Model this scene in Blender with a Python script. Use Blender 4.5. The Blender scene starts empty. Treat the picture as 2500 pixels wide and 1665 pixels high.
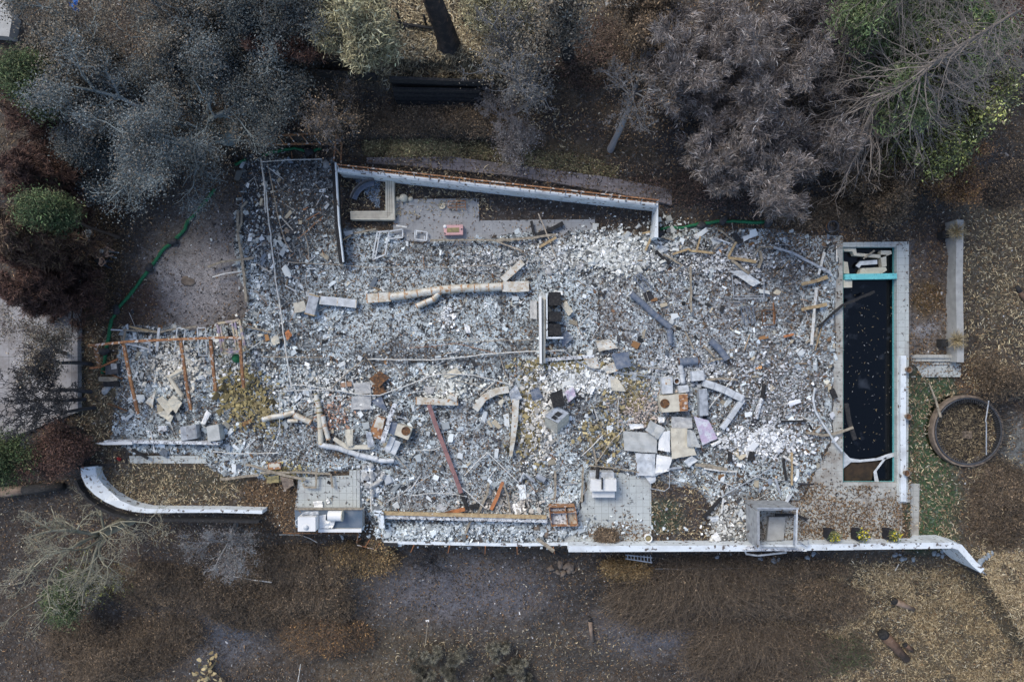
import bpy, math, random
import numpy as np
from mathutils import Vector
R = math.radians
SC = bpy.context.scene
COL = SC.collection
H = 42.0            # camera height above the house slab, metres
K = 40.0            # photograph pixels per metre on the slab
# ---------------------------------------------------------------- camera, sky, sun, exposure
cam = bpy.data.cameras.new('camera'); cam_o = bpy.data.objects.new('camera', cam); COL.objects.link(cam_o)
cam_o.location = (0, 0, H); cam_o.rotation_euler = (0, 0, 0)
cam.sensor_width = 36; cam.lens = 18.0/(1250/K/H); cam.clip_end = 2000; cam.clip_start = 0.5
SC.camera = cam_o
w = bpy.data.worlds.new('World'); SC.world = w; w.use_nodes = True
nt = w.node_tree; bg = nt.nodes['Background']
sky = nt.nodes.new('ShaderNodeTexSky'); sky.sky_type = 'NISHITA'; sky.sun_disc = False
SUN_EL, SUN_AZ = R(48), R(-40)      # from the north-west
sky.sun_elevation = SUN_EL; sky.sun_rotation = SUN_AZ; sky.air_density = 1.0; sky.dust_density = 2.0; sky.ozone_density = 0.35
nt.links.new(sky.outputs[0], bg.inputs[0]); bg.inputs[1].default_value = 0.13
sl = bpy.data.lights.new('sun', 'SUN'); sl.energy = 1.15; sl.angle = R(24); sl.color = (1, .97, .86)
so = bpy.data.objects.new('sun', sl); COL.objects.link(so)
sd = Vector((math.sin(SUN_AZ)*math.cos(SUN_EL), math.cos(SUN_AZ)*math.cos(SUN_EL), math.sin(SUN_EL)))
so.rotation_euler = sd.to_track_quat('Z', 'Y').to_euler(); so.location = (0, 0, 60)
SC.view_settings.view_transform = 'Standard'; SC.view_settings.look = 'None'
SC.view_settings.exposure = 0.6; SC.view_settings.gamma = 1
try: SC.cycles.max_bounces = 4
except Exception: pass

# ---------------------------------------------------------------- noise and placing
def lattice(seed):
    return np.random.RandomState(seed).rand(256, 256)
_lat = {}
def vn(x, y, seed):
    if seed not in _lat: _lat[seed] = lattice(seed)
    L = _lat[seed]
    xi = np.floor(x).astype(int); yi = np.floor(y).astype(int)
    fx = x-xi; fy = y-yi; fx = fx*fx*(3-2*fx); fy = fy*fy*(3-2*fy)
    a = L[xi & 255, yi & 255]; b = L[(xi+1) & 255, yi & 255]; c = L[xi & 255, (yi+1) & 255]; d = L[(xi+1) & 255, (yi+1) & 255]
    return (a*(1-fx)+b*fx)*(1-fy)+(c*(1-fx)+d*fx)*fy
def fbm(x, y, s, seed, o=4):
    t = 0; a = 1; n = 0
    for i in range(o):
        t = t+a*vn(x/s+13.7*i, y/s+7.1*i, seed+i); n += a; a *= .55; s *= .5
    return t/n
def sm(t): t = np.clip(t, 0, 1); return t*t*(3-2*t)
YBX = [-400, 0, 195, 240, 300, 360, 620, 700, 880, 930, 1390, 2330, 2350, 2400, 2450, 2500, 3000]
YBY = [1085, 1110, 1150, 1205, 1232, 1243, 1250, 1303, 1308, 1332, 1336, 1340, 1345, 1395, 1470, 1560, 1900]
HOUSE = [(590,385),(815,390),(835,560),(960,565),(1000,590),(1080,585),(1170,578),(1300,565),(1480,560),(1600,580),(1700,560),(1900,560),(2035,580),(2045,640),(2030,1080),(2000,1130),(1960,1220),(1900,1230),(1820,1215),(1820,1320),(1740,1320),(1760,1230),(1700,1190),(1590,1165),(1440,1145),(1420,1240),(1390,1290),(1375,1322),(930,1325),(900,1250),(880,1250),(880,1140),(700,1170),(540,1160),(480,1105),(330,1110),(270,1070),(275,940),(290,850),(300,800),(590,800),(600,740),(570,600)]
def inpoly(x, y, poly):
    r = np.zeros(np.shape(x), bool); n = len(poly)
    for i in range(n):
        x0, y0 = poly[i]; x1, y1 = poly[(i+1) % n]
        if y0 == y1: continue
        r ^= ((y0 > y) != (y1 > y)) & (x < (x1-x0)*(y-y0)/(y1-y0)+x0)
    return r
def gz(X, Y):
    """terrain height in metres at world X, Y (arrays)"""
    X = np.asarray(X, float); Y = np.asarray(Y, float)
    tx = 1250+K*X; ty = 832.5-K*Y
    d = ty-np.interp(tx, YBX, YBY)
    z = -1.7*sm(d/14)-3.0*np.clip(d/300, 0, 1.4)
    # terraces rising to the north
    z = z+1.3*sm((345-ty)/10)*sm((tx-700)/60)*sm((1260-tx)/60)*0.75+0.9*sm((262-ty)/90)*sm((tx-600)/200)
    z = z+0.5*sm((190-ty)/12)*sm((tx-600)/200)
    # lawn side to the east is lower than the pool deck
    z = z-0.55*sm((tx-2222)/8)*sm((1350-ty)/20)
    nb = fbm(tx, ty, 130, 5)-.5
    out = 1-sm((ty-380)/60)*sm((np.interp(tx, YBX, YBY)-ty)/10)*sm((tx-190)/20)*sm((2225-tx)/10)
    z = z+nb*0.9*out*sm(1-(ty > 1000)*0)*np.where(ty > 1100, sm(d/30), 1)
    z = z-1.0*sm((86-np.hypot(tx-2357, ty-1051))/6)
    hs = inpoly(tx, ty, HOUSE)
    z = z+np.where(hs, 0.05+0.22*fbm(tx, ty, 60, 9)*fbm(tx, ty, 14, 19, 3), 0)
    return z
def P(px, py, z=0.0):
    f = (H-z)/H/K
    return ((px-1250)*f, (832.5-py)*f, z)
def PG(px, py, up=0.0):
    """point on the terrain seen at photo pixel (arrays ok); returns X, Y, Z"""
    px = np.asarray(px, float); py = np.asarray(py, float); z = np.zeros(px.shape)
    for _ in range(4):
        f = (H-z)/H/K; X = (px-1250)*f; Y = (832.5-py)*f; z = .5*z+.5*gz(X, Y) if _ else gz(X, Y)
    z = gz(X, Y)
    return X, Y, z+up
def app(X, Y, Z):
    f = K*H/(H-Z)
    return 1250+X*f, 832.5-Y*f

# ---------------------------------------------------------------- materials
MATS = {}
def mat(name, c1, c2=None, s=3.0, lo=.4, hi=.6, c3=None, s3=8.0, t3=.6, rough=.8, metal=0.0, bump=.3, bs=25.0, det=6):
    m = bpy.data.materials.new(name); m.use_nodes = True; n = m.node_tree.nodes; l = m.node_tree.links
    b = n['Principled BSDF']; b.inputs['Roughness'].default_value = rough; b.inputs['Metallic'].default_value = metal
    tc = n.new('ShaderNodeTexCoord')
    def noise(sc, d, seedoff):
        t = n.new('ShaderNodeTexNoise'); t.inputs['Scale'].default_value = sc; t.inputs['Detail'].default_value = d
        mp = n.new('ShaderNodeMapping'); mp.inputs['Location'].default_value = (seedoff, seedoff*1.7, seedoff*.3)
        l.new(tc.outputs['Object'], mp.inputs[0]); l.new(mp.outputs[0], t.inputs['Vector']); return t
    c2 = c2 or tuple(x*.75 for x in c1)
    t = noise(s, det, 3.1); r = n.new('ShaderNodeMapRange'); r.inputs[1].default_value = lo; r.inputs[2].default_value = hi
    l.new(t.outputs[0], r.inputs[0])
    mx = n.new('ShaderNodeMixRGB'); mx.inputs[1].default_value = (*c1, 1); mx.inputs[2].default_value = (*c2, 1); l.new(r.outputs[0], mx.inputs[0])
    out = mx.outputs[0]
    if c3:
        t2 = noise(s3, 5, 11.3); r2 = n.new('ShaderNodeMapRange'); r2.inputs[1].default_value = t3; r2.inputs[2].default_value = t3+.05
        l.new(t2.outputs[0], r2.inputs[0]); m2 = n.new('ShaderNodeMixRGB'); m2.inputs[2].default_value = (*c3, 1)
        l.new(r2.outputs[0], m2.inputs[0]); l.new(out, m2.inputs[1]); out = m2.outputs[0]
    l.new(out, b.inputs['Base Color'])
    if bump:
        t4 = noise(bs, 4, 1.9); bp = n.new('ShaderNodeBump'); bp.inputs['Strength'].default_value = bump; bp.inputs['Distance'].default_value = .02
        l.new(t4.outputs[0], bp.inputs['Height']); l.new(bp.outputs[0], b.inputs['Normal'])
    MATS[name] = m; return m
def vmat(name, rough=.85, extra=None):
    m = bpy.data.materials.new(name); m.use_nodes = True; n = m.node_tree.nodes; l = m.node_tree.links
    b = n['Principled BSDF']; b.inputs['Roughness'].default_value = rough
    a = n.new('ShaderNodeAttribute'); a.attribute_name = 'col'; l.new(a.outputs['Color'], b.inputs['Base Color'])
    MATS[name] = m; return m
vmat('fragments', .85); vmat('leaves', .8); vmat('bark', .9)
mat('white_paint', (.72,.77,.81), (.48,.5,.52), 1.1, .48, .78, (.13,.11,.1), 4, .6, rough=.7, bump=.5)
mat('white_clean', (.8,.8,.79), (.68,.69,.7), 1.0, .5, .8, (.4,.3,.22), 9, .72, rough=.45, bump=.1)
mat('white_ash', (.72,.75,.78), (.4,.4,.42), 4, .4, .6, (.04,.04,.045), 9, .56, rough=.8)
mat('cream', (.62,.58,.48), (.48,.44,.36), 3, .4, .7, (.2,.15,.1), 9, .68)
mat('rusty_duct', (.62,.61,.56), (.45,.38,.28), 2.6, .45, .65, (.38,.2,.09), 5, .6, rough=.55, metal=.1)
mat('rust', (.4,.2,.09), (.2,.09,.045), 5, .4, .6, (.55,.5,.46), 4, .56, rough=.8)
mat('rust_seam', (.4,.21,.1), (.5,.38,.26), 9, .4, .6)
mat('rust_dark', (.16,.075,.03), (.07,.04,.025), 5, .4, .6, (.3,.14,.05), 9, .6)
mat('galv', (.45,.48,.52), (.26,.28,.31), 4, .4, .65, (.12,.08,.05), 9, .66, rough=.5, metal=.15)
mat('galv_light', (.62,.65,.68), (.42,.44,.46), 3, .4, .65, (.25,.17,.1), 6, .68, rough=.5)
mat('blue_steel', (.11,.14,.2), (.2,.22,.26), 4, .4, .65, (.4,.38,.38), 12, .66, rough=.6)
mat('pipe_white', (.68,.68,.66), (.5,.46,.4), 6, .45, .65, rough=.6)
mat('wire_tan', (.42,.36,.29), (.25,.2,.15), 6, .45, .65)
mat('wood_grey', (.36,.31,.24), (.2,.17,.13), 5, .4, .65, (.05,.04,.04), 8, .64)
mat('wood_tan', (.48,.36,.2), (.3,.21,.12), 5, .4, .65, (.6,.58,.52), 6, .66)
mat('wood_orange', (.5,.2,.08), (.32,.13,.06), 6, .4, .65)
mat('charred', (.02,.02,.022), (.045,.043,.043), 8, .45, .7, (.13,.12,.11), 14, .68, rough=.97)
mat('pink_metal', (.3,.16,.15), (.2,.11,.11), 3, .4, .65, (.5,.45,.44), 9, .68)
mat('pink_enamel', (.62,.36,.35), (.52,.29,.29), 3, .4, .7, rough=.4, bump=.05)
mat('stone_pale', (.5,.5,.49), (.34,.34,.34), 4, .4, .65, rough=.9, bump=.8, bs=9)
mat('stone_brown', (.24,.19,.15), (.14,.11,.09), 4, .4, .65, rough=.9, bump=.8, bs=9)
mat('stone_slate', (.3,.35,.4), (.2,.23,.27), 4, .4, .65, rough=.9, bump=.6, bs=9)
mat('olive_stone', (.3,.25,.12), (.2,.17,.09), 4, .4, .65)
mat('sandbag', (.028,.03,.035), (.05,.05,.055), 9, .4, .65)
mat('wattle', (.015,.17,.07), (.008,.09,.04), 9, .4, .65, rough=.75)
mat('turquoise', (.16,.55,.58), (.2,.64,.66), 3, .4, .65, (.03,.04,.04), 12, .64, rough=.4)
mat('dark_metal', (.04,.045,.055), (.08,.08,.09), 5, .4, .65, rough=.5)
mat('iridescent', (.45,.38,.26), (.26,.22,.33), 2.2, .45, .6, (.5,.28,.1), 5, .62, rough=.4, metal=.2)
mat('concrete', (.42,.42,.41), (.32,.32,.31), 2.5, .35, .7, (.15,.12,.1), 10, .66)
mat('brick', (.4,.24,.15), (.3,.2,.14), 5)
mat('counter', (.1,.14,.19), (.17,.2,.24), 2, .4, .65, (.25,.16,.08), 5, .68, rough=.35)
mat('block', (.36,.38,.4), (.24,.25,.27), 3, .35, .65, (.1,.08,.07), 3, .6)
mat('black_cloth', (.012,.013,.02), (.022,.022,.03), 9, bump=.1)
mat('jeans', (.02,.03,.055), (.03,.04,.06), 9, bump=.1)
mat('camo', (.16,.17,.18), (.06,.06,.07), 12, .45, .55, bump=.1)
mat('skin', (.5,.32,.24), (.45,.28,.2), 9, bump=0)
mat('white_shoe', (.75,.75,.75), bump=0)
mat('hair_grey', (.3,.29,.28), (.15,.15,.15), 30, bump=.3)
mat('hair_dark', (.015,.013,.012), bump=.2)
mat('blue_tarp', (.03,.16,.5), (.02,.1,.35), 5)
mat('red_plastic', (.3,.02,.02))
mat('lilac_fabric', (.5,.42,.55), (.58,.6,.66), 2.5, .42, .58, (.35,.25,.38), 9, .62)
mat('roofing', (.5,.51,.5), (.38,.39,.38), 2.2, .4, .65, (.3,.25,.18), 12, .66)

# ---------------------------------------------------------------- object helpers
def tag(o, label=None, cat=None, group=None, kind=None):
    if label: o['label'] = label
    if cat: o['category'] = cat
    if group: o['group'] = group
    if kind: o['kind'] = kind
    return o
def thing(name, label, cat, loc, group=None, kind=None):
    o = bpy.data.objects.new(name, None); COL.objects.link(o); o.location = loc; o.empty_display_size = .2
    return tag(o, label, cat, group, kind)
class MB:
    def __init__(s): s.v = []; s.f = []; s.sm = False
    def add(s, vs, fs):
        b = len(s.v); s.v += [tuple(v) for v in vs]; s.f += [tuple(i+b for i in f) for f in fs]; return s
    def box(s, x0, x1, y0, y1, z0, z1):
        return s.hexa([(x0,y0),(x1,y0),(x1,y1),(x0,y1)], z0, z1)
    def hexa(s, c, z0, z1):
        n = len(c)
        a = sum(c[i][0]*c[(i+1) % n][1]-c[(i+1) % n][0]*c[i][1] for i in range(n))
        if a < 0: c = c[::-1]
        v = [(x, y, z0) for x, y in c]+[(x, y, z1) for x, y in c]
        return s.add(v, [tuple(range(n))[::-1], tuple(range(n, 2*n))]+[(i, (i+1) % n, n+(i+1) % n, n+i) for i in range(n)])
    def sweep(s, pts, prof, cap=True, rs=None):
        pts = [Vector(p) for p in pts]; n = len(pts); k = len(prof); vs = []
        for i, p in enumerate(pts):
            d = (pts[min(i+1, n-1)]-pts[max(i-1, 0)]).normalized()
            up = Vector((0, 0, 1)) if abs(d.z) < .95 else Vector((0, 1, 0))
            a = d.cross(up).normalized(); b = a.cross(d).normalized(); q = rs[i] if rs else 1
            for u, v in prof: vs.append(p+a*u*q+b*v*q)
        fs = [(i*k+j, i*k+(j+1) % k, (i+1)*k+(j+1) % k, (i+1)*k+j) for i in range(n-1) for j in range(k)]
        if cap: fs += [tuple(range(k))[::-1], tuple((n-1)*k+j for j in range(k))]
        return s.add(vs, fs)
    def tube(s, pts, r, k=8, cap=True, rs=None):
        return s.sweep(pts, [(r*math.cos(2*math.pi*j/k), r*math.sin(2*math.pi*j/k)) for j in range(k)], cap, rs)
    def bar(s, pts, w_, h_, cap=True, rs=None):
        return s.sweep(pts, [(-w_/2,-h_/2),(w_/2,-h_/2),(w_/2,h_/2),(-w_/2,h_/2)], cap, rs)
    def lathe(s, c, prof, k=16):
        vs = []; m = len(prof)
        for r, z in prof:
            for j in range(k):
                a = 2*math.pi*j/k; vs.append((c[0]+r*math.cos(a), c[1]+r*math.sin(a), c[2]+z))
        return s.add(vs, [(i*k+j, i*k+(j+1) % k, (i+1)*k+(j+1) % k, (i+1)*k+j) for i in range(m-1) for j in range(k)])
    def rock(s, c, rx, ry, rz, seed, lat=7, lon=10, rough_=.18):
        rg = random.Random(seed); vs = [(c[0], c[1], c[2]-rz*.4)]; ph = [rg.random()*6 for _ in range(6)]; rot = rg.random()*3
        for i in range(1, lat):
            t = math.pi*i/lat
            for j in range(lon):
                a = 2*math.pi*j/lon
                q = 1+rough_*(math.sin(2*a+ph[0]+t)+.6*math.sin(3*a+ph[1]-2*t)+.5*math.sin(4*t+ph[2]))+rg.uniform(-.06, .06)
                x = rx*q*math.sin(t)*math.cos(a); y = ry*q*math.sin(t)*math.sin(a)
                vs.append((c[0]+x*math.cos(rot)-y*math.sin(rot), c[1]+x*math.sin(rot)+y*math.cos(rot), c[2]-rz*math.cos(t)*q*.9))
        vs.append((c[0], c[1], c[2]+rz))
        fs = [(0, 1+(j+1) % lon, 1+j) for j in range(lon)]
        for i in range(lat-2):
            fs += [(1+i*lon+j, 1+i*lon+(j+1) % lon, 1+(i+1)*lon+(j+1) % lon, 1+(i+1)*lon+j) for j in range(lon)]
        t_ = len(vs)-1; b = 1+(lat-2)*lon
        fs += [(t_, b+j, b+(j+1) % lon) for j in range(lon)]
        s.sm = True
        return s.add(vs, fs)
    def sheet(s, c, z, amp, seed, n=7, t=.02, zs=None):
        """crumpled plate with thickness; c = four world xy corners"""
        rg = random.Random(seed); c = [Vector((*q[:2],)) for q in c]; top = []
        ax, ay, p1, p2 = rg.uniform(2, 5), rg.uniform(2, 5), rg.random()*6, rg.random()*6
        for i in range(n):
            for j in range(n):
                u = i/(n-1); v = j/(n-1)
                q = (c[0]*(1-u)+c[1]*u)*(1-v)+(c[3]*(1-u)+c[2]*u)*v
                zz = z+amp*(math.sin(ax*u*2+p1)*.6+math.sin(ay*v*2+p2)*.6+rg.uniform(-.5, .5))
                if zs: zz += (zs[0]*(1-u)+zs[1]*u)*(1-v)+(zs[3]*(1-u)+zs[2]*u)*v
                jx = amp*.5
                top.append((q.x+rg.uniform(-jx, jx), q.y+rg.uniform(-jx, jx), zz))
        vs = top+[(x, y, zz-t) for x, y, zz in top]; N = n*n
        fs = []
        for i in range(n-1):
            for j in range(n-1):
                a, b, cc, d = i*n+j, (i+1)*n+j, (i+1)*n+j+1, i*n+j+1
                fs += [(a, b, cc, d), (a+N, d+N, cc+N, b+N)]
        ring = [i*n for i in range(n)]+[(n-1)*n+j for j in range(1, n)]+[i*n+n-1 for i in range(n-2, -1, -1)]+[j for j in range(n-2, 0, -1)]
        for i in range(len(ring)):
            a, b = ring[i], ring[(i+1) % len(ring)]; fs.append((b, a, a+N, b+N))
        return s.add(vs, fs)
    def build(s, name, m, parent=None, label=None, cat=None, group=None, kind=None):
        V = np.array(s.v, float)
        if parent is not None: o0 = np.array(parent_world(parent))
        elif kind == 'structure': o0 = np.zeros(3)
        else: o0 = np.array([V[:, 0].mean(), V[:, 1].mean(), V[:, 2].min()])
        me = bpy.data.meshes.new(name); me.from_pydata([tuple(v) for v in V-o0], [], s.f); me.materials.append(MATS[m] if isinstance(m, str) else m)
        if s.sm: me.shade_smooth()
        o = bpy.data.objects.new(name, me); COL.objects.link(o)
        if parent is not None: o.parent = parent
        else: o.location = tuple(o0)
        return tag(o, label, cat, group, kind)
def parent_world(p):
    x = Vector(p.location)
    while p.parent: p = p.parent; x += Vector(p.location)
    return tuple(x)
def np_mesh(name, V, Q, C, m, parent=None, label=None, cat=None, group=None, kind=None, flat=True):
    V = np.asarray(V, np.float32); Q = np.asarray(Q, np.int32)
    if parent is not None: V = V-np.array(parent_world(parent), np.float32); loc = None
    elif kind in ('structure', 'stuff'): loc = (0, 0, 0)
    else:
        loc = np.array([V[:, 0].mean(), V[:, 1].mean(), V[:, 2].min()]); V = V-loc.astype(np.float32)
    me = bpy.data.meshes.new(name); k = Q.shape[1]
    me.vertices.add(len(V)); me.vertices.foreach_set('co', V.ravel())
    me.loops.add(Q.size); me.loops.foreach_set('vertex_index', Q.ravel())
    me.polygons.add(len(Q)); me.polygons.foreach_set('loop_start', np.arange(0, Q.size, k, dtype=np.int32))
    me.update(calc_edges=True)
    me.shade_flat() if flat else me.shade_smooth()
    if C is not None:
        at = me.attributes.new('col', 'FLOAT_COLOR', 'POINT')
        CC = np.ones((len(V), 4), np.float32); CC[:, :3] = np.clip(C, 0, 1); at.data.foreach_set('color', CC.ravel())
    me.materials.append(MATS[m] if isinstance(m, str) else m)
    o = bpy.data.objects.new(name, me); COL.objects.link(o)
    if parent is not None: o.parent = parent
    elif loc is not None: o.location = tuple(float(q) for q in loc)
    return tag(o, label, cat, group, kind)
def W(pts, z=0.0):
    """photo pixels (x, y[, z]) -> world points"""
    return [P(p[0], p[1], p[2] if len(p) > 2 else z) for p in pts]

# ---------------------------------------------------------------- mass builders (numpy)
def rotm(yaw, tilt, az):
    c, s_ = np.cos(yaw), np.sin(yaw); N = len(yaw)
    Rz = np.zeros((N, 3, 3)); Rz[:, 0, 0] = c; Rz[:, 0, 1] = -s_; Rz[:, 1, 0] = s_; Rz[:, 1, 1] = c; Rz[:, 2, 2] = 1
    ax = np.stack([np.cos(az), np.sin(az), np.zeros(N)], 1); ct, st = np.cos(tilt), np.sin(tilt)
    Kx = np.zeros((N, 3, 3)); Kx[:, 0, 1] = -ax[:, 2]; Kx[:, 0, 2] = ax[:, 1]; Kx[:, 1, 0] = ax[:, 2]; Kx[:, 1, 2] = -ax[:, 0]; Kx[:, 2, 0] = -ax[:, 1]; Kx[:, 2, 1] = ax[:, 0]
    I = np.eye(3)[None]
    Rt = I+st[:, None, None]*Kx+(1-ct)[:, None, None]*(Kx@Kx)
    return Rt@Rz
def chips(rs, C, size, col, flat=.35, tilt=.5, elong=1.6):
    """irregular angular blocks: C centres (N,3), size (N,), col (N,3)"""
    N = len(C); b = np.array([[-1,-1,-1],[1,-1,-1],[1,1,-1],[-1,1,-1],[-1,-1,1],[1,-1,1],[1,1,1],[-1,1,1]], float)
    V = b[None]*(1+rs.uniform(-.45, .3, (N, 8, 3)))
    e = rs.uniform(1, elong, N); S = np.stack([size*e, size/e, size*flat*rs.uniform(.4, 1.4, N)], 1)*.5
    V = V*S[:, None, :]
    M_ = rotm(rs.uniform(0, 6.28, N), np.abs(rs.normal(0, tilt, N)), rs.uniform(0, 6.28, N))
    V = np.einsum('nij,nkj->nki', M_, V)+C[:, None, :]
    F = np.array([[4,5,6,7],[0,1,5,4],[1,2,6,5],[2,3,7,6],[3,0,4,7]])
    Q = (F[None]+8*np.arange(N)[:, None, None]).reshape(-1, 4)
    return V.reshape(-1, 3), Q, np.repeat(col, 8, 0)
def leaves(rs, C, D, L, Wd, col, curl=.25, flatness=.6, bend=.35):
    """bent two-quad leaves. C (N,3), D (N,3) direction or None, L,Wd (N,)"""
    N = len(C)
    if D is None:
        a = rs.uniform(0, 6.28, N); D = np.stack([np.cos(a), np.sin(a), rs.normal(0, .35, N)], 1)
    D = D/np.linalg.norm(D, axis=1, keepdims=True)
    U = rs.normal(0, 1-flatness, (N, 3)); U[:, 2] += flatness*1.5
    A = np.cross(D, U); A /= np.linalg.norm(A, axis=1, keepdims=True)+1e-6
    Nn = np.cross(A, D)
    L = L[:, None]; Wd = Wd[:, None]; k = (rs.uniform(-1, 1, N)*bend)[:, None]; cu = (np.abs(rs.normal(0, curl, N)))[:, None]
    p0 = C; p1 = C+D*L*.5+A*L*k*.5+Nn*L*cu*.4; p2 = C+D*L+Nn*L*0
    V = np.stack([p0-A*Wd*.25, p0+A*Wd*.25, p1-A*Wd*.5, p1+A*Wd*.5, p2-A*Wd*.12, p2+A*Wd*.12], 1)
    F = np.array([[0,1,3,2],[2,3,5,4]])
    Q = (F[None]+6*np.arange(N)[:, None, None]).reshape(-1, 4)
    return V.reshape(-1, 3), Q, np.repeat(col, 6, 0)
def tubes(S, k=4):
    """S rows: x0 y0 z0 x1 y1 z1 r0 r1"""
    S = np.asarray(S, float); p0 = S[:, :3]; p1 = S[:, 3:6]; d = p1-p0; d /= np.linalg.norm(d, axis=1, keepdims=True)+1e-9
    up = np.where(np.abs(d[:, 2:3]) < .9, np.array([[0, 0, 1.]]), np.array([[1., 0, 0]]))
    a = np.cross(d, up); a /= np.linalg.norm(a, axis=1, keepdims=True)+1e-9; b = np.cross(a, d)
    th = np.arange(k)*2*math.pi/k
    ring = a[:, None, :]*np.cos(th)[None, :, None]+b[:, None, :]*np.sin(th)[None, :, None]
    V = np.concatenate([p0[:, None]+ring*S[:, 6, None, None], p1[:, None]+ring*S[:, 7, None, None]], 1)
    F = np.array([[j, (j+1) % k, k+(j+1) % k, k+j] for j in range(k)])
    Q = (F[None]+2*k*np.arange(len(S))[:, None, None]).reshape(-1, 4)
    return V.reshape(-1, 3), Q
def cat3(L):
    V = []; Q = []; C = []; b = 0
    for v, q, c in L: V.append(v); Q.append(q+b); C.append(c); b += len(v)
    return np.concatenate(V), np.concatenate(Q), np.concatenate(C)
def lift(px, py):
    m = ((px > 1388) & (px < 1592) & (py > 1148) & (py < 1322))*.06+((px > 2005) & (px < 2058) & (py > 575) & (py < 1178))*.07+((px > 1745) & (px < 2222) & (py >= 1178) & (py < 1322))*.07+((px > 2190) & (px < 2222) & (py > 590) & (py < 1178))*.09+((px > 960) & (px < 1458) & (py > 485) & (py < 600))*.1+((px > 720) & (px < 885) & (py > 1160) & (py < 1244))*.14+((px > 2221) & (px < 2346) & (py > 866) & (py < 921))*.2+((px > 895) & (px < 1640) & (py > 383) & (py < 505) & (py < 400+(px-895)*.14))*.3
    return m
def scatter(rs, n, dens, box_=(-60, 2560, -60, 1725)):
    px = rs.uniform(box_[0], box_[1], n); py = rs.uniform(box_[2], box_[3], n)
    k = rs.rand(n) < dens(px, py); px = px[k]; py = py[k]
    X, Y, Z = PG(px, py); return X, Y, Z, px, py
def blob(px, py, cx, cy, rx, ry, soft=.5):
    d = np.sqrt(((px-cx)/rx)**2+((py-cy)/ry)**2)
    return sm((1+soft-d)/(2*soft))
def rect(px, py, x0, y0, x1, y1, soft=12):
    return sm((px-x0)/soft+.5)*sm((x1-px)/soft+.5)*sm((py-y0)/soft+.5)*sm((y1-py)/soft+.5)
def pick(rs, n, pal):
    """pal: list of (weight, colour, jitter)"""
    w_ = np.array([p[0] for p in pal], float); i = rs.choice(len(pal), n, p=w_/w_.sum())
    c = np.array([p[1] for p in pal])[i]; j = np.array([p[2] for p in pal])[i]
    return c*np.exp(rs.normal(0, 1, n)*j)[:, None]
# ================================================================ GROUND
POOL = (2058, 602, 2195, 1178)
def axis(lo, hi, step, far, extra):
    a = list(np.arange(lo, hi+.001, step))
    d = step; x = hi
    while x < far: d *= 1.6; x += d; a.append(x)
    d = step; x = lo
    while x > -far: d *= 1.6; x -= d; a.insert(0, x)
    a = [q for q in a if min(abs(q-e) for e in extra) > step*.3]+list(extra)
    return np.array(sorted(a))
px0, py0 = (POOL[0]-1250)/K, (832.5-POOL[3])/K; px1, py1 = (POOL[2]-1250)/K, (832.5-POOL[1])/K
AX = axis(-40, 40, .16, 420, [px0, px1]); AY = axis(-27, 24, .16, 420, [py0, py1])
GX, GY = np.meshgrid(AX, AY); GZ = gz(GX, GY)
apx, apy = app(GX, GY, GZ)
wx = apx+(fbm(apx, apy, 60, 31)-.5)*60; wy = apy+(fbm(apx, apy, 60, 41)-.5)*60
gc = np.zeros(GX.shape+(3,)); gc[:] = (.06, .046, .037)
def over(col, a):
    a = np.clip(a, 0, 1)[..., None]; gc[:] = gc*(1-a)+np.array(col)*a
n1 = fbm(apx, apy, 120, 51); n2 = fbm(apx, apy, 40, 61)
over((.085,.065,.045), sm((n1-.45)*5)*.6)
over((.022,.02,.022), sm((n2-.55)*6)*.7)
G = [ # cx cy rx ry colour alpha
 (1060,110,190,110,(.13,.11,.07),.8),(1330,60,120,110,(.11,.095,.065),.7),(1500,110,110,120,(.085,.07,.055),.7),
 (1150,300,260,60,(.04,.032,.026),.8),(1700,330,200,140,(.028,.027,.032),.8),(1900,480,300,60,(.045,.037,.032),.9),
 (1200,375,320,30,(.13,.1,.05),.6),(1750,455,160,60,(.05,.047,.052),.8),(1760,520,180,30,(.05,.043,.043),.8),
 (480,650,125,165,(.31,.285,.28),.95),(400,520,170,100,(.075,.065,.058),.8),(240,560,60,160,(.065,.038,.022),.9),(270,720,90,70,(.08,.055,.03),.8),
 (240,950,60,130,(.105,.085,.05),.9),(240,800,50,60,(.085,.06,.04),.8),(330,740,60,60,(.075,.04,.028),.8),
 (450,1180,190,55,(.07,.062,.04),.95),(660,1230,70,60,(.1,.06,.03),.9),
 (330,1300,330,80,(.07,.048,.036),.8),(700,1420,250,120,(.06,.047,.034),.8),(500,1560,130,70,(.15,.155,.18),.85),(560,1430,30,70,(.13,.12,.12),.6),(330,1560,200,90,(.06,.045,.033),.7),
 (1130,1460,200,100,(.17,.155,.165),.85),(1250,1600,260,90,(.085,.07,.055),.8),(950,1600,160,90,(.11,.085,.055),.7),
 (1600,1540,140,60,(.16,.15,.165),.85),(1650,1480,180,40,(.03,.03,.036),.8),(1750,1420,280,80,(.055,.042,.032),.8),
 (2250,1550,300,130,(.14,.105,.06),.8),(2120,1450,200,80,(.09,.068,.04),.8),(2430,1500,120,200,(.13,.1,.06),.7),
 (2440,600,90,260,(.085,.07,.045),.9),(2440,420,80,60,(.025,.024,.03),.8),(2400,250,70,130,(.045,.035,.03),.7),
 (2420,1300,90,180,(.07,.055,.038),.8),(2290,1240,50,120,(.065,.055,.035),.6),(2480,1120,40,90,(.14,.15,.15),.8)]
for cx, cy, rx, ry, c, a in G: over(c, blob(wx, wy, cx, cy, rx, ry, .6)*a)
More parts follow.
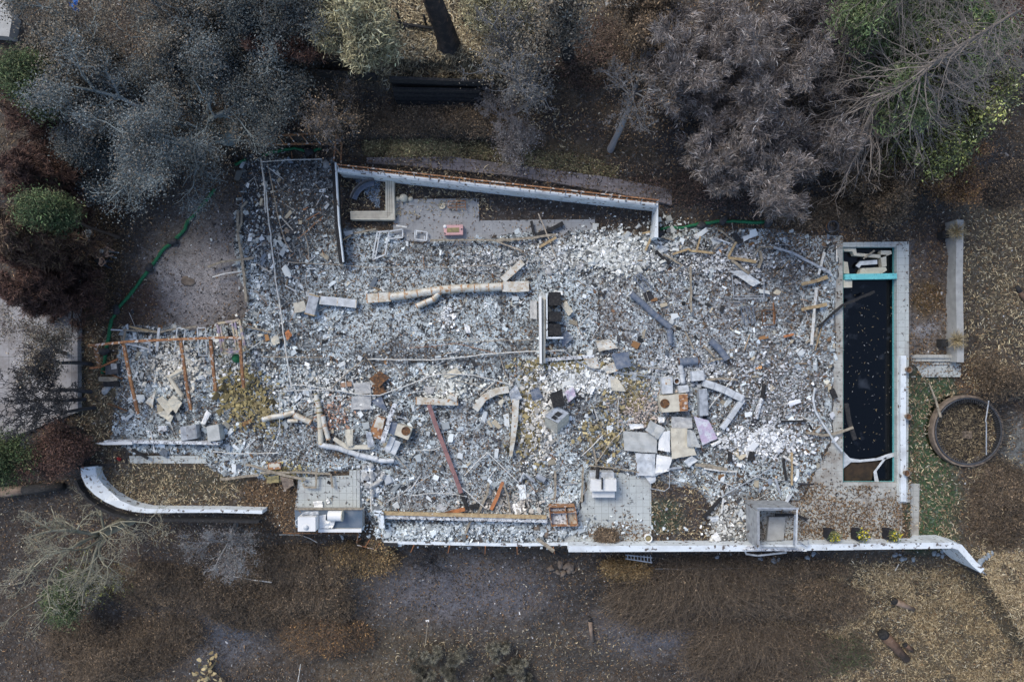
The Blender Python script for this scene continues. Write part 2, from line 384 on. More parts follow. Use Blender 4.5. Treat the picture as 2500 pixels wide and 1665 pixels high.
# lawns
over((.04,.08,.03), rect(wx, wy, 2215, 920, 2330, 1345, 50)*.9)
over((.055,.045,.043), rect(apx, apy, 1590, 1160, 1745, 1330, 14)*.9)
over((.035,.06,.028), blob(wx, wy, 1625, 1270, 45, 50, .5)*.8)
over((.035,.028,.028), rect(apx, apy, 1590, 1300, 1745, 1330, 10)*.8)
# stained paving east of the pool
over((.17,.15,.14), rect(apx, apy, 2215, 585, 2330, 868, 14)*.9)
over((.07,.055,.05), blob(wx, wy, 2290, 650, 45, 90, .6)*.9)
over((.085,.05,.012), blob(wx, wy, 2262, 735, 34, 52, .5)*.95)
over((.28,.28,.3), blob(wx, wy, 2255, 810, 28, 14, .6)*.7)
# garden inside the north wall
over((.045,.036,.032), rect(apx, apy, 830, 410, 1600, 545, 16)*.9*(apy > 400))
over((.15,.13,.14), rect(wx, wy, 2000, 560, 2060, 640, 20)*.5)
# the burnt floor
hm = inpoly(apx+(wx-apx)*.6, apy+(wy-apy)*.6, HOUSE)
hb = sm((fbm(apx, apy, 55, 71)-.38)*5+.25*(fbm(apx, apy, 12, 73)-.5)*4)
over((.56,.635,.665), hm*1.0); over((.14,.155,.165), hm*(1-hb)*.9)
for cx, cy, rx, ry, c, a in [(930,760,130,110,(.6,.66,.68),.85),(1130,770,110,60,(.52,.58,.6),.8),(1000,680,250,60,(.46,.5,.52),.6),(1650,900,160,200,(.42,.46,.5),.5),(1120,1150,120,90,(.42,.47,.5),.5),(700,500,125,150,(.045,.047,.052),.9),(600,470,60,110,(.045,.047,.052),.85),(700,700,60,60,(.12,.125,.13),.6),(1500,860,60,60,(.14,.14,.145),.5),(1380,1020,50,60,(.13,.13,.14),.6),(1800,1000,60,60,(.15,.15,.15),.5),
      (1480,640,90,50,(.5,.5,.48),.7),(1420,920,90,40,(.55,.54,.52),.7),(1500,730,60,90,(.4,.38,.36),.5),(1300,1060,60,80,(.42,.4,.37),.5),(1130,1060,60,90,(.4,.41,.43),.5),
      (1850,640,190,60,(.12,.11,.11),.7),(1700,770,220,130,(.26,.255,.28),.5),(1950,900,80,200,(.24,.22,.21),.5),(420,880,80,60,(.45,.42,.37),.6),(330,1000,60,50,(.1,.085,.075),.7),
      (600,900,60,70,(.38,.37,.33),.5),(1000,860,140,25,(.11,.115,.13),.7),(1060,1230,130,50,(.34,.35,.37),.5),(700,1080,130,50,(.17,.17,.17),.6),(1200,1290,260,30,(.16,.19,.22),.6),
      (1770,1260,50,60,(.3,.28,.26),.7),(1500,1130,60,40,(.15,.16,.18),.6),(1440,560,200,30,(.2,.19,.18),.5),(1080,610,220,25,(.2,.19,.18),.4)]:
    over(c, blob(wx, wy, cx, cy, rx, ry, .6)*a*hm)
spk = np.where(hm, .75+.25*hb, .12)
def joint_mask(x, y):
    m = 0*x
    for jx, y0, y1 in [(955,640,1100),(1091,600,1010),(1226,590,960),(1282,1050,1240),(840,600,800),(1463,720,860),(1560,600,700),(640,940,1100)]:
        m = np.maximum(m, sm(1.4-np.abs(x-jx+(vn(y/25, y*0, 7)-.5)*8)/4.6)*(y > y0)*(y < y1))
    for jy, x0, x1 in [(868,840,1460),(885,640,1200),(1010,560,1250),(640,870,1330)]:
        m = np.maximum(m, sm(1.4-np.abs(y-jy+(vn(x/30, x*0, 8)-.5)*8)/4.4)*(x > x0)*(x < x1)*.8)
    return m
over((.03,.03,.034), joint_mask(apx, apy)*hm*.85)
V = np.stack([GX, GY, GZ], -1).reshape(-1, 3); ny, nx = GX.shape
I = np.arange(ny*nx).reshape(ny, nx); Q = np.stack([I[:-1, :-1], I[:-1, 1:], I[1:, 1:], I[1:, :-1]], -1)
cxm = (AX[:-1]+AX[1:])/2; cym = (AY[:-1]+AY[1:])/2; CX, CY = np.meshgrid(cxm, cym)
keep = ~((CX > px0) & (CX < px1) & (CY > py0) & (CY < py1))
m = bpy.data.materials.new('ground'); m.use_nodes = True; n = m.node_tree.nodes; l = m.node_tree.links; MATS['ground'] = m
b = n['Principled BSDF']; b.inputs['Roughness'].default_value = .95
a1 = n.new('ShaderNodeAttribute'); a1.attribute_name = 'col'; a2 = n.new('ShaderNodeAttribute'); a2.attribute_name = 'spk'
tc = n.new('ShaderNodeTexCoord')
def nz(sc, d, r=.5, off=0):
    t = n.new('ShaderNodeTexNoise'); t.inputs['Scale'].default_value = sc; t.inputs['Detail'].default_value = d; t.inputs['Roughness'].default_value = r
    mp = n.new('ShaderNodeMapping'); mp.inputs['Location'].default_value = (off, off, off); l.new(tc.outputs['Object'], mp.inputs[0]); l.new(mp.outputs[0], t.inputs['Vector']); return t
def mr(src, a, b_, c=0, d=1):
    r = n.new('ShaderNodeMapRange'); r.inputs[1].default_value = a; r.inputs[2].default_value = b_; r.inputs[3].default_value = c; r.inputs[4].default_value = d; l.new(src, r.inputs[0]); return r.outputs[0]
def mul(x, y):
    q = n.new('ShaderNodeMath'); q.operation = 'MULTIPLY'; l.new(x, q.inputs[0]); l.new(y, q.inputs[1]); return q.outputs[0]
def mix(f, A, B):
    q = n.new('ShaderNodeMixRGB'); l.new(f, q.inputs[0])
    for s_, x in ((1, A), (2, B)):
        if isinstance(x, tuple): q.inputs[s_].default_value = (*x, 1)
        else: l.new(x, q.inputs[s_])
    return q.outputs[0]
f1 = nz(5.5, 6, .7); f2 = nz(5.5, 6, .72, 5.0); f4 = nz(2.3, 6, .6, 17.0); f5 = nz(19.0, 5, .7, 23.0); f3 = nz(14, 4, .6, 9.0)
var = n.new('ShaderNodeMixRGB'); var.blend_type = 'MULTIPLY'; var.inputs[0].default_value = 1
v1 = mul(mr(f3.outputs[0], .3, .7, .5, 1.5), mr(f4.outputs[0], .35, .65, .72, 1.22)); cmb = n.new('ShaderNodeCombineXYZ')
for i in range(3): l.new(v1, cmb.inputs[i])
l.new(a1.outputs['Color'], var.inputs[1]); l.new(cmb.outputs[0], var.inputs[2])
o0 = mix(mul(mr(f4.outputs[0], .5, .62, 0, .35), a2.outputs['Fac']), var.outputs[0], (.22,.24,.25))
o1 = mix(mul(mr(f1.outputs[0], .52, .56), a2.outputs['Fac']), o0, (.03,.03,.034))
o1 = mix(mul(mr(f5.outputs[0], .57, .62, 0, .8), a2.outputs['Fac']), o1, (.05,.05,.055))
o2 = mix(mul(mr(f2.outputs[0], .55, .62), a2.outputs['Fac']), o1, (.66,.74,.79))
l.new(o2, b.inputs['Base Color'])
bp = n.new('ShaderNodeBump'); bp.inputs['Strength'].default_value = .8; bp.inputs['Distance'].default_value = .06
l.new(f1.outputs[0], bp.inputs['Height']); l.new(bp.outputs[0], b.inputs['Normal'])
go = np_mesh('ground', V, Q[keep], gc.reshape(-1, 3), m, kind='structure', flat=False)
at = go.data.attributes.new('spk', 'FLOAT', 'POINT'); at.data.foreach_set('value', spk.astype(np.float32).ravel())

# ================================================================ PAVING, tiled, each a slightly raised sheet
def tilemat(name, c, joint, size, dirt, dirtc, blotch=.5, dl=.5):
    m = bpy.data.materials.new(name); m.use_nodes = True; n = m.node_tree.nodes; l = m.node_tree.links; MATS[name] = m
    b = n['Principled BSDF']; b.inputs['Roughness'].default_value = .8
    tc = n.new('ShaderNodeTexCoord'); br = n.new('ShaderNodeTexBrick'); br.offset = 0; br.inputs['Scale'].default_value = 1
    br.inputs['Brick Width'].default_value = size; br.inputs['Row Height'].default_value = size; br.inputs['Mortar Size'].default_value = .012
    br.inputs['Color1'].default_value = (*c, 1); br.inputs['Color2'].default_value = (*[x*.9 for x in c], 1); br.inputs['Mortar'].default_value = (*joint, 1)
    l.new(tc.outputs['Object'], br.inputs['Vector'])
    t = n.new('ShaderNodeTexNoise'); t.inputs['Scale'].default_value = .9; t.inputs['Detail'].default_value = 9; t.inputs['Roughness'].default_value = .65
    l.new(tc.outputs['Object'], t.inputs['Vector'])
    r = n.new('ShaderNodeMapRange'); r.inputs[1].default_value = dl; r.inputs[2].default_value = dl+.2; r.inputs[4].default_value = dirt; l.new(t.outputs[0], r.inputs[0])
    mx = n.new('ShaderNodeMixRGB'); mx.inputs[2].default_value = (*dirtc, 1); l.new(br.outputs[0], mx.inputs[1]); l.new(r.outputs[0], mx.inputs[0])
    t2 = n.new('ShaderNodeTexNoise'); t2.inputs['Scale'].default_value = 7; t2.inputs['Detail'].default_value = 8; t2.inputs['Roughness'].default_value = .7
    l.new(tc.outputs['Object'], t2.inputs['Vector'])
    r2 = n.new('ShaderNodeMapRange'); r2.inputs[1].default_value = .6; r2.inputs[2].default_value = .66; r2.inputs[4].default_value = blotch; l.new(t2.outputs[0], r2.inputs[0])
    m2 = n.new('ShaderNodeMixRGB'); m2.inputs[2].default_value = (.06,.05,.045, 1); l.new(mx.outputs[0], m2.inputs[1]); l.new(r2.outputs[0], m2.inputs[0])
    l.new(m2.outputs[0], b.inputs['Base Color'])
tilemat('pale_tiles', (.5,.53,.52), (.3,.31,.3), .42, .7, (.3,.29,.29), .8)
tilemat('deck_tiles', (.46,.46,.43), (.3,.3,.28), .33, .85, (.23,.2,.17), .8, .46)
tilemat('grey_tiles', (.33,.335,.345), (.24,.24,.25), .6, .6, (.2,.195,.2), .75)
tilemat('drive_tiles', (.33,.32,.33), (.09,.09,.09), .95, .8, (.17,.15,.14), .95, .45)
tilemat('flag_tiles', (.22,.2,.215), (.06,.05,.045), .72, .9, (.09,.08,.08), .8, .45)
def slab(name, poly, m, z=0.0, top=.03, dz=.25, kind='structure', **k):
    b_ = MB(); b_.hexa([P(x, y, z+top)[:2] for x, y in poly], z-dz, z+top); return b_.build(name, m, kind=kind, **k)
slab('patio', [(960,487),(1169,485),(1170,539),(1300,537),(1452,536),(1458,590),(1300,600),(1130,600),(960,585)], 'grey_tiles', 0, .10)
slab('terrace', [(1388,1165),(1440,1150),(1590,1150),(1590,1322),(1352,1322),(1352,1268),(1388,1260)], 'pale_tiles', 0, .06)
slab('tiled_floor', [(728,1165),(884,1160),(884,1243),(720,1243)], 'pale_tiles', 0, .14)
slab('pool_deck', [(2005,575),(2058,575),(2058,1178),(2222,1178),(2222,1226),(2189,1226),(2189,1322),(1745,1322),(1745,1228),(1800,1190),(1990,1100),(2028,1040),(2020,800)], 'deck_tiles', 0, .07)
slab('pool_coping', [(2058,592),(2219,590),(2219,868),(2190,868),(2190,603),(2058,603)], 'pale_tiles', 0, .09)
slab('pool_walk', [(2190,868),(2219,868),(2217,1179),(2190,1179)], 'pale_tiles', 0, .075)
slab('pool_walk_end', [(2189,1180),(2217,1180),(2217,1225),(2212,1228),(2195,1228),(2189,1224)], 'pale_tiles', 0, .12)
slab('side_path', [(2222,1180),(2245,1181),(2243,1322),(2222,1322)], 'deck_tiles', -.5, .05)
slab('landing', [(2221,889),(2346,887),(2346,920),(2221,921)], 'pale_tiles', -.5, .1)
slab('driveway', [(-300,790),(188,640),(190,1005),(0,1078),(-300,1190)], 'drive_tiles', 0, .42)
slab('road', [(-300,-200),(-60,-160),(30,40),(22,90),(-300,60)], 'concrete', .3, .5)
slab('flagstone_path', [(895,385),(1100,383),(1300,408),(1480,432),(1640,462),(1640,500),(1500,470),(1240,428),(1000,405),(895,398)], 'flag_tiles', 0.2, .12)
slab('paved_strip', [(315,1113),(505,1113),(505,1131),(318,1131)], 'pale_tiles', 0, .06)
slab('far_patio', [(1465,-60),(1560,-60),(1556,12),(1530,20),(1480,16)], 'concrete', 1.5, .05)
slab('burnt_terrace', [(930,1268),(1390,1268),(1390,1322),(930,1322)], 'pale_tiles', 0, .03)
# steps: three pale ledges west of the landing and the side steps
def ledge(x0, y0, x1, y1, z, z0=-.6, m_='pale_tiles'):
    return slab('step', [(x0, y0), (x1, y0), (x1, y1), (x0, y1)], m_, z, 0, z-z0)
for i in range(3):
    st = slab('step', [(2221,866+8*i),(2334,866+8*i),(2334,874+8*i),(2221,874+8*i)], 'deck_tiles', -.05-.13*i, 0, .5)
for i, x in enumerate((2190,2204)):
    slab('step', [(x,1228),(x+13,1228),(x+13,1321),(x,1321)], 'deck_tiles', -.08-.14*i, .14, .5)
for i, x in enumerate((853,862,871)):
    slab('step', [(x,1148),(x+8,1148),(x+8,1242),(x,1242)], 'pale_tiles', .16+.07*i, .0, .3)
# ================================================================ POOL
mat('pool_silt', (.05,.03,.015), (.02,.013,.008), 3, .4, .65)
pb = MB(); x0, x1, y0, y1 = px0, px1-.13, py0, py1-.03; zb = -1.9
pb.add([(x0,y0,.05),(x1,y0,.05),(x1,y1,.05),(x0,y1,.05),(x0,y0,zb),(x1,y0,zb),(x1,y1,zb),(x0,y1,zb)], [(0,1,5,4),(1,2,6,5),(2,3,7,6),(3,0,4,7),(4,5,6,7)])
pb.build('pool_basin', 'turquoise', kind='structure')
m = bpy.data.materials.new('pool_water'); m.use_nodes = True; MATS['pool_water'] = m; n = m.node_tree.nodes; l = m.node_tree.links
b = n['Principled BSDF']; b.inputs['Roughness'].default_value = .12; b.inputs['Specular IOR Level'].default_value = .35
tc = n.new('ShaderNodeTexCoord'); t = n.new('ShaderNodeTexNoise'); t.inputs['Scale'].default_value = .8; t.inputs['Detail'].default_value = 9; l.new(tc.outputs['Object'], t.inputs['Vector'])
r = n.new('ShaderNodeMapRange'); r.inputs[1].default_value = .58; r.inputs[2].default_value = .78; l.new(t.outputs[0], r.inputs[0])
mx = n.new('ShaderNodeMixRGB'); mx.inputs[1].default_value = (.002,.003,.005,1); mx.inputs[2].default_value = (.05,.058,.075,1); l.new(r.outputs[0], mx.inputs[0]); l.new(mx.outputs[0], b.inputs['Base Color'])
wt = MB(); xw = (2058-1250)/K
wt.add([(x0,y0,-.5),(x1,y0,-.5),(x1,y1,-.5),(x0,y1,-.5)], [(0,1,2,3)]); wt.build('pool_water', m, kind='structure')

lm = MB(); lm.hexa([P(x, y, -.46)[:2] for x, y in [(2060,1132),(2075,1127),(2150,1126),(2158,1120),(2132,1152),(2128,1172),(2062,1175)]], -1.2, -.46); lm.build('pool_ledge', 'pool_silt', kind='structure')
rs = np.random.RandomState(12); n_ = 170; X, Y, _ = P(rs.uniform(2064, 2180, n_), rs.uniform(705, 1100, n_), -.47); v, q, c = leaves(rs, np.stack([X, Y, np.full(n_, -.485)], 1), None, rs.uniform(.06, .16, n_), np.full(n_, .035), pick(rs, n_, [(2,(.2,.15,.08),.3),(2,(.08,.075,.07),.3),(.6,(.3,.3,.3),.2)]), .1, .95); np_mesh('floating_leaves', v, q, c, 'leaves', kind='stuff')
# ================================================================ RUBBLE AND LITTER (nobody could count these)
rs = np.random.RandomState(11)
WARP = lambda px, py: (px+(fbm(px, py, 60, 31)-.5)*36, py+(fbm(px, py, 60, 41)-.5)*36)
def d_house(px, py):
    a, b_ = WARP(px, py); h_ = inpoly(a, b_, HOUSE)
    d = np.where(h_, .12+.88*sm((fbm(px, py, 30, 81)-.38)*3.8), 0)
    fl = np.clip(rect(px, py, 845, 600, 1310, 880, 30)+blob(px, py, 1190, 1120, 170, 110)+rect(px, py, 1390, 690, 1540, 870, 40)+blob(px, py, 760, 1080, 60, 40)+.7*rect(px, py, 1600, 700, 1960, 860, 60), 0, 1)
    d = d*(1-.82*fl*sm((fbm(px, py, 50, 83)-.36)*6))
    return d
CH = []
X, Y, Z, px, py = scatter(rs, 520000, lambda x, y: d_house(x, y)*.8, (200, 2080, 370, 1335))
N = len(X); cn = fbm(px, py, 45, 91); cn2 = fbm(px, py, 20, 95)
pal_w = [(6,(.71,.775,.81),.16),(4,(.47,.535,.57),.2),(1.1,(.52,.5,.43),.25),(.5,(.04,.045,.05),.5),(.8,(.2,.225,.24),.3),(.3,(.3,.19,.1),.4)]
pal_d = [(.4,(.6,.66,.7),.2),(1.4,(.2,.235,.26),.3),(1,(.17,.145,.12),.3),(6,(.028,.032,.037),.4),(3,(.09,.102,.115),.3),(.5,(.16,.09,.05),.4)]
cw = pick(rs, N, pal_w); cd = pick(rs, N, pal_d)
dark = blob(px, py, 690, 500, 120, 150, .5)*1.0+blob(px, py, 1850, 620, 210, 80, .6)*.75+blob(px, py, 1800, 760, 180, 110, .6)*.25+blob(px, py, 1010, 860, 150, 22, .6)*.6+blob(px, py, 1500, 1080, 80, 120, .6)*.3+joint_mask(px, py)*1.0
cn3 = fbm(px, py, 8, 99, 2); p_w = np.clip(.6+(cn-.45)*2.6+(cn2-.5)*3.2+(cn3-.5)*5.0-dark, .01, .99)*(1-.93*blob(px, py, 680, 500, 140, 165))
col = np.where((rs.rand(N) < p_w)[:, None], cw, cd)
east = sm((px-1650)/150)
br_ = rs.rand(N) < east*.3; col[br_] = pick(rs, br_.sum(), [(1,(.16,.1,.06),.35),(1,(.1,.075,.055),.3)])
sz = np.exp(rs.normal(math.log(.036), .62, N)).clip(.016, .3)
CH.append(chips(rs, np.stack([X, Y, Z+sz*.12], 1), sz, col, .22, .32))
# larger broken plaster and stone, in heaps
heaps = [(1500,620,110,50,900,(.6,.6,.57),.22),(1420,920,95,40,900,(.68,.68,.66),.2),(1310,1010,45,110,500,(.6,.58,.54),.2),(430,890,70,50,400,(.66,.63,.56),.2),(570,860,50,60,250,(.55,.54,.5),.2),
  (640,560,90,140,110,(.5,.5,.47),.28),(590,960,60,70,300,(.27,.22,.1),.22),(640,1010,50,50,130,(.27,.22,.11),.2),(1290,1020,40,100,200,(.27,.22,.11),.22),(1540,960,50,60,180,(.28,.23,.12),.2),(1360,890,90,14,110,(.29,.24,.12),.24),
  (1470,1060,50,60,120,(.28,.23,.12),.22),(800,950,140,60,500,(.58,.58,.56),.17),(1090,940,60,40,300,(.6,.6,.56),.2),(1630,560,60,30,100,(.45,.45,.42),.18),(1700,900,100,40,400,(.55,.56,.58),.17),
  (1860,1080,90,40,500,(.66,.66,.67),.2),(1260,1290,260,26,900,(.5,.53,.54),.17),(1010,1300,90,20,420,(.55,.58,.58),.2),(905,1170,35,45,160,(.6,.62,.64),.26),(1770,1280,45,50,300,(.58,.57,.54),.18),
  (1560,1000,60,50,350,(.45,.38,.34),.13),(1350,620,50,35,200,(.56,.56,.55),.17),(1700,640,230,50,420,(.45,.45,.46),.14),(810,1010,40,40,120,(.4,.24,.17),.14),(1240,1230,90,30,260,(.5,.47,.43),.15),
  (1090,770,22,30,70,(.75,.75,.75),.16),(1900,960,110,120,500,(.5,.5,.52),.14),(700,1150,50,20,100,(.4,.33,.15),.17),(1200,640,100,30,200,(.5,.5,.5),.15),(1780,640,120,40,260,(.5,.5,.52),.16)]
for cx, cy, rx, ry, n_, c, s_ in heaps:
    n_ = int(n_*(2.4 if s_ < .25 else 1.2)); a = rs.normal(cx, rx*.55, n_); q = rs.normal(cy, ry*.55, n_); k_ = a < 2050; a = a[k_]; q = q[k_]; n_ = len(a); X, Y, Z = PG(a, q)
    sz = np.exp(rs.normal(math.log(s_*.42), .5, n_)).clip(.03, .5); cc = np.array(c)*np.array([1,1.02,1.03] if c[2] > .9*c[0] else [1,1,1])*np.exp(rs.normal(.04, .3, n_))[:, None]; dk = rs.rand(n_) < .16; cc[dk] *= .3
    CH.append(chips(rs, np.stack([X, Y, Z+.05+rs.rand(n_)*.15], 1), sz, cc, .22, .3, 1.5))
# splinters of wood, wire and cladding
def sticks(n_, box_, dens, L, r, pal, seed, lift=.12, flat=True):
    rg = np.random.RandomState(seed); X, Y, Z, px, py = scatter(rg, n_, dens, box_); n_ = len(X)
    a = rg.uniform(0, 6.28, n_); ln = np.exp(rg.normal(math.log(L), .45, n_)); S = np.zeros((n_, 8))
    S[:, 0] = X-np.cos(a)*ln/2; S[:, 1] = Y-np.sin(a)*ln/2; S[:, 3] = X+np.cos(a)*ln/2; S[:, 4] = Y+np.sin(a)*ln/2
    dz = rg.normal(0, .06, n_)*ln; S[:, 2] = Z+lift*rg.rand(n_)-dz; S[:, 5] = Z+lift*rg.rand(n_)+dz+.04
    rr = r*np.exp(rg.normal(0, .35, n_)); S[:, 6] = rr; S[:, 7] = rr
    v, q = tubes(S, 4); return v, q, np.repeat(pick(rg, n_, pal), 8, 0)
STP = [(3,(.4,.38,.35),.3),(3,(.6,.6,.6),.2),(2,(.3,.22,.14),.3),(3,(.04,.04,.045),.4),(1,(.33,.16,.08),.3)]
X, Y, Z, px, py = scatter(rs, 2600, lambda x, y: d_house(x, y)*.8*(1-.85*blob(x, y, 970, 750, 280, 120))*(1-.6*blob(x, y, 690, 500, 120, 150)), (200, 2080, 370, 1335)); N = len(X)
CH.append(chips(rs, np.stack([X, Y, Z+.09], 1), np.exp(rs.normal(math.log(.24), .35, N)).clip(.1, .6), pick(rs, N, [(4,(.66,.7,.72),.2),(3,(.4,.44,.46),.25),(1.2,(.42,.37,.28),.2),(1.6,(.05,.05,.055),.4),(.8,(.15,.18,.22),.3),(.4,(.36,.19,.08),.3)]), .09, .22, 1.7))
CH.append(sticks(700, (200, 2080, 370, 1335), lambda x, y: d_house(x, y)*.9, 1.5, .009, [(3,(.6,.58,.54),.2),(2,(.36,.3,.24),.3),(1,(.05,.05,.05),.3)], 6, .25))
CH.append(sticks(8200, (200, 2080, 370, 1335), lambda x, y: d_house(x, y)*.9, .4, .010, STP, 3))
CH.append(sticks(900, (200, 2080, 370, 1335), lambda x, y: d_house(x, y)*.7, .8, .03, STP, 4))
v, q, c = cat3(CH); np_mesh('rubble', v, q, c, 'fragments', kind='stuff')

# leaf litter
def litter(seed, n_, dens, L, Wd, pal, box_=(-60, 2560, -60, 1725), curl=.25, up=.02, bend=.35):
    rg = np.random.RandomState(seed); X, Y, Z, px, py = scatter(rg, n_, dens, box_); n_ = len(X)
    ln = L*np.exp(rg.normal(0, .3, n_)); wd = Wd*np.exp(rg.normal(0, .25, n_))
    return leaves(rg, np.stack([X, Y, Z+up+lift(px, py)+rg.rand(n_)*.04], 1), None, ln, wd, pick(rg, n_, pal), curl, .7, bend)
TAN = [(4,(.46,.38,.24),.3),(3,(.28,.22,.13),.3),(2,(.16,.12,.075),.3),(.6,(.55,.5,.38),.2)]
GLD = [(4,(.4,.31,.18),.3),(3,(.27,.2,.115),.3),(1,(.56,.46,.31),.2),(2.5,(.14,.1,.06),.3)]
BRN = [(3,(.17,.1,.05),.35),(3,(.1,.065,.04),.35),(2,(.26,.17,.09),.3),(.4,(.5,.45,.35),.2)]
DRK = [(3,(.075,.055,.04),.4),(3,(.13,.095,.065),.35),(.4,(.26,.2,.14),.3),(2,(.025,.022,.022),.3)]
HI = MB()
def notpaved(px, py):
    return (1-.97*np.clip(d_house(px, py)*1.2, 0, 1))*(1-((px > 2052) & (px < 2198) & (py > 598) & (py < 1184)))
def patchy(px, py, s, seed, t=.45, k=5): return sm((fbm(px, py, s, seed)-t)*k)
def D_tan(px, py):
    d = (.95*blob(px, py, 1060, 110, 180, 85)+.5*blob(px, py, 1330, 70, 130, 90)+.28*blob(px, py, 1130, 300, 260, 60)
       +.75*rect(px, py, 2350, 520, 2560, 960, 60)+.8*rect(px, py, 2218, 925, 2335, 1340, 12)*.6+.85*blob(px, py, 2357, 1050, 78, 78, .1)
       +.95*blob(px, py, 2280, 1560, 330, 150)+.7*blob(px, py, 2130, 1440, 260, 60)+.7*blob(px, py, 2450, 1400, 90, 150)+.55*blob(px, py, 2420, 1200, 90, 120)
       +.95*rect(px, py, 280, 1125, 580, 1240, 40)+.7*rect(px, py, 190, 800, 300, 1120, 30)+.35*blob(px, py, 300, 1290, 200, 50)+.35*rect(px, py, 830, 410, 1200, 530, 20)
       +.6*rect(px, py, 1590, 1165, 1745, 1325, 14)*.7+.25*blob(px, py, 1250, 1600, 300, 60))
    return np.clip(d, 0, 1)*(.3+.7*patchy(px, py, 28, 101, .42))*notpaved(px, py)
def D_brn(px, py):
    d = (.14+.85*blob(px, py, 240, 600, 60, 200)+1.0*rect(px, py, 600, 1175, 725, 1300, 25)+1.2*rect(px, py, 1900, 1215, 2195, 1325, 40)*patchy(px, py, 60, 111, .25)
       +.9*rect(px, py, 1960, 1100, 2230, 1240, 30)*patchy(px, py, 50, 112, .43)+.6*blob(px, py, 2000, 560, 240, 50)+.5*rect(px, py, 2010, 600, 2060, 1100, 10)*patchy(px, py, 40, 113, .5)
       +.5*rect(px, py, 2218, 590, 2335, 870, 10)*patchy(px, py, 40, 114, .4)+.7*rect(px, py, 2335, 880, 2400, 960, 30)+.4*rect(px, py, 1400, 1150, 1595, 1322, 8)*patchy(px, py, 45, 115, .55)*1.2
       +.7*blob(px, py, 1510, 1300, 90, 25)+.6*blob(px, py, 1530, 1290, 20, 40)+.45*rect(px, py, 2222, 889, 2340, 920, 5)*patchy(px, py, 30, 116, .5)+.8*rect(px, py, 2221, 866, 2334, 890, 4)+.6*rect(px,py,2190,1228,2220,1320,4)
       )*(1-.8*blob(px, py, 480, 650, 110, 150))
    wall = (1-.9*rect(px, py, 2196, 868, 2212, 1225, 4))*(1-.8*rect(px, py, 960, 487, 1458, 590, 6))
    pv = rect(px, py, 1388, 1150, 1590, 1322, 4)+rect(px, py, 2196, 590, 2219, 868, 4)+rect(px, py, 728, 1165, 884, 1243, 4)+rect(px, py, 2010, 575, 2058, 1178, 6)
    return np.clip(d-.3*np.clip(pv, 0, 1), 0, 1)*wall*notpaved(px, py)
def D_all(px, py): return .8*(1-.8*rect(px, py, 960, 487, 1458, 590, 6))*(1-.85*blob(px, py, 480, 650, 110, 150))*(.35+.65*patchy(px, py, 35, 121, .4))*notpaved(px, py)*(1-.85*np.clip(rect(px, py, 1388, 1150, 1590, 1322, 4)+rect(px, py, 2196, 590, 2219, 1228, 4)+rect(px, py, 728, 1165, 884, 1243, 4)+rect(px, py, 2010, 575, 2058, 1178, 6)+rect(px, py, 2196, 1178, 2222, 1230, 4)+rect(px, py, 2221, 889, 2340, 920, 4)+rect(px, py, 960, 487, 1169, 590, 4)*.7, 0, 1))
LT = [litter(25, 70000, lambda x, y: np.clip(1.1*blob(x, y, 1070, 105, 180, 90)+.5*blob(x, y, 1340, 60, 110, 90)+.35*blob(x, y, 850, 60, 90, 60), 0, 1)*(.2+.8*patchy(x, y, 35, 133, .42, 6)), .24, .05, TAN, (700, 1500, -60, 260)), litter(21, 330000, D_tan, .19, .042, TAN), litter(24, 110000, lambda x, y: np.clip(blob(x, y, 2310, 1580, 300, 130, .9)+.8*blob(x, y, 2200, 1440, 230, 55)+.9*blob(x, y, 2470, 1430, 90, 160), 0, 1)*(.1+.9*patchy(x, y, 30, 131, .47, 6))*notpaved(x, y), .2, .036, GLD, (1750, 2560, 1350, 1725)), litter(22, 420000, D_brn, .12, .05, BRN), litter(23, 210000, D_all, .13, .045, DRK)]
# fine pale crumbs everywhere on the soil
v, q, c = cat3(LT); np_mesh('leaf_litter', v, q, c, 'leaves', kind='stuff')
X, Y, Z, px, py = scatter(rs, 60000, lambda x, y: .5*notpaved(x, y)*(.3+1.2*blob(x, y, 480, 660, 130, 170)+blob(x, y, 1200, 1450, 260, 110)+blob(x, y, 1600, 1560, 120, 60)+blob(x, y, 470, 1580, 130, 60)+.8*blob(x, y, 1350, 470, 260, 60)+.6*blob(x, y, 2000, 560, 200, 60)))
N = len(X); c = pick(rs, N, [(3,(.2,.19,.19),.3),(1.2,(.42,.42,.43),.3),(2,(.14,.11,.09),.3),(3,(.05,.045,.045),.3)])
sz = np.exp(rs.normal(math.log(.05), .4, N)).clip(.02, .2)
v, q, c = chips(rs, np.stack([X, Y, Z+.01+lift(px, py)], 1), sz, c, .5, .3); np_mesh('gravel', v, q, c, 'fragments', kind='stuff')
# blue glass gravel beside the curved bench
a = rs.rand(1600); b_ = rs.rand(1600); k_ = a+b_ > 1; a[k_] = 1-a[k_]; b_[k_] = 1-b_[k_]
X, Y, Z = PG(868+a*60+b_*12, 505-a*0-b_*75*1.0)
X, Y, Z = PG(*[np.array(t_) for t_ in zip(*[(925-60*p_+rs.normal(0, 2), 435+75*q_+35*p_*(1-q_)*0+rs.normal(0, 2)) for p_, q_ in zip(a, b_)])])
v, q, c = chips(rs, np.stack([X, Y, Z+.03], 1), np.full(1600, .06), pick(rs, 1600, [(2,(.25,.31,.38),.3),(1,(.08,.1,.13),.3)]), .6, .4); np_mesh('glass_gravel', v, q, c, 'fragments', kind='stuff')
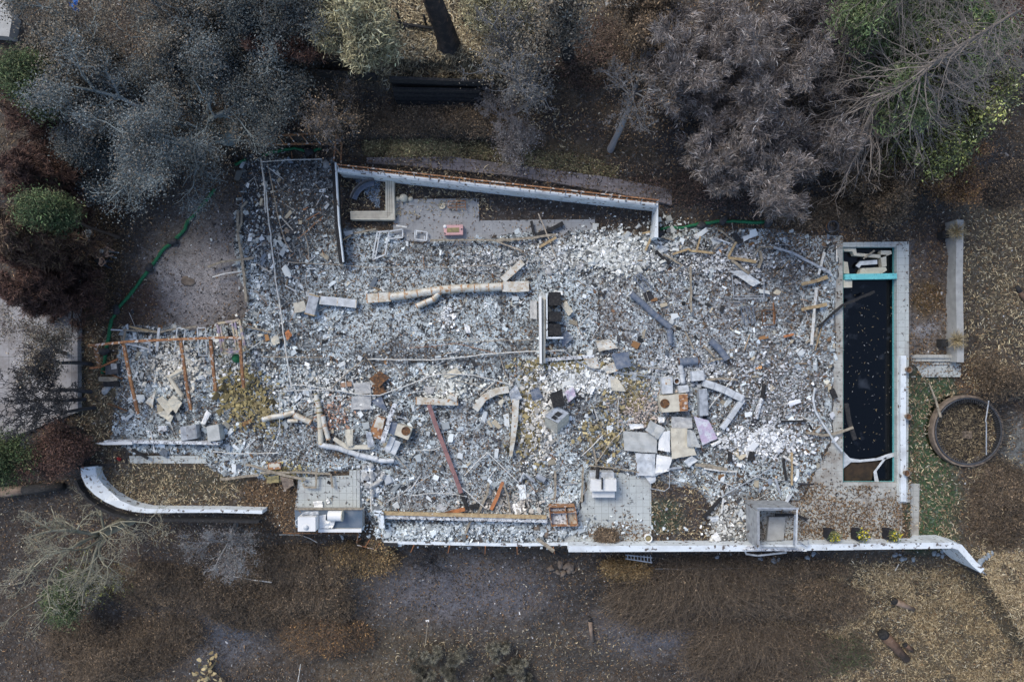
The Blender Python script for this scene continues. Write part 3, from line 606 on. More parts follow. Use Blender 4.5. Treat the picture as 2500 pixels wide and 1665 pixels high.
# ================================================================ TREES AND SHRUBS
UP = np.array([0, 0, 1.])
def nrm(v): return v/(math.sqrt(v[0]*v[0]+v[1]*v[1]+v[2]*v[2])+1e-9)
def grow(rg, p, d, L, r, lvl, cf, segs, tips):
    n = cf['n'][lvl]; st = L/n; rend = r*cf['taper']; wob = cf['wob']
    for i in range(n):
        d = nrm(d+rg.normal(0, wob, 3)+UP*cf['up'][lvl]); q = p+d*st
        r0 = r+(rend-r)*i/n; r1 = r+(rend-r)*(i+1)/n
        segs.append((*p, *q, max(r0, cf['rmin']), max(r1, cf['rmin']*.8))); p = q
        if lvl+1 < len(cf['n']) and i >= cf['first'][lvl]:
            for _ in range(cf['kids'][lvl] if rg.rand() < cf['pk'][lvl] else 0):
                a = rg.uniform(0, 6.28); t = np.array([math.cos(a), math.sin(a), rg.uniform(-.3, .5)]); t = nrm(t-d*np.dot(t, d))
                an = rg.uniform(*cf['ang'])
                grow(rg, p, nrm(d*math.cos(an)+t*math.sin(an)), L*cf['ratio'][lvl]*rg.uniform(.6, 1.1)*(1-.35*i/n), r1*.62, lvl+1, cf, segs, tips)
        elif lvl+1 == len(cf['n']): tips.append((*p, *d))
CF = dict(n=[6,5,4,3], taper=.35, wob=.17, up=[.03,.03,.02,.02], rmin=.012, first=[1,0,0,0], kids=[2,2,1,1], pk=[.9,.7,.75,.8], ang=(.45,1.1), ratio=[.5,.5,.5,.5])
PAL = dict(
 grey=[(4,(.125,.148,.155),.2),(3,(.088,.105,.112),.22),(2.4,(.17,.148,.12),.25),(.3,(.28,.3,.3),.2)],
 greydark=[(4,(.07,.086,.09),.2),(3,(.048,.06,.064),.22),(2,(.12,.11,.09),.25),(.2,(.2,.22,.22),.3)],
 greybrown=[(4,(.17,.145,.115),.22),(3,(.11,.105,.09),.22),(1.6,(.24,.19,.13),.25),(.4,(.25,.26,.24),.25)],
 redbrown=[(4,(.1,.052,.04),.3),(3,(.06,.034,.03),.3),(2,(.15,.085,.06),.3)],
 redbrowntan=[(4,(.12,.075,.055),.3),(3,(.075,.045,.036),.3),(2,(.2,.14,.085),.3)],
 mossgreen=[(4,(.12,.17,.07),.25),(3,(.09,.125,.055),.25),(2,(.2,.22,.12),.25)],
 green=[(4,(.045,.075,.03),.3),(3,(.07,.1,.04),.3),(2,(.12,.13,.06),.3)],
 darkgreen=[(4,(.025,.07,.02),.3),(3,(.05,.1,.03),.3),(1.4,(.16,.2,.04),.3)],
 yellowgreen=[(4,(.12,.13,.06),.3),(4,(.32,.34,.1),.3),(2,(.07,.075,.045),.3),(1.5,(.15,.12,.08),.3)],
 euca=[(4,(.34,.31,.18),.25),(3,(.22,.2,.12),.3),(2,(.45,.42,.28),.2),(1,(.12,.1,.07),.3)],
 pale=[(4,(.23,.205,.2),.28),(5,(.17,.15,.145),.28),(.7,(.42,.4,.39),.2),(2,(.17,.135,.11),.3)],
 rusty=[(4,(.2,.115,.06),.35),(3,(.13,.078,.048),.35),(1.4,(.42,.24,.09),.25)],
 straw=[(4,(.3,.26,.14),.35),(3,(.2,.16,.09),.35),(1,(.12,.14,.06),.3)],
 gold=[(4,(.33,.22,.1),.3),(3,(.22,.14,.06),.3),(1,(.45,.33,.17),.2)],
 brown=[(4,(.135,.097,.064),.3),(3,(.085,.065,.047),.3),(2,(.22,.155,.095),.3)],
 brownred=[(4,(.12,.075,.06),.3),(3,(.08,.06,.05),.3),(2,(.17,.11,.09),.3)],
 mossgrey=[(4,(.22,.21,.16),.3),(3,(.14,.135,.11),.3),(2,(.07,.066,.06),.3)],
 twig=[(3,(.2,.2,.21),.25),(2,(.13,.12,.12),.3)], twigd=[(3,(.09,.08,.08),.3),(2,(.05,.045,.045),.3)], twigb=[(3,(.2,.155,.115),.3),(2,(.12,.095,.075),.3)])
def tree(name, label, px, py, h, Rr, seed, leaf=None, bark=(.16,.165,.17), trunk_r=.28, nl=26, ls=(.1,.06), spread=.3, cfg=None, limbs=7, base=None, el=(.35,1.15), group=None, cat='tree', tuft=False, lean=0, frac=.3, zc=.7, up2=0, clump=.35, aim=None, sect=None, leafp=1.0, keep=None, maxtips=1500):
    """crown centred on photo pixel px, py at height zc*h above its foot; trunk foot below it or at pixel `base`"""
    rg = np.random.RandomState(seed)
    bx, by, _ = P(px, py, zc*h); top = np.array([bx, by, 0.])
    if base: bx, by, _ = P(base[0], base[1], 0)
    g = float(gz(np.array([bx]), np.array([by]))[0]); root = thing(name, label, cat, (bx, by, g-.1), group)
    cf = dict(CF); cf.update(cfg or {}); segs = []; tips = []
    p = np.array([bx, by, g-.2]); d = nrm(np.array([top[0]-bx, top[1]-by, h*zc])); L = h*frac/max(d[2], .2); n = 5; r = trunk_r
    trunk = []
    for i in range(n):
        d = nrm(d+rg.normal(0, .05, 3)); q = p+d*L/n; trunk.append((*p, *q, r*(1.25-.4*i/n) if i else r*1.5, r*(1.25-.4*(i+1)/n))); p = q
    r *= .8
    for k in range(limbs):
        a = (k+rg.uniform(-.3, .3))*2*math.pi/limbs if sect is None else rg.uniform(*sect)
        e = rg.uniform(*el); dd = np.array([math.cos(a)*math.cos(e), math.sin(a)*math.cos(e), math.sin(e)])
        q0 = p-d*L*rg.uniform(0, .25)
        Lk = Rr/(math.cos(e)+.001)*.62 if math.cos(e) > .5 else Rr*1.1
        grow(rg, q0, nrm(dd+d*.25), min(Lk, Rr*1.25), r*rg.uniform(.38, .6), 0, cf, segs, tips)
    T = np.array(tips); dist = np.hypot(T[:, 0]-p[0], T[:, 1]-p[1])
    if keep is not None:
        ax_, ay_ = app(T[:, 0], T[:, 1], T[:, 2]); T = T[keep(ax_, ay_)]
    if len(T) > maxtips: T = T[rg.permutation(len(T))[:maxtips]]
    for nm, S, kk in (('trunk', trunk, 9), ('branches', segs, 3)):
        v, q = tubes(S, kk); c = np.repeat(np.array(bark)*np.exp(rg.normal(0, .18, len(S)))[:, None], 2*kk, 0)
        np_mesh(nm, v, q, c, 'bark', parent=root, flat=False)

    if leaf:
        k_ = rg.rand(len(T)) < leafp; T = T[k_]
        n_ = len(T)*nl; C = np.repeat(T[:, :3], nl, 0)+rg.normal(0, spread, (n_, 3))*np.array([1, 1, .6])-np.array([0, 0, .12])
        br = np.repeat(np.exp(rg.normal(0, clump, len(T))), nl)[:, None]
        D = None
        if tuft: D = np.repeat(T[:, 3:6], nl, 0)+rg.normal(0, .33, (n_, 3)); C = np.repeat(T[:, :3], nl, 0)+rg.normal(0, spread*.35, (n_, 3))
        if aim is not None: D = np.array([*aim, -.2])+rg.normal(0, .5, (n_, 3))
        v, q, c = leaves(rg, C, D, ls[0]*np.exp(rg.normal(0, .25, n_)), np.full(n_, ls[1]), pick(rg, n_, PAL[leaf])*br, .25, .35)
        np_mesh('foliage', v, q, c, 'leaves', parent=root)
    return root
BARE = dict(n=[6,5,5,3], rmin=.0095, kids=[2,2,2,1], pk=[.85,.7,.5,.8], wob=.2)
g1 = 'scorched oaks along the upper left'
oak = dict(leaf='grey', nl=44, ls=(.085,.055), spread=.33, clump=.22, trunk_r=.5, limbs=8, group=g1, bark=(.25,.29,.3), cfg=dict(rmin=.017))
tree('oak_tree', 'ash grey scorched oak, widest crown, reaching toward the green wattle', 330, 330, 8.5, 6.0, 101, **{**oak, 'base': (560, 330)})
tree('oak_tree', 'brownish grey oak with pinkish patches in the far upper left', 200, 180, 8.0, 4.6, 102, **{**oak, 'leaf': 'greybrown'})
tree('oak_tree', 'dark slate coloured oak above the rusty upper railing', 630, 120, 8.5, 4.7, 103, **{**oak, 'leaf': 'greydark', 'bark': (.12,.125,.13)})
tree('oak_tree', 'brown topped oak at the top edge beside the blue tarp', 430, 30, 8.0, 4.6, 104, **{**oak, 'leaf': 'greybrown', 'nl': 30})
tree('oak_tree', 'sparse oak with bare pale limbs hanging over the left wing of the ruin', 470, 390, 7.0, 3.2, 105, **{**oak, 'leaf': 'greybrown', 'nl': 14, 'base': (590, 300), 'limbs': 6, 'trunk_r': .3, 'leafp': .5, 'spread': .3})
tree('oak_tree', 'grey oak crown overhanging the dark conifers at its lower left', 235, 400, 6.5, 2.6, 109, **{**oak, 'limbs': 6, 'trunk_r': .2, 'base': (330, 430)})
tree('burnt_shrub', 'dark russet burnt thicket at the top edge left of the pale eucalyptus', 690, 50, 6.0, 3.4, 106, leaf='redbrown', nl=16, ls=(.28,.03), tuft=True, bark=(.07,.055,.05), cat='shrub', cfg=BARE, trunk_r=.15)
tree('eucalyptus_tree', 'pale yellow leaved eucalyptus at the top edge above the charred stump', 850, 35, 8.5, 3.3, 107, leaf='euca', nl=34, ls=(.24,.05), spread=.3, group=None, limbs=7, bark=(.1,.09,.08))
tree('bare_tree', 'small bare grey tree drooping right of the rusty upper railing', 850, 260, 5.0, 3.0, 108, cfg=BARE, trunk_r=.1, bark=(.2,.19,.19), leaf='brown', nl=3, ls=(.08,.05), limbs=7, base=(800, 300), sect=(-1.9,.7))
# conifers down the left edge: drooping feathery plumes
CON = dict(n=[8,4,3], up=[-.015,-.02,-.03], kids=[2,1,1], pk=[.7,.8,.8], ratio=[.3,.5,.5], first=[1,0,0], ang=(.5,.9), wob=.08)
def conifer(name, label, px, py, h, Rr, seed, leaf, bark=(.06,.045,.04), whorls=26, nl=14, ls=(.26,.03), base=None, group=None, cfg=None, top=None, flat=.25, tr=.3, z0=.12, leafp=1, keepd=None):
    rg = np.random.RandomState(seed); bx, by, _ = P(px, py, h*.8)
    if base: bx, by, _ = P(base[0], base[1], 0)
    g = float(gz(np.array([bx]), np.array([by]))[0]); root = thing(name, label, 'tree', (bx, by, g-.1), group)
    cf = dict(CF); cf.update(CON); cf.update(cfg or {}); segs = []; tips = []
    p0 = np.array([bx, by, g-.2]); ln = np.array(top if top else (rg.normal(0, .2), rg.normal(0, .2), h)); trunk = []
    for i in range(10):
        a, b_ = i/10, (i+1)/10; trunk.append((*(p0+ln*a), *(p0+ln*b_), tr*(1.15-a), tr*(1.15-b_)))
    for k in range(whorls):
        t = z0+(1-z0)*(k+.5)/whorls
        for j in range(rg.randint(3, 6)):
            a = rg.uniform(0, 6.28); e = rg.normal(flat, .2); dd = np.array([math.cos(a)*math.cos(e), math.sin(a)*math.cos(e), math.sin(e)])
            grow(rg, p0+ln*t, dd, Rr*(1.05-t*.85)*rg.uniform(.7, 1.1), tr*.28*(1.2-t), 0, cf, segs, tips)
    v, q = tubes(trunk, 9); np_mesh('trunk', v, q, np.repeat(np.array(bark)[None]*1.1, len(v), 0), 'bark', parent=root, flat=False)
    v, q = tubes(segs, 3); np_mesh('branches', v, q, np.repeat(np.array(bark)*np.exp(rg.normal(0, .2, len(segs)))[:, None], 6, 0), 'bark', parent=root, flat=False)
    if leaf:
        T = np.array(tips); T = T[rg.permutation(len(T))[:2200]]
        n_ = len(T)*nl; D = np.repeat(T[:, 3:6], nl, 0)+rg.normal(0, .45, (n_, 3)); C = np.repeat(T[:, :3], nl, 0)-D*.1+rg.normal(0, .1, (n_, 3))
        br = np.repeat(np.exp(rg.normal(0, .3, len(T))), nl)[:, None]
        v, q, c = leaves(rg, C, D, ls[0]*np.exp(rg.normal(0, .25, n_)), np.full(n_, ls[1]), pick(rg, n_, PAL[leaf])*br, .2, .3)
        np_mesh('foliage', v, q, c, 'leaves', parent=root)
    return root
g2 = 'browned conifers down the left edge'
for i, (x, y, h, rr, lf, lb) in enumerate([
    (15,210,7.5,3.0,'redbrown','red brown conifer at the left edge with green tufts around it'),
    (60,420,7.0,3.0,'redbrown','red brown conifer left of the grey oak crown'),
    (25,560,8.0,3.2,'redbrowntan','tan tipped brown conifer at the left edge level with the two people'),
    (40,615,6.0,2.0,'redbrown','dark brown conifer nearest to the two people'),
    (55,700,6.5,2.6,'redbrown','lowest browned conifer, hanging over the tiled driveway')]):
    conifer('conifer', lb, x, y, h, rr, 120+i, lf, group=g2, whorls=18, nl=16)
g3 = 'green shoots among the left conifers'
for i, (x, y, r_, lb) in enumerate([(30,195,.6,'bright green foliage clump between the upper left conifers'),(8,140,.45,'pale green clump just below the road corner'),(45,515,.3,'small yellow green clump in the middle left conifers'),(20,1130,1.3,'green bush at the left edge below the driveway wall'),(15,1560,1.5,'dim green bush in the lower left corner')]):
    tree('green_bush', lb, x, y, 9.5 if y < 600 else 2.5, r_*1.25, 140+i, leaf='green', nl=9, ls=(.13,.04), spread=.4, clump=.5, cat='shrub', zc=.9, frac=.8, trunk_r=.08, limbs=6, bark=(.08,.06,.05), group=None)
# dark bare trees whose branches lie over the driveway
g4 = 'black burnt saplings over the driveway'
for i, (bx, by, tx_, ty_, lb) in enumerate([(225,889,60,880,'uppermost black sapling leaning over the driveway'),(225,957,20,950,'middle black sapling leaning over the driveway'),(210,974,40,985,'short black sapling just under the middle one over the driveway'),(232,994,90,1010,'lowest black sapling beside the driveway wall')]):
    tree('burnt_sapling', lb, tx_, ty_, 6.0, 2.5, 150+i, cfg=dict(BARE, n=[6,5,5,3], up=[.05,.02,0,0], rmin=.015, pk=[.8,.6,.5,.8]), trunk_r=.1, bark=(.04,.04,.045), base=(bx, by), limbs=6, group=g4, frac=.45, el=(.5,1.3))
tree('bare_tree', 'brown twiggy bare tree at the left edge over the driveway tiles', 50, 870, 6.0, 2.6, 158, cfg=BARE, trunk_r=.1, bark=(.13,.1,.09), leaf='greybrown', nl=4, ls=(.1,.05))
# centre top
tree('bare_tree', 'tall bare grey tree with pale upper limbs above the flagstone path', 1290, 180, 8.0, 4.4, 160, cfg=dict(BARE, wob=.16), trunk_r=.3, bark=(.21,.215,.23), leaf='greybrown', nl=3, ls=(.09,.05), base=(1310, 230), limbs=9)
tree('bare_tree', 'ash pale twiggy bare bush above the golden ground cover', 1270, 340, 3.2, 1.9, 161, cfg=dict(BARE, n=[6,5,5,3]), trunk_r=.08, bark=(.3,.28,.27), leaf='pale', nl=5, ls=(.06,.04), limbs=9)
tree('bare_tree', 'bare grey tree with a slanting pale trunk rooted in black soil', 1545, 210, 6.0, 3.6, 162, cfg=dict(BARE, wob=.15), trunk_r=.16, bark=(.25,.25,.26), base=(1489, 368), limbs=8, frac=.75, el=(.0,.8), leaf='brown', nl=2, ls=(.07,.05))
tree('bare_tree', 'lilac grey bare thicket left of the slate tree trunk', 1230, 260, 4.5, 2.3, 163, cfg=dict(BARE, n=[6,5,5,3]), trunk_r=.08, bark=(.2,.19,.2), limbs=9)
tree('burnt_tree', 'black trunked tree at the top edge with brown scorched leaves', 1385, 60, 9.5, 3.0, 164, leaf='greybrown', nl=6, ls=(.12,.06), trunk_r=.32, bark=(.02,.02,.024), base=(1383, 160), frac=.6)
tree('shrub', 'olive brown leafy shrub at the top edge right of the pale far patio', 1590, 20, 6.5, 2.7, 165, leaf='brown', nl=16, ls=(.12,.06), trunk_r=.15, bark=(.08,.07,.06))
tree('shrub', 'brown leafy shrub at the top edge right of the big charred trunk', 1230, 20, 6.0, 2.6, 166, leaf='euca', nl=10, ls=(.16,.04), trunk_r=.15, bark=(.08,.07,.06))
# right top: pale plumed eucalypts
g5 = 'heat bleached eucalypts above the pool'
PL = dict(leaf='pale', nl=15, ls=(.27,.03), tuft=True, trunk_r=.25, bark=(.2,.175,.17), group=g5, limbs=10, cfg=dict(n=[6,5,4,3], wob=.14), spread=.3, clump=.3, maxtips=1900)
tree('eucalyptus_tree', 'heat bleached eucalyptus, leftmost of the pale plumed crowns', 1740, 110, 9, 4.3, 170, **PL)
tree('eucalyptus_tree', 'heat bleached eucalyptus lowest down, its plumes reaching the burnt rubble', 1880, 400, 7.5, 4.3, 171, **PL)
tree('eucalyptus_tree', 'heat bleached eucalyptus at the top edge between plumes and the big bare pine', 1930, 60, 9, 4.4, 172, **PL)
tree('eucalyptus_tree', 'heat bleached eucalyptus in the middle of the pale plumed crowns', 1790, 270, 8.5, 4.3, 173, **PL)
tree('eucalyptus_tree', 'heat bleached eucalyptus beside the dark soil with scattered bright plumes', 2000, 260, 8.0, 4.0, 174, **{**PL, 'nl': 8})
FISH = dict(n=[7,4,3], up=[.0,.0,.0], kids=[1,1,1], pk=[.9,.6,.5], ratio=[.38,.5,.5], first=[1,0,0], ang=(.35,.8), wob=.17, rmin=.0085, taper=.2)
conifer('bare_pine', 'tall leafless pine leaning to the upper right, longest pale trunk', 2150, 160, 15, 6.6, 180, None, bark=(.21,.185,.17), whorls=44, base=(2012,318), cfg=FISH, top=(.4,-.2,16), tr=.3, flat=-.1, z0=.15)
conifer('bare_pine', 'second leafless pine further up and left with a slimmer trunk', 2100, 60, 14, 6.0, 181, None, bark=(.19,.165,.155), whorls=44, base=(1960,165), cfg=FISH, top=(.3,.2,15), tr=.24, flat=-.1, z0=.2)
conifer('bare_pine', 'short leafless pine above the rusty shrub by the pool', 2200, 280, 9, 5.0, 182, None, bark=(.24,.22,.21), whorls=26, base=(2100,330), cfg=FISH, top=(.5,-.3,10), tr=.2, flat=-.05, z0=.25)
conifer('bare_pine', 'leafless pine crossing the top edge between green crown and pale plumes', 2230, 20, 13, 5.5, 192, None, bark=(.2,.185,.16), whorls=36, base=(2080,150), cfg=FISH, top=(.2,.1,14), tr=.18, flat=-.1, z0=.25)
conifer('bare_pine', 'slender leafless pine nearest to the yellow green crown', 2290, 180, 11, 4.5, 193, None, bark=(.25,.23,.2), whorls=30, base=(2190,270), cfg=FISH, top=(.6,.3,12), tr=.14, flat=-.1, z0=.3)
tree('green_tree', 'grey green leafy tree under the bare pine trunks at the top', 2220, 60, 11, 6.4, 183, leaf='mossgreen', nl=26, ls=(.2,.05), trunk_r=.25, bark=(.1,.09,.08), clump=.45)
tree('green_tree', 'deep green crown at the upper right, brightest green of all', 2360, 100, 9, 3.2, 184, frac=.5, leaf='darkgreen', nl=26, ls=(.16,.05), trunk_r=.18, bark=(.08,.07,.06))
tree('green_tree', 'yellow green speckled crown between the pines and the right edge', 2320, 215, 8.5, 3.8, 185, frac=.5, leaf='yellowgreen', nl=28, ls=(.13,.07), trunk_r=.18, bark=(.1,.09,.08), clump=.5)
tree('green_tree', 'lower yellow green shrub above the rusty bush', 2270, 335, 6, 3.1, 186, frac=.45, leaf='yellowgreen', nl=24, ls=(.13,.07), trunk_r=.12, bark=(.1,.09,.08), clump=.5)
tree('rusty_bush', 'rust brown bush with an orange right rim near the pool', 2330, 400, 4, 3.3, 187, leaf='rusty', nl=24, ls=(.1,.05), trunk_r=.12, bark=(.12,.09,.08), limbs=9, cat='shrub', spread=.2)
tree('brown_bush', 'brown matted bush directly above the pool spa', 2150, 470, 2.6, 3.0, 188, leaf='brown', nl=14, ls=(.1,.05), trunk_r=.1, bark=(.12,.1,.09), limbs=10, cat='shrub', spread=.2)
tree('bare_tree', 'bare slate coloured tree against the upper right edge', 2470, 120, 7, 3.0, 189, cfg=BARE, trunk_r=.16, bark=(.17,.17,.19), leaf='redbrown', nl=3, ls=(.08,.05))
tree('burnt_shrub', 'dark reddish leafless shrub in the top right corner', 2500, 20, 5, 3.0, 190, cfg=BARE, leaf='redbrown', nl=8, ls=(.1,.05), trunk_r=.1, bark=(.08,.06,.06), cat='shrub')
tree('burnt_shrub', 'soft brown burnt shrub right of the round trampoline pit', 2468, 925, 2.0, 1.5, 191, cfg=BARE, leaf='brown', nl=8, ls=(.1,.03), trunk_r=.06, bark=(.08,.07,.06), cat='shrub')
# bottom left
tree('bare_tree', 'bare tree with yellow lichen on its limbs in the lower left', 95, 1420, 7.5, 5.4, 200, cfg=dict(BARE, wob=.2, pk=[.7,.55,.5,.8]), trunk_r=.3, bark=(.34,.32,.24), base=(255, 1295), limbs=9, frac=.4, leaf='greybrown', nl=3, ls=(.07,.03))
tree('bare_tree', 'bare grey tree with silvery twig ends below the long curved wall', 490, 1420, 5.5, 3.0, 201, cfg=BARE, trunk_r=.12, bark=(.26,.27,.28), base=(540, 1300), limbs=8, frac=.3, leaf='pale', nl=3, ls=(.05,.03))
tree('green_bush', 'grey green twiggy bush under the lichen covered tree', 80, 1510, 3.5, 2.6, 202, leaf='yellowgreen', nl=2, leafp=.5, ls=(.08,.03), trunk_r=.1, bark=(.2,.2,.18), cat='shrub', cfg=BARE)
tree('burnt_tree', 'flat black spidery burnt tree on the lilac ash below the house', 1035, 1420, 2.5, 2.0, 203, cfg=dict(BARE, n=[6,5,4]), trunk_r=.09, bark=(.03,.03,.035), limbs=7, el=(.0,.5))
tree('burnt_shrub', 'wine dark burnt shrub at the left end of the curved wall', 120, 1110, 2.6, 1.7, 204, leaf='redbrown', nl=10, ls=(.12,.04), trunk_r=.08, bark=(.06,.045,.04), cat='shrub')
# brush: mounds of long thin stems
def brush(name, label, px, py, rx, ry, h, seed, pal, n_=1500, L=1.3, r=.009, group=None, leaf=None, nl=0, ang=0.0, cat='shrub'):
    rg = np.random.RandomState(seed); X, Y, Z = PG(px, py); root = thing(name, label, cat, (float(X), float(Y), float(Z)), group)
    a = rg.uniform(0, 6.28, n_); q = np.sqrt(rg.rand(n_)); ca, sa = math.cos(R(ang)), math.sin(R(ang))
    ex = q*np.cos(a)*rx; ey = q*np.sin(a)*ry; lx = px+ex*ca-ey*sa; ly = py+ex*sa+ey*ca
    lx += (fbm(lx, ly, 40, seed)-.5)*30; ly += (fbm(lx, ly, 40, seed+3)-.5)*30
    X, Y, Z = PG(lx, ly); hh = h*(1-q*q)*(.45+.75*fbm(lx, ly, 30, seed+5))
    az = a+rg.normal(0, 1.0, n_); S = []; p = np.stack([X, Y, Z+hh*.55], 1); tilt = rg.uniform(.1, 1.0, n_); ln = L*np.exp(rg.normal(0, .35, n_)); col = pick(rg, n_, PAL[pal]); C = []
    for i in range(3):
        d = np.stack([np.cos(az)*np.cos(tilt), np.sin(az)*np.cos(tilt), np.sin(tilt)], 1); e = p+d*ln[:, None]/3
        S.append(np.concatenate([p, e, np.full((n_, 1), r*(1-.25*i)), np.full((n_, 1), r*(1-.25*(i+1)))], 1)); C.append(col); p = e; tilt = tilt-.45; az = az+rg.normal(0, .25, n_)
    S = np.concatenate(S); v, q_ = tubes(S, 3); np_mesh('stems', v, q_, np.repeat(np.concatenate(C), 6, 0), 'bark', parent=root, flat=False)
    if leaf:
        n2 = n_*nl; k = rg.randint(0, len(S), n2); v, q_, c = leaves(rg, S[k, :3]+rg.normal(0, .1, (n2, 3)), None, rg.uniform(.06, .15, n2), np.full(n2, .045), pick(rg, n2, PAL[leaf])*np.exp((fbm(lx, ly, 25, seed+9)[k % n_]-.5)*2.2)[:, None], .3, .5)
        np_mesh('foliage', v, q_, c, 'leaves', parent=root)
    return root
B = [
 ('brush','largest tangle of long brown stems below the white parapet',1700,1450,200,95,1.6,'twigb',5200,1.7,'brown',2,-8),
 ('brush','long stemmed brown tangle in the bottom right middle, spreading to the bottom edge',1850,1590,170,90,1.3,'twigb',4200,1.4,'brown',3,0),
 ('brush','golden leaved bush standing under the parapet beside the ladder',1530,1390,50,32,1.3,'twigb',900,.6,'gold',14,0),
 ('brush','brown bush strip hugging the parapet foot below the block chimney',1850,1385,220,28,.6,'twigb',1800,.6,'brown',6,2),
 ('brush','olive brown bush directly below the outdoor counter',720,1385,140,55,1.0,'twigb',3000,.8,'brown',6,0),
 ('brush','tan brown bush right of the olive one below the counter',880,1360,90,45,.9,'twigb',1800,.7,'gold',3,0),
 ('brush','brown bush above the grassy one at lower centre left',740,1470,110,60,1.0,'twigb',2400,.8,'brown',6,0),
 ('brush','reddish brown upright bush at lower centre left near the bottom edge',800,1555,110,55,1.1,'twigb',2300,.9,'rusty',3,0),
 ('brush','broad dark brown bush left of the lilac ash patch',560,1470,130,60,.9,'twigb',2600,.9,'brown',5,20),
 ('brush','dark olive low brush below the curved wall',370,1430,150,60,.7,'twigb',2600,.7,'brown',5,0),
 ('brush','grassy brown brush along the bottom edge at lower left',330,1585,170,70,1.0,'twigb',3600,1.0,'brown',4,-20),
 ('brush','brown brush at the far lower left between trees',200,1560,80,60,.8,'twigb',1200,.8,'brown',4,0),
 ('brush','dry brush clump in the right slope centre',2000,1470,110,60,.8,'twigb',1800,.8,'brown',6,0),
 ('brush','dry brush with green leaves near the bottom right logs',2020,1600,110,50,.8,'twigb',1500,.8,'green',2,0),
 ('brush','brown brush right of the lawn and left of the right edge',2440,1230,70,110,.8,'twigb',1700,.7,'brown',6,0),
 ('ground_cover','straw coloured ground cover strip along the flagstone path, left half',1040,368,150,28,.35,'twigb',1100,.4,'straw',14,3),
 ('ground_cover','straw coloured ground cover strip along the flagstone path, right half',1330,398,180,26,.35,'twigb',1100,.4,'straw',10,8),
 ('brush','dark brown brush between the black terrace and the straw ground cover',1080,300,200,38,.7,'twigb',2200,.7,'brown',6,0),
 ('brush','brown brush behind the tall bare tree at top centre',1440,130,110,90,.8,'twigb',2400,.8,'brownred',6,0),
 ('brush','charred low brush above the right green wattle',1720,470,190,40,.5,'twigd',2000,.6,'brownred',3,5),
 ('brush','brown brush below the bleached eucalypts, left of the pool spa',2010,520,110,36,.6,'twigb',1500,.6,'brown',6,0),
 ('brush','dark matted brush at the right edge above the dry lawn',2450,450,60,60,.5,'twigd',900,.6,'brown',3,0),
 ('brush','grey brown brush between oak and rusty upper railing',700,290,100,40,.8,'twigd',1600,.8,'brownred',4,0),
]
for i, (nm, lb, x, y, rx, ry, h, pal, n_, L, lf, nl, ang) in enumerate(B):
    brush(nm, lb, x, y, rx, ry, h, 300+i, pal, n_, L, leaf=lf, nl=nl, ang=ang)
# pale mossy pine shoots at the bottom centre
g6 = 'pale needle tufts at the bottom centre'
WH = ['leftmost','second from the left','third','fourth, dark gapped','fifth','sixth, roundest','rightmost but one','rightmost']
for i, (x, y, r_) in enumerate([(1050,1600,.9),(1030,1650,.9),(1100,1640,.6),(1120,1590,.5),(1215,1590,.9),(1205,1645,.9),(1255,1625,.7),(1290,1655,.7)]):
    rg = np.random.RandomState(400+i); X, Y, Z = [float(t) for t in PG(x, y)]; root = thing('needle_bush', 'pale olive needle bush at the bottom centre, %s of eight' % WH[i], 'shrub', (X, Y, Z), g6)
    n_ = 9; cs = np.stack([X+rg.normal(0, r_*.5, n_), Y+rg.normal(0, r_*.5, n_), Z+rg.uniform(.5, 1.2, n_)], 1)
    S = [(X, Y, Z, *c, .05, .03) for c in cs]; v, q = tubes(S, 5); np_mesh('stems', v, q, np.tile([[.05,.045,.04]], (len(v), 1)), 'bark', parent=root)
    k = 260; n2 = n_*k; D = rg.normal(0, 1, (n2, 3)); D[:, 2] = np.abs(D[:, 2]); D = D/np.linalg.norm(D, axis=1, keepdims=True)
    v, q, c = leaves(rg, np.repeat(cs, k, 0)+D*.12, D, rg.uniform(.15, .3, n2), np.full(n2, .022), pick(rg, n2, PAL['mossgrey'])*np.repeat(np.exp(rg.normal(0, .4, n_)), k)[:, None], .2, .3); np_mesh('needles', v, q, c, 'leaves', parent=root)
# large charred eucalyptus trunk leaning out at the top, and a stump
def bigtrunk(name, label, pts, rs_, m, cat='tree', k=12, seed=1, part='trunk'):
    rg = random.Random(seed); root = thing(name, label, cat, W([pts[0]])[0]); b_ = MB(); w_ = W(pts)
    prof = [(math.cos(2*math.pi*j/k)*(1+rg.uniform(-.18, .22)), math.sin(2*math.pi*j/k)*(1+rg.uniform(-.18, .22))) for j in range(k)]
    b_.sweep(w_, prof, True, rs_); b_.sm = True; b_.build(part, m, root); return root
mat('charred_bark', (.02,.02,.024), (.07,.055,.05), 2.2, .45, .7, (.16,.1,.07), 3, .64, bump=.9, bs=8)
bt = bigtrunk('eucalyptus_tree', 'huge charred eucalyptus trunk leaning out over the top edge', [(1100,150,1.0),(1098,125,1.6),(1092,95,3),(1080,60,4.6),(1062,15,6.5),(1040,-40,9),(1020,-100,11)], [1.15,.75,.55,.5,.45,.36,.3], 'charred_bark')
rb = MB()
for a, l_ in ((4.5,1.5),(5.4,1.0),(3.7,.9),(.3,.8),(2.4,.7)):
    p = W([(1100,150,1.0)])[0]; e = (p[0]+math.cos(a)*l_*1.2, p[1]+math.sin(a)*l_*1.4, .75); mid = ((p[0]+e[0])/2, (p[1]+e[1])/2, 1.2); rb.tube([(p[0],p[1],1.5), mid, e], 1, 7, True, [.4,.3,.06])
rb.build('root_flare', 'charred_bark', bt)
bigtrunk('tree_stump', 'black burnt stump with a jagged spike left of the huge trunk', [(915,98,1.0),(914,85,1.6),(912,72,2.1),(910,55,2.9),(909,44,3.4)], [.62,.5,.36,.2,.04], 'charred', 'stump', 10, 3)
lg = 'cut logs on the lower right slope'
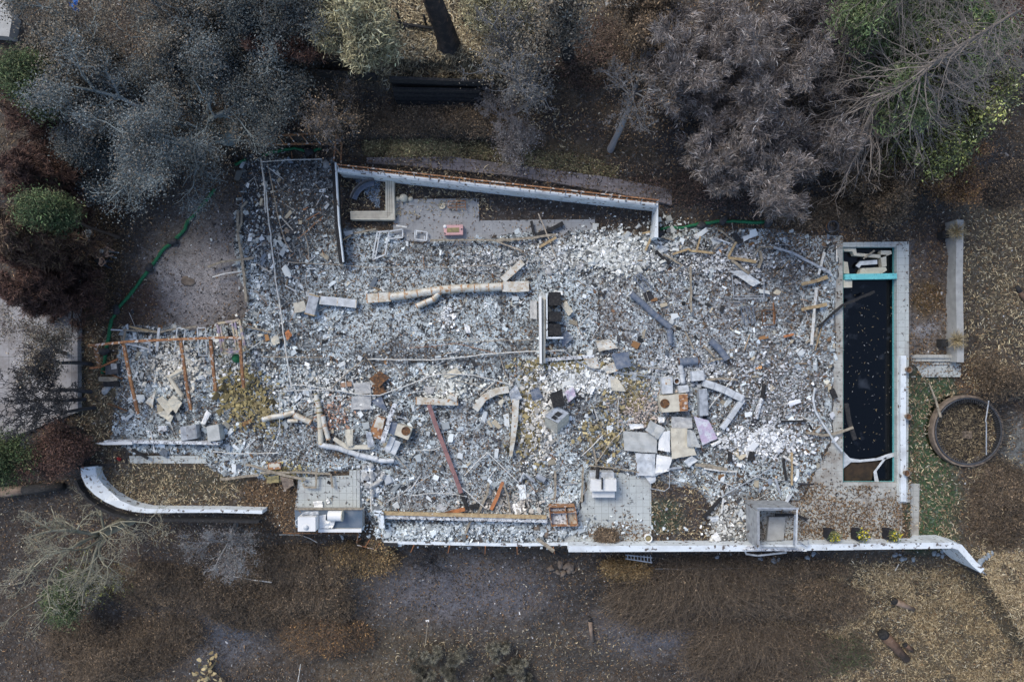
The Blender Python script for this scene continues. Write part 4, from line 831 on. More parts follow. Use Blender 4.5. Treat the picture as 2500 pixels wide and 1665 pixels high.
def log(label, a, b_, r0, r1, m, m2='charred', group=lg, name='log', z=.25, cat='log', burnt=.4):
    A = [float(t) for t in PG(*a)]; B_ = [float(t) for t in PG(*b_)]; A[2] += r0; B_[2] += r1; A = np.array(A); B_ = np.array(B_); root = thing(name, label, cat, tuple(A), group)
    M_ = A+(B_-A)*burnt; x = MB(); x.tube([A, (A+M_)/2, M_], 1, 12, True, [r0*.9, r0*1.02, r0*1.05]); x.sm = True; x.build('charred_end', m2, root)
    x = MB(); x.tube([M_, (M_+B_)/2, B_], 1, 12, True, [r0*1.04, (r0+r1)/2, r1]); x.sm = True; x.build('bare_end', m, root)
mat('log_tan', (.3,.22,.17), (.2,.14,.1), 3, .4, .65, (.08,.06,.05), 6, .64, bump=.6, bs=9)
mat('log_brown', (.16,.1,.07), (.08,.05,.035), 3, .4, .65, (.22,.15,.12), 5, .66, bump=.8, bs=9)
log('pinkish bare log with one charred end on the right slope', (2178,1464), (2232,1488), .22, .15, 'log_tan', burnt=.12)
log('thick brown log, largest on the lower right slope', (2150,1542), (2212,1608), .34, .26, 'log_brown', burnt=.1)
log('short stub log resting against the thick brown one', (2208,1572), (2228,1588), .16, .14, 'log_brown', burnt=.15)
log('long half charred trunk lying left of the curved wall end', (160,1186), (15,1198), .28, .35, 'log_tan', group=None, burnt=.65)
log('dead log lying in the trampoline-side lawn shade', (2478,700), (2500,735), .14, .12, 'log_brown', group=None)
log('slim grey log below the collapsed terrace corner', (1560,1480+20), (1442,1550), .1, .1, 'log_tan', group=None, burnt=.2) if False else None
log('upright looking brown log on dark soil at bottom centre right', (1440,1508), (1446,1565), .13, .12, 'log_tan', group=None, burnt=.15)
# ================================================================ WALLS, RAILINGS, BUILT THINGS
def wallpoly(b_, pts, wd, z0, z1):
    """wall along pixel polyline (seen at z1), mitred"""
    w_ = [Vector(p[:2]) for p in W(pts, z1)]; n = len(w_); L_ = []; R_ = []
    for i in range(n):
        d = (w_[min(i+1, n-1)]-w_[max(i-1, 0)]).normalized(); nn = Vector((-d.y, d.x))
        k = 1.0
        if 0 < i < n-1:
            d1 = (w_[i]-w_[i-1]).normalized(); k = 1/max(.5, nn.dot(Vector((-d1.y, d1.x))))
        L_.append(w_[i]+nn*wd/2*k); R_.append(w_[i]-nn*wd/2*k)
    v = []
    for i in range(n): v += [(L_[i].x,L_[i].y,z0),(R_[i].x,R_[i].y,z0),(R_[i].x,R_[i].y,z1),(L_[i].x,L_[i].y,z1)]
    f = [(4*i+j, 4*i+(j+1) % 4, 4*(i+1)+(j+1) % 4, 4*(i+1)+j) for i in range(n-1) for j in range(4)]+[(0,3,2,1),(4*n-4,4*n-3,4*n-2,4*n-1)]
    b_.add(v, f)
# white wall round the north garden: tall slanting leg, short east leg; railing on top
t = thing('garden_wall', 'white rendered wall slanting across the top of the ruin with a rusty railing on it', 'wall', W([(1210,460)])[0])
b_ = MB(); wallpoly(b_, [(824,414,1.5),(1606,500,1.5),(1602,580,1.5)], .24, -.1, 1.5); b_.build('wall', 'white_paint', t)
rl = thing('railing', None, None, (0,0,0)); rl.parent = t; rl.location = tuple(-Vector(t.location)); 
b_ = MB(); b_.bar(W([(823,402),(1608,489)], 2.35), .07, .06); b_.build('top_rail', 'rust', rl)
b_ = MB(); b_.bar(W([(824,409),(1606,496)], 1.72), .05, .05); b_.build('bottom_rail', 'rust', rl)
for i in range(22):
    u = i/21; a = (822+u*786, 401+u*87.5); b_ = MB(); q = W([(*a,)], 2.34)[0]; b_.bar([q, (q[0]-.03, q[1]-.12, 1.48)], .045, .045); b_.build('post', 'galv', rl)
# west wall of that garden, white edge on a black face
t = thing('garden_wall', 'narrow half black wall running down from the left end of the white slanting wall', 'wall', W([(828,520)])[0])
b_ = MB(); wallpoly(b_, [(819,398,1.5),(826,545,1.2),(838,640,.9)], .2, -.1, 1.5) if False else None
b_ = MB(); b_.bar(W([(820,398,1.5),(828,545,1.3),(839,640,.9)]), .08, .25); b_.build('coping', 'white_paint', t)
b_ = MB(); b_.bar([(p[0]-.14, p[1], p[2]-.5) for p in W([(819,398,1.5),(827,545,1.3),(838,640,.9)])], .2, 1.0); b_.build('wall_face', 'charred', t)
# L-shaped planter bench
t = thing('garden_bench', 'cream L-shaped built-in bench inside the corner of the white wall', 'bench', W([(950,500)])[0])
b_ = MB(); b_.hexa([P(x, y, .5)[:2] for x, y in [(941,431),(961,433),(964,537),(856,536),(855,516),(941,515)]], 0, .5); b_.build('seat', 'cream', t)
for i in range(3):
    b_ = MB(); o = 4+5*i; b_.bar(W([(941+o,434),(943+o,534-o+1),(858,534-o+1)], .5), .03, .03); b_.build('slat_edge', 'wood_grey', t)
# curved steel bench
t = thing('curved_bench', 'blue grey curved metal bench in the enclosed burnt garden corner', 'bench', W([(880,465)])[0])
def arc(cx, cy, r, a0, a1, n, z): return W([(cx+r*math.cos(R(a0+(a1-a0)*i/n)), cy-r*math.sin(R(a0+(a1-a0)*i/n))) for i in range(n+1)], z)
b_ = MB(); b_.bar(arc(915,500,53,165,92,10,.45), .36, .06); b_.build('seat', 'blue_steel', t)
b_ = MB(); b_.bar(arc(915,500,61,165,92,10,.8), .06, .4); b_.build('backrest', 'dark_metal', t)
for a in (160,128,96): b_ = MB(); q = arc(915,500,53,a,a,1,.42)[0]; b_.box(q[0]-.05,q[0]+.05,q[1]-.12,q[1]+.12,0,.43); b_.build('leg', 'dark_metal', t)
for x, y, r, lb in [(970,485,.15,'small left cream garden sphere beside the large one'),(985,483,.25,'largest cream garden sphere, between two small ones'),(1001,485,.15,'small right cream garden sphere next to the patio')]:
    b_ = MB(); b_.rock((*P(x, y, .3)[:2], r*.9), r, r, r*1.1, 1, 12, 18, .0); b_.build('garden_sphere', 'cream', None, lb, 'sphere', 'cream garden spheres')
# pink enamel box with tan inset
t = thing('pink_cabinet', 'pink enamelled box with a tan rectangular inset on the grey patio', 'cabinet', W([(1106,564)])[0])
b_ = MB(); b_.hexa([P(x, y, .55)[:2] for x, y in [(1083,550),(1130,549),(1130,573),(1084,574)]], 0, .55); b_.build('body', 'pink_enamel', t)
b_ = MB(); b_.hexa([P(x, y, .56)[:2] for x, y in [(1091,557),(1121,556),(1121,567),(1091,568)]], .53, .57); b_.build('inset', 'olive_stone', t)
for q in [(1086,570),(1127,560)]: b_ = MB(); b_.lathe(P(*q, .55), [(.0,.03),(.05,.03),(.05,0)], 10); b_.build('knob', 'dark_metal', t)
b_ = MB(); b_.lathe(P(1086,553,.6), [(.1,-.05),(.1,.0),(.06,.03),(0,.035)], 14); b_.build('can_lid', 'white_clean', None, 'small white round lid lying on the corner of the pink box', 'lid')
b_ = MB(); b_.lathe(P(1079,503,.1), [(.22,.12),(.2,.03),(.06,.02),(.05,.12),(0,.12)], 18); b_.sm = True; b_.build('dish', 'cream', None, 'shallow cream dish with a hub lying on the grey patio', 'dish')
def frame_thing(name, label, cat, pts, z, wd, m, bars=(), group=None, hh=.05, parts=('frame','bar')):
    t = thing(name, label, cat, W(pts[:1], z)[0], group); w_ = W(pts, z)
    b_ = MB()
    for i in range(len(w_)): b_.bar([w_[i], w_[(i+1) % len(w_)]], wd, hh)
    b_.build(parts[0], m, t)
    for a, c in bars: b_ = MB(); b_.bar([Vector(q)+Vector((0,0,.004)) for q in W([a, c], z)], wd*.8, hh*.8); b_.build(parts[1], m, t)
    return t
frame_thing('rusty_grate', 'rusty steel grate lying on the grey patio', 'grate', [(1094,492),(1136,491),(1136,506),(1094,507)], .35, .05, 'rust', [((1115,491),(1115,514)),((1094,499),(1136,499)),((1136,506),(1138,514))])
# long parapet at the south edge
t = thing('parapet_wall', 'long white parapet along the bottom edge of the terrace and deck', 'wall', W([(1850,1335)])[0])
b_ = MB(); wallpoly(b_, [(1388,1340,1.05),(1850,1338,1.05),(2325,1331,1.05)], .36, -3.2, 1.05); b_.build('wall', 'white_paint', t)
t = thing('parapet_wall', 'short angled white wall stepping down at the right end of the parapet', 'wall', W([(2360,1360)])[0])
b_ = MB(); wallpoly(b_, [(2325,1331,1.0),(2345,1336,.95),(2372,1372,.7),(2388,1388,.5)], .34, -2.5, .9); b_.build('wall', 'white_paint', t)
t = thing('slatted_fence', 'black and white slatted fence running diagonally down from the angled wall end', 'fence', W([(2420,1425)])[0])
for i in range(20):
    u = i/19; x = 2386+u*62; y = 1386+u*66; b_ = MB(); b_.bar([*W([(x-4,y-8,.5-u*1.2),(x+12,y+6,.2-u*1.2)])], .05, .04); b_.build('slat', 'galv_light' if i % 2 else 'charred', t)
b_ = MB(); wallpoly(b_, [(2386,1392,-.1),(2450,1462,-.9)], .12, -3.8, -.3); b_.build('panel', 'charred', t)
b_ = MB(); b_.bar(W([(1388,1326,.12),(1240,1328,.12),(938,1322,.12)]), .18, .3); b_.build('low_kerb', 'white_paint', None, 'thin white kerb along the bottom of the ruin left of the parapet', 'kerb')
# curved wall at lower left
t = thing('curved_wall', 'white curved wall sweeping along the lower left garden', 'wall', W([(300,1225)])[0])
pc = [(212,1141),(213,1158),(222,1178),(240,1198),(262,1215),(290,1230),(325,1242),(360,1247),(430,1247),(530,1247),(640,1250)]
wc = [.75,.75,.72,.65,.55,.45,.34,.26,.22,.2,.2]
w_ = W(pc, .9); v = []; n = len(w_)
for i in range(n):
    d = (Vector(w_[min(i+1,n-1)])-Vector(w_[max(i-1,0)])).normalized(); nn = Vector((-d.y, d.x, 0)); a = Vector(w_[i])+nn*wc[i]/2; c = Vector(w_[i])-nn*wc[i]/2
    v += [(a.x,a.y,-.3),(c.x,c.y,-2.2),(c.x,c.y,.9),(a.x,a.y,.9-.25*(wc[i] > .5))]
b_ = MB(); b_.add(v, [(4*i+j, 4*i+(j+1) % 4, 4*(i+1)+(j+1) % 4, 4*(i+1)+j) for i in range(n-1) for j in range(4)]+[(0,3,2,1),(4*n-4,4*n-3,4*n-2,4*n-1)]); b_.build('wall', 'white_paint', t)
b_ = MB(); b_.bar([(p[0]*1.004-.05, p[1]*1.02-.12, .5) for p in W([(196,1160),(205,1180),(225,1205),(252,1224),(285,1240),(325,1250),(370,1254),(480,1255),(640,1258)], .5)], .16, .5); b_.build('outer_band', 'charred', t)
# low wall east of the deck with planters' channel
b_ = MB(); wallpoly(b_, [(2344,537,.45),(2342,700,.45),(2341,840,.3),(2338,884,.2)], .42, -.9, .45); b_.build('channel_wall', 'concrete', None, 'pale straight low wall right of the stained paving, between two dry grass tufts', 'wall')
b_ = MB(); wallpoly(b_, [(2206,868,.35),(2205,1000,.35),(2205,1224,.3)], .34, 0, .35); b_.build('pool_edge_wall', 'white_paint', None, 'white raised edge wall along the right side of the pool', 'wall')
# terraces behind (dark timber walls)
for a, c, z0, z1, lb in [((958,216),(1174,220),.6,2.1,'widest black burnt timber retaining wall in the top garden'),((950,189),(1192,198),1.4,2.7,'thin upper black timber retaining wall under the charred trunk'),((769,173),(915,181),1.2,2.2,'black timber edge left of the terrace walls')]:
    t = thing('retaining_wall', lb, 'wall', W([a], z0)[0]); w0 = W([a, c], z1)
    nb = 4 if z1-z0 > 1.4 else 2; hgt = (z1-z0)/nb
    for i in range(nb):
        b_ = MB(); off = -.14*(nb-1-i) if z1-z0 > 1.4 else 0
        b_.bar([(p[0], p[1]+off, z0+hgt*(i+.5)) for p in w0], .16, hgt*.92); b_.build('sleeper', 'charred', t)
for a, c in [((1012,248),(1016,264)),((1101,247),(1103,272))]: pass
# burnt garden fence at the top
t = thing('garden_fence', 'burnt post and rail fence either side of the huge charred trunk', 'fence', W([(1100,60)])[0])
for x, y in [(980,63),(1040,60),(1148,72),(1222,59)]:
    X, Y, Z = [float(q) for q in PG(x, y)]; b_ = MB(); b_.bar([(X,Y,Z-.2),(X+.02,Y,Z+(1.9 if x < 1000 else 1.1))], .11, .11); b_.build('post', 'charred', t)
for a, c in [((942,57),(1058,74)),((1128,51),(1250,62)),((945,75),(1030,66))]:
    A = [float(q) for q in PG(*a)]; B_ = [float(q) for q in PG(*c)]; b_ = MB(); b_.bar([(A[0],A[1],A[2]+.25),(B_[0],B_[1],B_[2]+.2)], .12, .12); b_.build('rail', 'charred', t)
# rusty upper railing above the left wing
t = thing('steel_railing', 'rusty railing with slanting balusters above the left wing of the ruin', 'railing', W([(725,340)])[0])
for a in [((629,333,1.6),(766,327,1.6),(821,330,1.6)),((643,354,1.0),(740,352,1.0),(835,350,1.0)),((821,330,1.6),(815,392,.9)),((834,350,1.0),(832,399,.7)),((821,330,1.6),(834,350,1.0)),((816,360,1.3),(832,380,.8))]:
    b_ = MB(); b_.bar(W(a), .09, .09); b_.build('rail', 'rust', t)
for x in (646,678,706,737,766,796): b_ = MB(); b_.bar(W([(x,331,1.6),(x+17,353,1.0)]), .06, .05); b_.build('baluster', 'galv' if x > 740 else 'rust', t)
b_ = MB(); b_.bar(W([(786,398,.7),(786,389,.8),(700,391,.8),(637,396,.8),(645,450,.6),(648,520,.4)]), .05, .05); b_.build('gutter_pipe', 'pipe_white', None, 'white bent gutter bracket just under the green wattle by the railing', 'pipe')
# ---- chimney frame standing on the parapet
t = thing('block_chimney', 'open roofless chimney shell of grey blocks standing against the parapet', 'chimney', W([(1880,1290)])[0])
def quadwall(b_, a, c, z0, z1, th, zr=None):
    """vertical wall between seen top pixels a, c at z1"""
    A = Vector(P(*a, z1)); C_ = Vector(P(*c, z1)); d = (C_-A).normalized(); nn = Vector((-d.y, d.x, 0))*th/2
    b_.hexa([(A-nn)[:2], (C_-nn)[:2], (C_+nn)[:2], (A+nn)[:2]], z0, z1)
b_ = MB(); quadwall(b_, (1849,1243), (1947,1243), .05, 2.1, .14); b_.build('back_wall', 'block', t)
b_ = MB(); quadwall(b_, (1851,1247), (1852,1336), .05, 2.05, .16); b_.build('side_wall', 'block', t)
for a, c, m_ in [((1946,1243,2.15),(1943,1336,2.15),'galv_light'),((1941,1256,1.6),(1938,1330,1.2),'galv'),((1848,1240,2.15),(1950,1241,2.15),'galv'),((1943,1336,2.15),(1943,1334,.9),'galv'),((1852,1336,2.1),(1943,1337,1.2),'galv')]:
    b_ = MB(); b_.bar(W([a, c]), .09, .07); b_.build('frame_bar', m_, t)
b_ = MB(); b_.hexa([P(x, y, .35)[:2] for x, y in [(1878,1262),(1918,1262),(1913,1318),(1872,1320)]], .05, .35); b_.build('hearth', 'concrete', t)
b_ = MB(); b_.sheet([P(*q, 1.0) for q in [(1825,1330),(1960,1338),(1968,1344),(1810,1341)]], 1.12, .03, 5); b_.build('soffit', 'white_ash', t)
b_ = MB(); b_.tube(W([(1815,1335,1.0),(1822,1352,.8),(1850,1356,.7),(1920,1348,.8)]), .06, 8); b_.build('bent_flashing', 'galv', t)
b_ = MB(); b_.tube(W([(1950,1322,1.3),(1970,1334,1.3),(1974,1330,1.3),(1972,1318,1.3)]), .04, 8); b_.build('handrail', 'galv', None, 'bent metal handrail hook right of the block chimney on the parapet', 'handrail')
# ---- white masonry upright with dark firebox in the middle
t = thing('fireplace', 'white fireplace upright with three blackened boxes in the middle of the ruin', 'fireplace', W([(1340,780)])[0])
b_ = MB(); b_.hexa([P(x, y, 1.3)[:2] for x, y in [(1316,723),(1322,723),(1323,888),(1318,888)]], 0, 1.3); b_.build('wall', 'white_clean', t)
b_ = MB(); b_.hexa([P(x, y, .7)[:2] for x, y in [(1323.5,728),(1331,728),(1331,886),(1324.5,886)]], 0, .9); b_.build('side_panel', 'cream', t)
b_ = MB(); b_.hexa([P(x, y, .8)[:2] for x, y in [(1333,716),(1336,716),(1337,822),(1333,822)]], 0, 1.0); b_.build('left_cheek', 'white_paint', t)
b_ = MB(); b_.hexa([P(x, y, .8)[:2] for x, y in [(1333,822.5),(1375,822.5),(1375,827),(1333,827)]], 0, .95); b_.build('hearth_edge', 'white_paint', t)
for y0, y1 in ((713,746),(761,785),(791,819)):
    b_ = MB(); b_.sheet([P(*q, .8) for q in [(1339,y0),(1369,y0),(1371,y1),(1339,y1)]], .85, .03, y0, 6, .5); b_.build('firebox', 'charred', t)
b_ = MB(); b_.bar(W([(1331,878,.35),(1450,870,.35)]), .2, .25); b_.build('sill_beam', 'white_ash', None, 'short white ash covered beam running right from the fireplace foot', 'beam')
# long beam lower centre
t = thing('long_beam', 'long pink and white box beam lying above the broken tiled terrace', 'beam', W([(1130,1262)])[0])
b_ = MB(); b_.bar(W([(932,1252,.8),(1334,1262,.8)]), .22, .12); b_.build('top_plate', 'wood_tan', t)
b_ = MB(); b_.bar(W([(932,1258,.5),(1336,1268,.5)]), .26, .5); b_.build('face', 'white_ash', t)
# ---- outdoor counter
t = thing('outdoor_counter', 'outdoor kitchen counter with a slate blue top at the lower left of the ruin', 'counter', W([(800,1270)])[0])
b_ = MB(); b_.hexa([P(x, y, .9)[:2] for x, y in [(720,1243),(884,1246),(883,1290),(724,1288)]], -.6, .86); b_.build('cabinet', 'concrete', t)
b_ = MB(); b_.hexa([P(x, y, .92)[:2] for x, y in [(719,1244),(885,1244),(884,1288),(722,1287)]], .862, .92); b_.build('top', 'counter', t)
b_ = MB(); b_.bar(W([(778,1294,.92),(883,1294,.92)]), .2, .16); b_.build('front_lip', 'white_clean', t)
b_ = MB(); b_.bar(W([(720,1242,.98),(884,1242,.98)]), .1, .12); b_.build('back_rail', 'wood_grey', t)
t = thing('white_fridge', 'white boxy fridge with a round knob standing on the outdoor counter', 'fridge', W([(750,1280)])[0])
b_ = MB(); b_.hexa([P(x, y, 1.75)[:2] for x, y in [(727,1262),(770,1262),(770,1297),(727,1297)]], .93, 1.75); b_.build('body', 'white_clean', t)
b_ = MB(); b_.lathe(P(747,1287,1.76), [(.16,-.005),(.15,.05),(.06,.08),(0,.085)], 18); b_.sm = True; b_.build('knob', 'galv_light', t)
b_ = MB(); b_.sheet([P(*q, 1.8) for q in [(735,1253),(774,1250),(772,1261),(733,1262)]], 1.5, .05, 3); b_.build('torn_lid', 'galv', t)
b_ = MB(); b_.tube(W([(727,1267,1.3),(721,1272,1.2),(722,1280,1.2),(727,1282,1.2)]), .025, 6); b_.build('handle', 'galv_light', t)
t = thing('white_tank', 'white cylinder lying on its side on the outdoor counter', 'tank', W([(818,1258)])[0])
b_ = MB(); b_.tube(W([(802,1259,1.25),(835,1259,1.25)]), .3, 20); b_.sm = False; b_.build('drum', 'white_clean', t)
b_ = MB(); b_.tube(W([(835,1259,1.25),(837,1259,1.25)]), .33, 20); b_.build('end_rim', 'cream', t)
b_ = MB(); b_.sheet([P(*q, 1) for q in [(796,1270),(822,1268),(812,1288),(794,1288)]], 1.1, .05, 8); b_.build('bent_sheet', 'white_clean', None, 'bent white metal sheet below the cylinder on the counter', 'metal sheet')
b_ = MB(); b_.sheet([P(*q, 1) for q in [(780,1258),(797,1255),(794,1289),(780,1289)]], 1.05, .02, 9); b_.build('cladding_sheet', 'white_clean', None, 'flat white panel between fridge and cylinder on the counter', 'panel')
t = thing('counter_railing', 'low rusty railing in front of the outdoor counter', 'railing', W([(820,1301)])[0])
b_ = MB(); b_.bar(W([(690,1301,.3),(876,1302,.6)]), .06, .06); b_.build('rail', 'rust_dark', t)
b_ = MB(); b_.bar(W([(772,1297,.7),(876,1298,.7)]), .05, .05); b_.build('rail', 'rust', t)
for x in (786,805,824,843,862): b_ = MB(); b_.bar(W([(x,1297,.7),(x-3,1302,.55)]), .04, .04); b_.build('post', 'rust', t)
b_ = MB(); b_.bar(W([(876,1298,.7),(871,1325,-.6)]), .06, .06); b_.build('post', 'rust', t)
b_ = MB(); b_.bar(W([(871,1325,-.6),(882,1314,-.4)]), .06, .06); b_.build('brace', 'rust', t)
# ---- grill on the terrace
t = thing('gas_grill', 'white corrugated gas grill with black flue pipe on the pale terrace', 'grill', W([(1475,1185)])[0])
def corr(b_, x0, x1, y0, y1, z, z0, n):
    for i in range(n):
        a = x0+(x1-x0)*i/n; c = x0+(x1-x0)*(i+.55)/n; e = x0+(x1-x0)*(i+1)/n
        b_.hexa([P(*q, z)[:2] for q in [(a,y0),(c,y0),(c,y1),(a,y1)]], z0, z); b_.hexa([P(*q, z-.03)[:2] for q in [(c,y0),(e,y0),(e,y1),(c,y1)]], z0, z-.03)
b_ = MB(); corr(b_, 1441, 1499, 1153, 1168, .9, .0, 18); b_.build('back_shelf', 'galv_light', t)
b_ = MB(); corr(b_, 1442, 1505, 1170, 1199, 1.15, .0, 20); b_.build('lid', 'white_clean', t)
b_ = MB(); corr(b_, 1446, 1501, 1200, 1214, .7, .0, 18); b_.build('front_shelf', 'white_clean', t)
b_ = MB(); b_.tube(W([(1460,1140,1.0),(1458,1168,1.25)]), .11, 12); b_.build('flue', 'charred', t)
b_ = MB(); b_.tube(W([(1470,1166,1.3),(1470,1194,1.3)]), .05, 10); b_.build('handle', 'charred', t)
for a, c in (((1442,1172,1.1),(1434,1184,.2)),((1466,1158,1.2),(1474,1168,1.3))): b_ = MB(); b_.bar(W([a, c]), .03, .03); b_.build('strut', 'galv', t)
# ---- rusty open cabinet
t = thing('rusty_cabinet', 'open rusty steel cabinet with two compartments at the end of the long beam', 'cabinet', W([(1375,1260)])[0])
c4 = [(1341,1238),(1403,1236),(1411,1283),(1347,1284)]
for i in range(4): b_ = MB(); quadwall(b_, c4[i], c4[(i+1) % 4], .05, .85, .05); b_.build('side', 'rust', t)
b_ = MB(); b_.sheet([P(*q, .5) for q in [(1343,1240),(1380,1240),(1384,1282),(1349,1283)]], .5, .03, 4); b_.build('shelf', 'white_ash', t)
b_ = MB(); b_.sheet([P(*q, .5) for q in [(1384,1240),(1402,1238),(1410,1282),(1387,1282)]], .52, .03, 5); b_.build('shelf', 'rusty_duct', t)
for a, c in (((1380,1237),(1386,1283)),((1343,1252),(1408,1250))): b_ = MB(); quadwall(b_, a, c, .1, .84, .05); b_.build('divider', 'rust', t)
# ================================================================ PERGOLA AND FRAMES AT THE LEFT
t = thing('steel_pergola', 'orange rusted pergola beam with its leaning posts at the left of the ruin', 'pergola', W([(400,840)])[0])
b_ = MB(); b_.bar(W([(216,844,1.9),(315,834,1.9),(436,828,1.9),(550,824,1.8),(590,825,1.7)]), .14, .16); b_.build('beam', 'rust', t)
for a, c in (((233,846,1.8),(243,894,.5)),((301,836,1.8),(337,1010,.5)),((441,830,1.8),(466,1000,.5)),((514,828,1.7),(527,954,.6)),((586,826,1.6),(595,946,.5))):
    b_ = MB(); m_ = W([a, c]); b_.bar([m_[0], tuple((Vector(m_[0])+Vector(m_[1]))/2+Vector((0,0,.05))), m_[1]], .16, .14); b_.build('rafter', 'rust', t)
b_ = MB(); b_.bar(W([(219,899,.4),(246,896,.4),(287,877,.5)]), .1, .1); b_.build('foot_rail', 'wood_orange', t)
gw = 'window frames fallen at the left'
frame_thing('window_frame', 'white narrow window frame left of the larger one, tilted', 'window frame', [(433,800),(453,804),(447,843),(426,860)], .7, .06, 'galv_light', group=gw)
frame_thing('window_frame', 'white tall rectangular window frame standing under the pergola beam', 'window frame', [(482,801),(502,800),(505,868),(486,868)], .7, .06, 'galv_light', group=gw)
frame_thing('window_frame', 'tan and violet heat stained double window frame at the right end of the pergola', 'window frame', [(530,790),(584,781),(600,854),(544,863)], .9, .13, 'iridescent', [((566,784),(578,858)),((538,797),(549,855)),((549,855),(572,851)),((573,784),(586,856))], group=gw, hh=.1)
frame_thing('window_frame', 'white broken window frame right of the L-shaped bench, leftmost pane', 'window frame', [(921,567),(950,564),(940,622),(909,634)], .4, .08, 'galv_light', [((928,568),(916,632))], group='window frames right of the bench')
frame_thing('window_frame', 'small white square window frame under the patio edge', 'window frame', [(1013,563),(1043,567),(1041,588),(1013,584)], .35, .07, 'galv_light', [((1017,564),(1017,575)),((1036,577),(1036,588))], group='window frames right of the bench')
frame_thing('window_frame', 'white open window frame in the middle of the three below the bench', 'window frame', [(950,565),(983,560),(983,580),(952,583)], .35, .07, 'galv_light', group='window frames right of the bench')
frame_thing('chair_frame', 'black chair frame standing in the lower left garden', 'chair', [(273,1100),(310,1099),(307,1130),(277,1135)], .8, .05, 'charred', [((273,1100),(277,1135)),((310,1099),(312,1133))])
frame_thing('bedstead', 'thin grey metal bed frame in the upper right rubble', 'frame', [(1787,672),(1865,668),(1865,728),(1792,729)], .35, .04, 'galv', [((1792,722),(1865,722))])
frame_thing('steel_grid', 'rust brown square frame low in the right rubble beside grey slats', 'frame', [(1860,758),(1892,756),(1892,792),(1862,794)], .3, .05, 'rust_dark', [((1868,764),(1886,764)),((1868,764),(1868,788))])
frame_thing('steel_grid', 'blue grey slatted frame left of the rust brown square frame', 'frame', [(1808,752),(1838,748),(1843,786),(1818,790)], .35, .05, 'blue_steel', [((1820,750),(1828,788)),((1829,749),(1836,787))])
frame_thing('steel_grid', 'dark blue steel truss frame above the long blue duct', 'frame', [(1546,676),(1562,668),(1592,700),(1574,712)], .4, .06, 'blue_steel', [((1562,668),(1574,712)),((1554,672),(1585,706))])
t = thing('ladder', 'charred black ladder lying at the far left by the driveway wall', 'ladder', W([(172,1080)])[0])
for a, c in (((156,1022,.3),(155,1134,.3)),((189,1040,.3),(190,1130,.3))): b_ = MB(); b_.bar(W([a, c]), .1, .1); b_.build('rail', 'charred', t)
for y in (1043,1073,1104,1126): b_ = MB(); b_.bar(W([(156,y,.3),(189,y-1,.3)]), .09, .06); b_.build('rung', 'charred', t)
t = thing('ladder', 'grey ladder lying below the parapet beside the golden bush', 'ladder', W([(1560,1362)], -1.5)[0])
for a, c in (((1527,1354,-1.2),(1592,1361,-1.2)),((1527,1363,-1.2),(1592,1373,-1.2))): b_ = MB(); b_.bar(W([a, c]), .06, .06); b_.build('rail', 'galv', t)
for x in range(1532, 1592, 8): b_ = MB(); b_.bar(W([(x,1355,-1.2),(x+1,1365+(x-1527)*.1,-1.2)]), .05, .05); b_.build('rung', 'galv', t)
# pool fittings
t = thing('spa_shell', 'cream moulded spa shell pieces inside the top end of the pool', 'spa', W([(2120,635)])[0])
for pts in ([(2059,605),(2090,606),(2092,618),(2150,622),(2152,612),(2176,612),(2178,620),(2150,630),(2086,624),(2082,614),(2060,613)],[(2059,638),(2070,640),(2074,668),(2060,668)],[(2150,622),(2164,622),(2165,650),(2154,652)],[(2104,655),(2163,652),(2166,660),(2152,669),(2098,669)]):
    b_ = MB(); b_.hexa([P(x, y, -.1)[:2] for x, y in pts], -.7, -.12); b_.build('shell', 'cream', t)
b_ = MB(); b_.bar(W([(2059,677,-.05),(2184,675,-.05)]), .34, .5); b_.build('spa_divider', 'turquoise', None, 'turquoise bar dividing the spa from the pool', 'pool divider')
b_ = MB(); b_.hexa([P(x, y, 0)[:2] for x, y in [(2059,684),(2080,684),(2080,702),(2059,702)]], -.8, .02); b_.build('pool_step', 'cream', None, 'small cream step block below the turquoise bar at the left pool side', 'step')
b_ = MB(); b_.bar(W([(2093,652,-.2),(2100,643,-.15),(2141,640,-.1)]), .26, .1); b_.build('fallen_panel', 'galv_light', None, 'bent pale grey panel lying across the spa', 'panel')
b_ = MB(); b_.bar(W([(2135,612,0),(2108,632,-.1)]), .1, .05); b_.build('plank', 'wood_grey', None, 'brown splintered plank lying in the spa', 'plank')
t = thing('pool_cover', 'torn whitish pool cover stretched across the bottom of the pool', 'pool cover', W([(2120,1115)], -.3)[0])
for i, pts in enumerate(([(2056,1098),(2075,1118),(2100,1122),(2140,1118),(2168,1108),(2190,1103),(2190,1112),(2165,1120),(2140,1124),(2100,1128),(2078,1128),(2056,1146)],[(2160,1116),(2166,1116),(2140,1150),(2146,1177),(2136,1177),(2133,1152)])):
    b_ = MB(); b_.hexa([P(x, y, -.3)[:2] for x, y in pts], -.34, -.3); b_.build('membrane', 'galv_light', t)
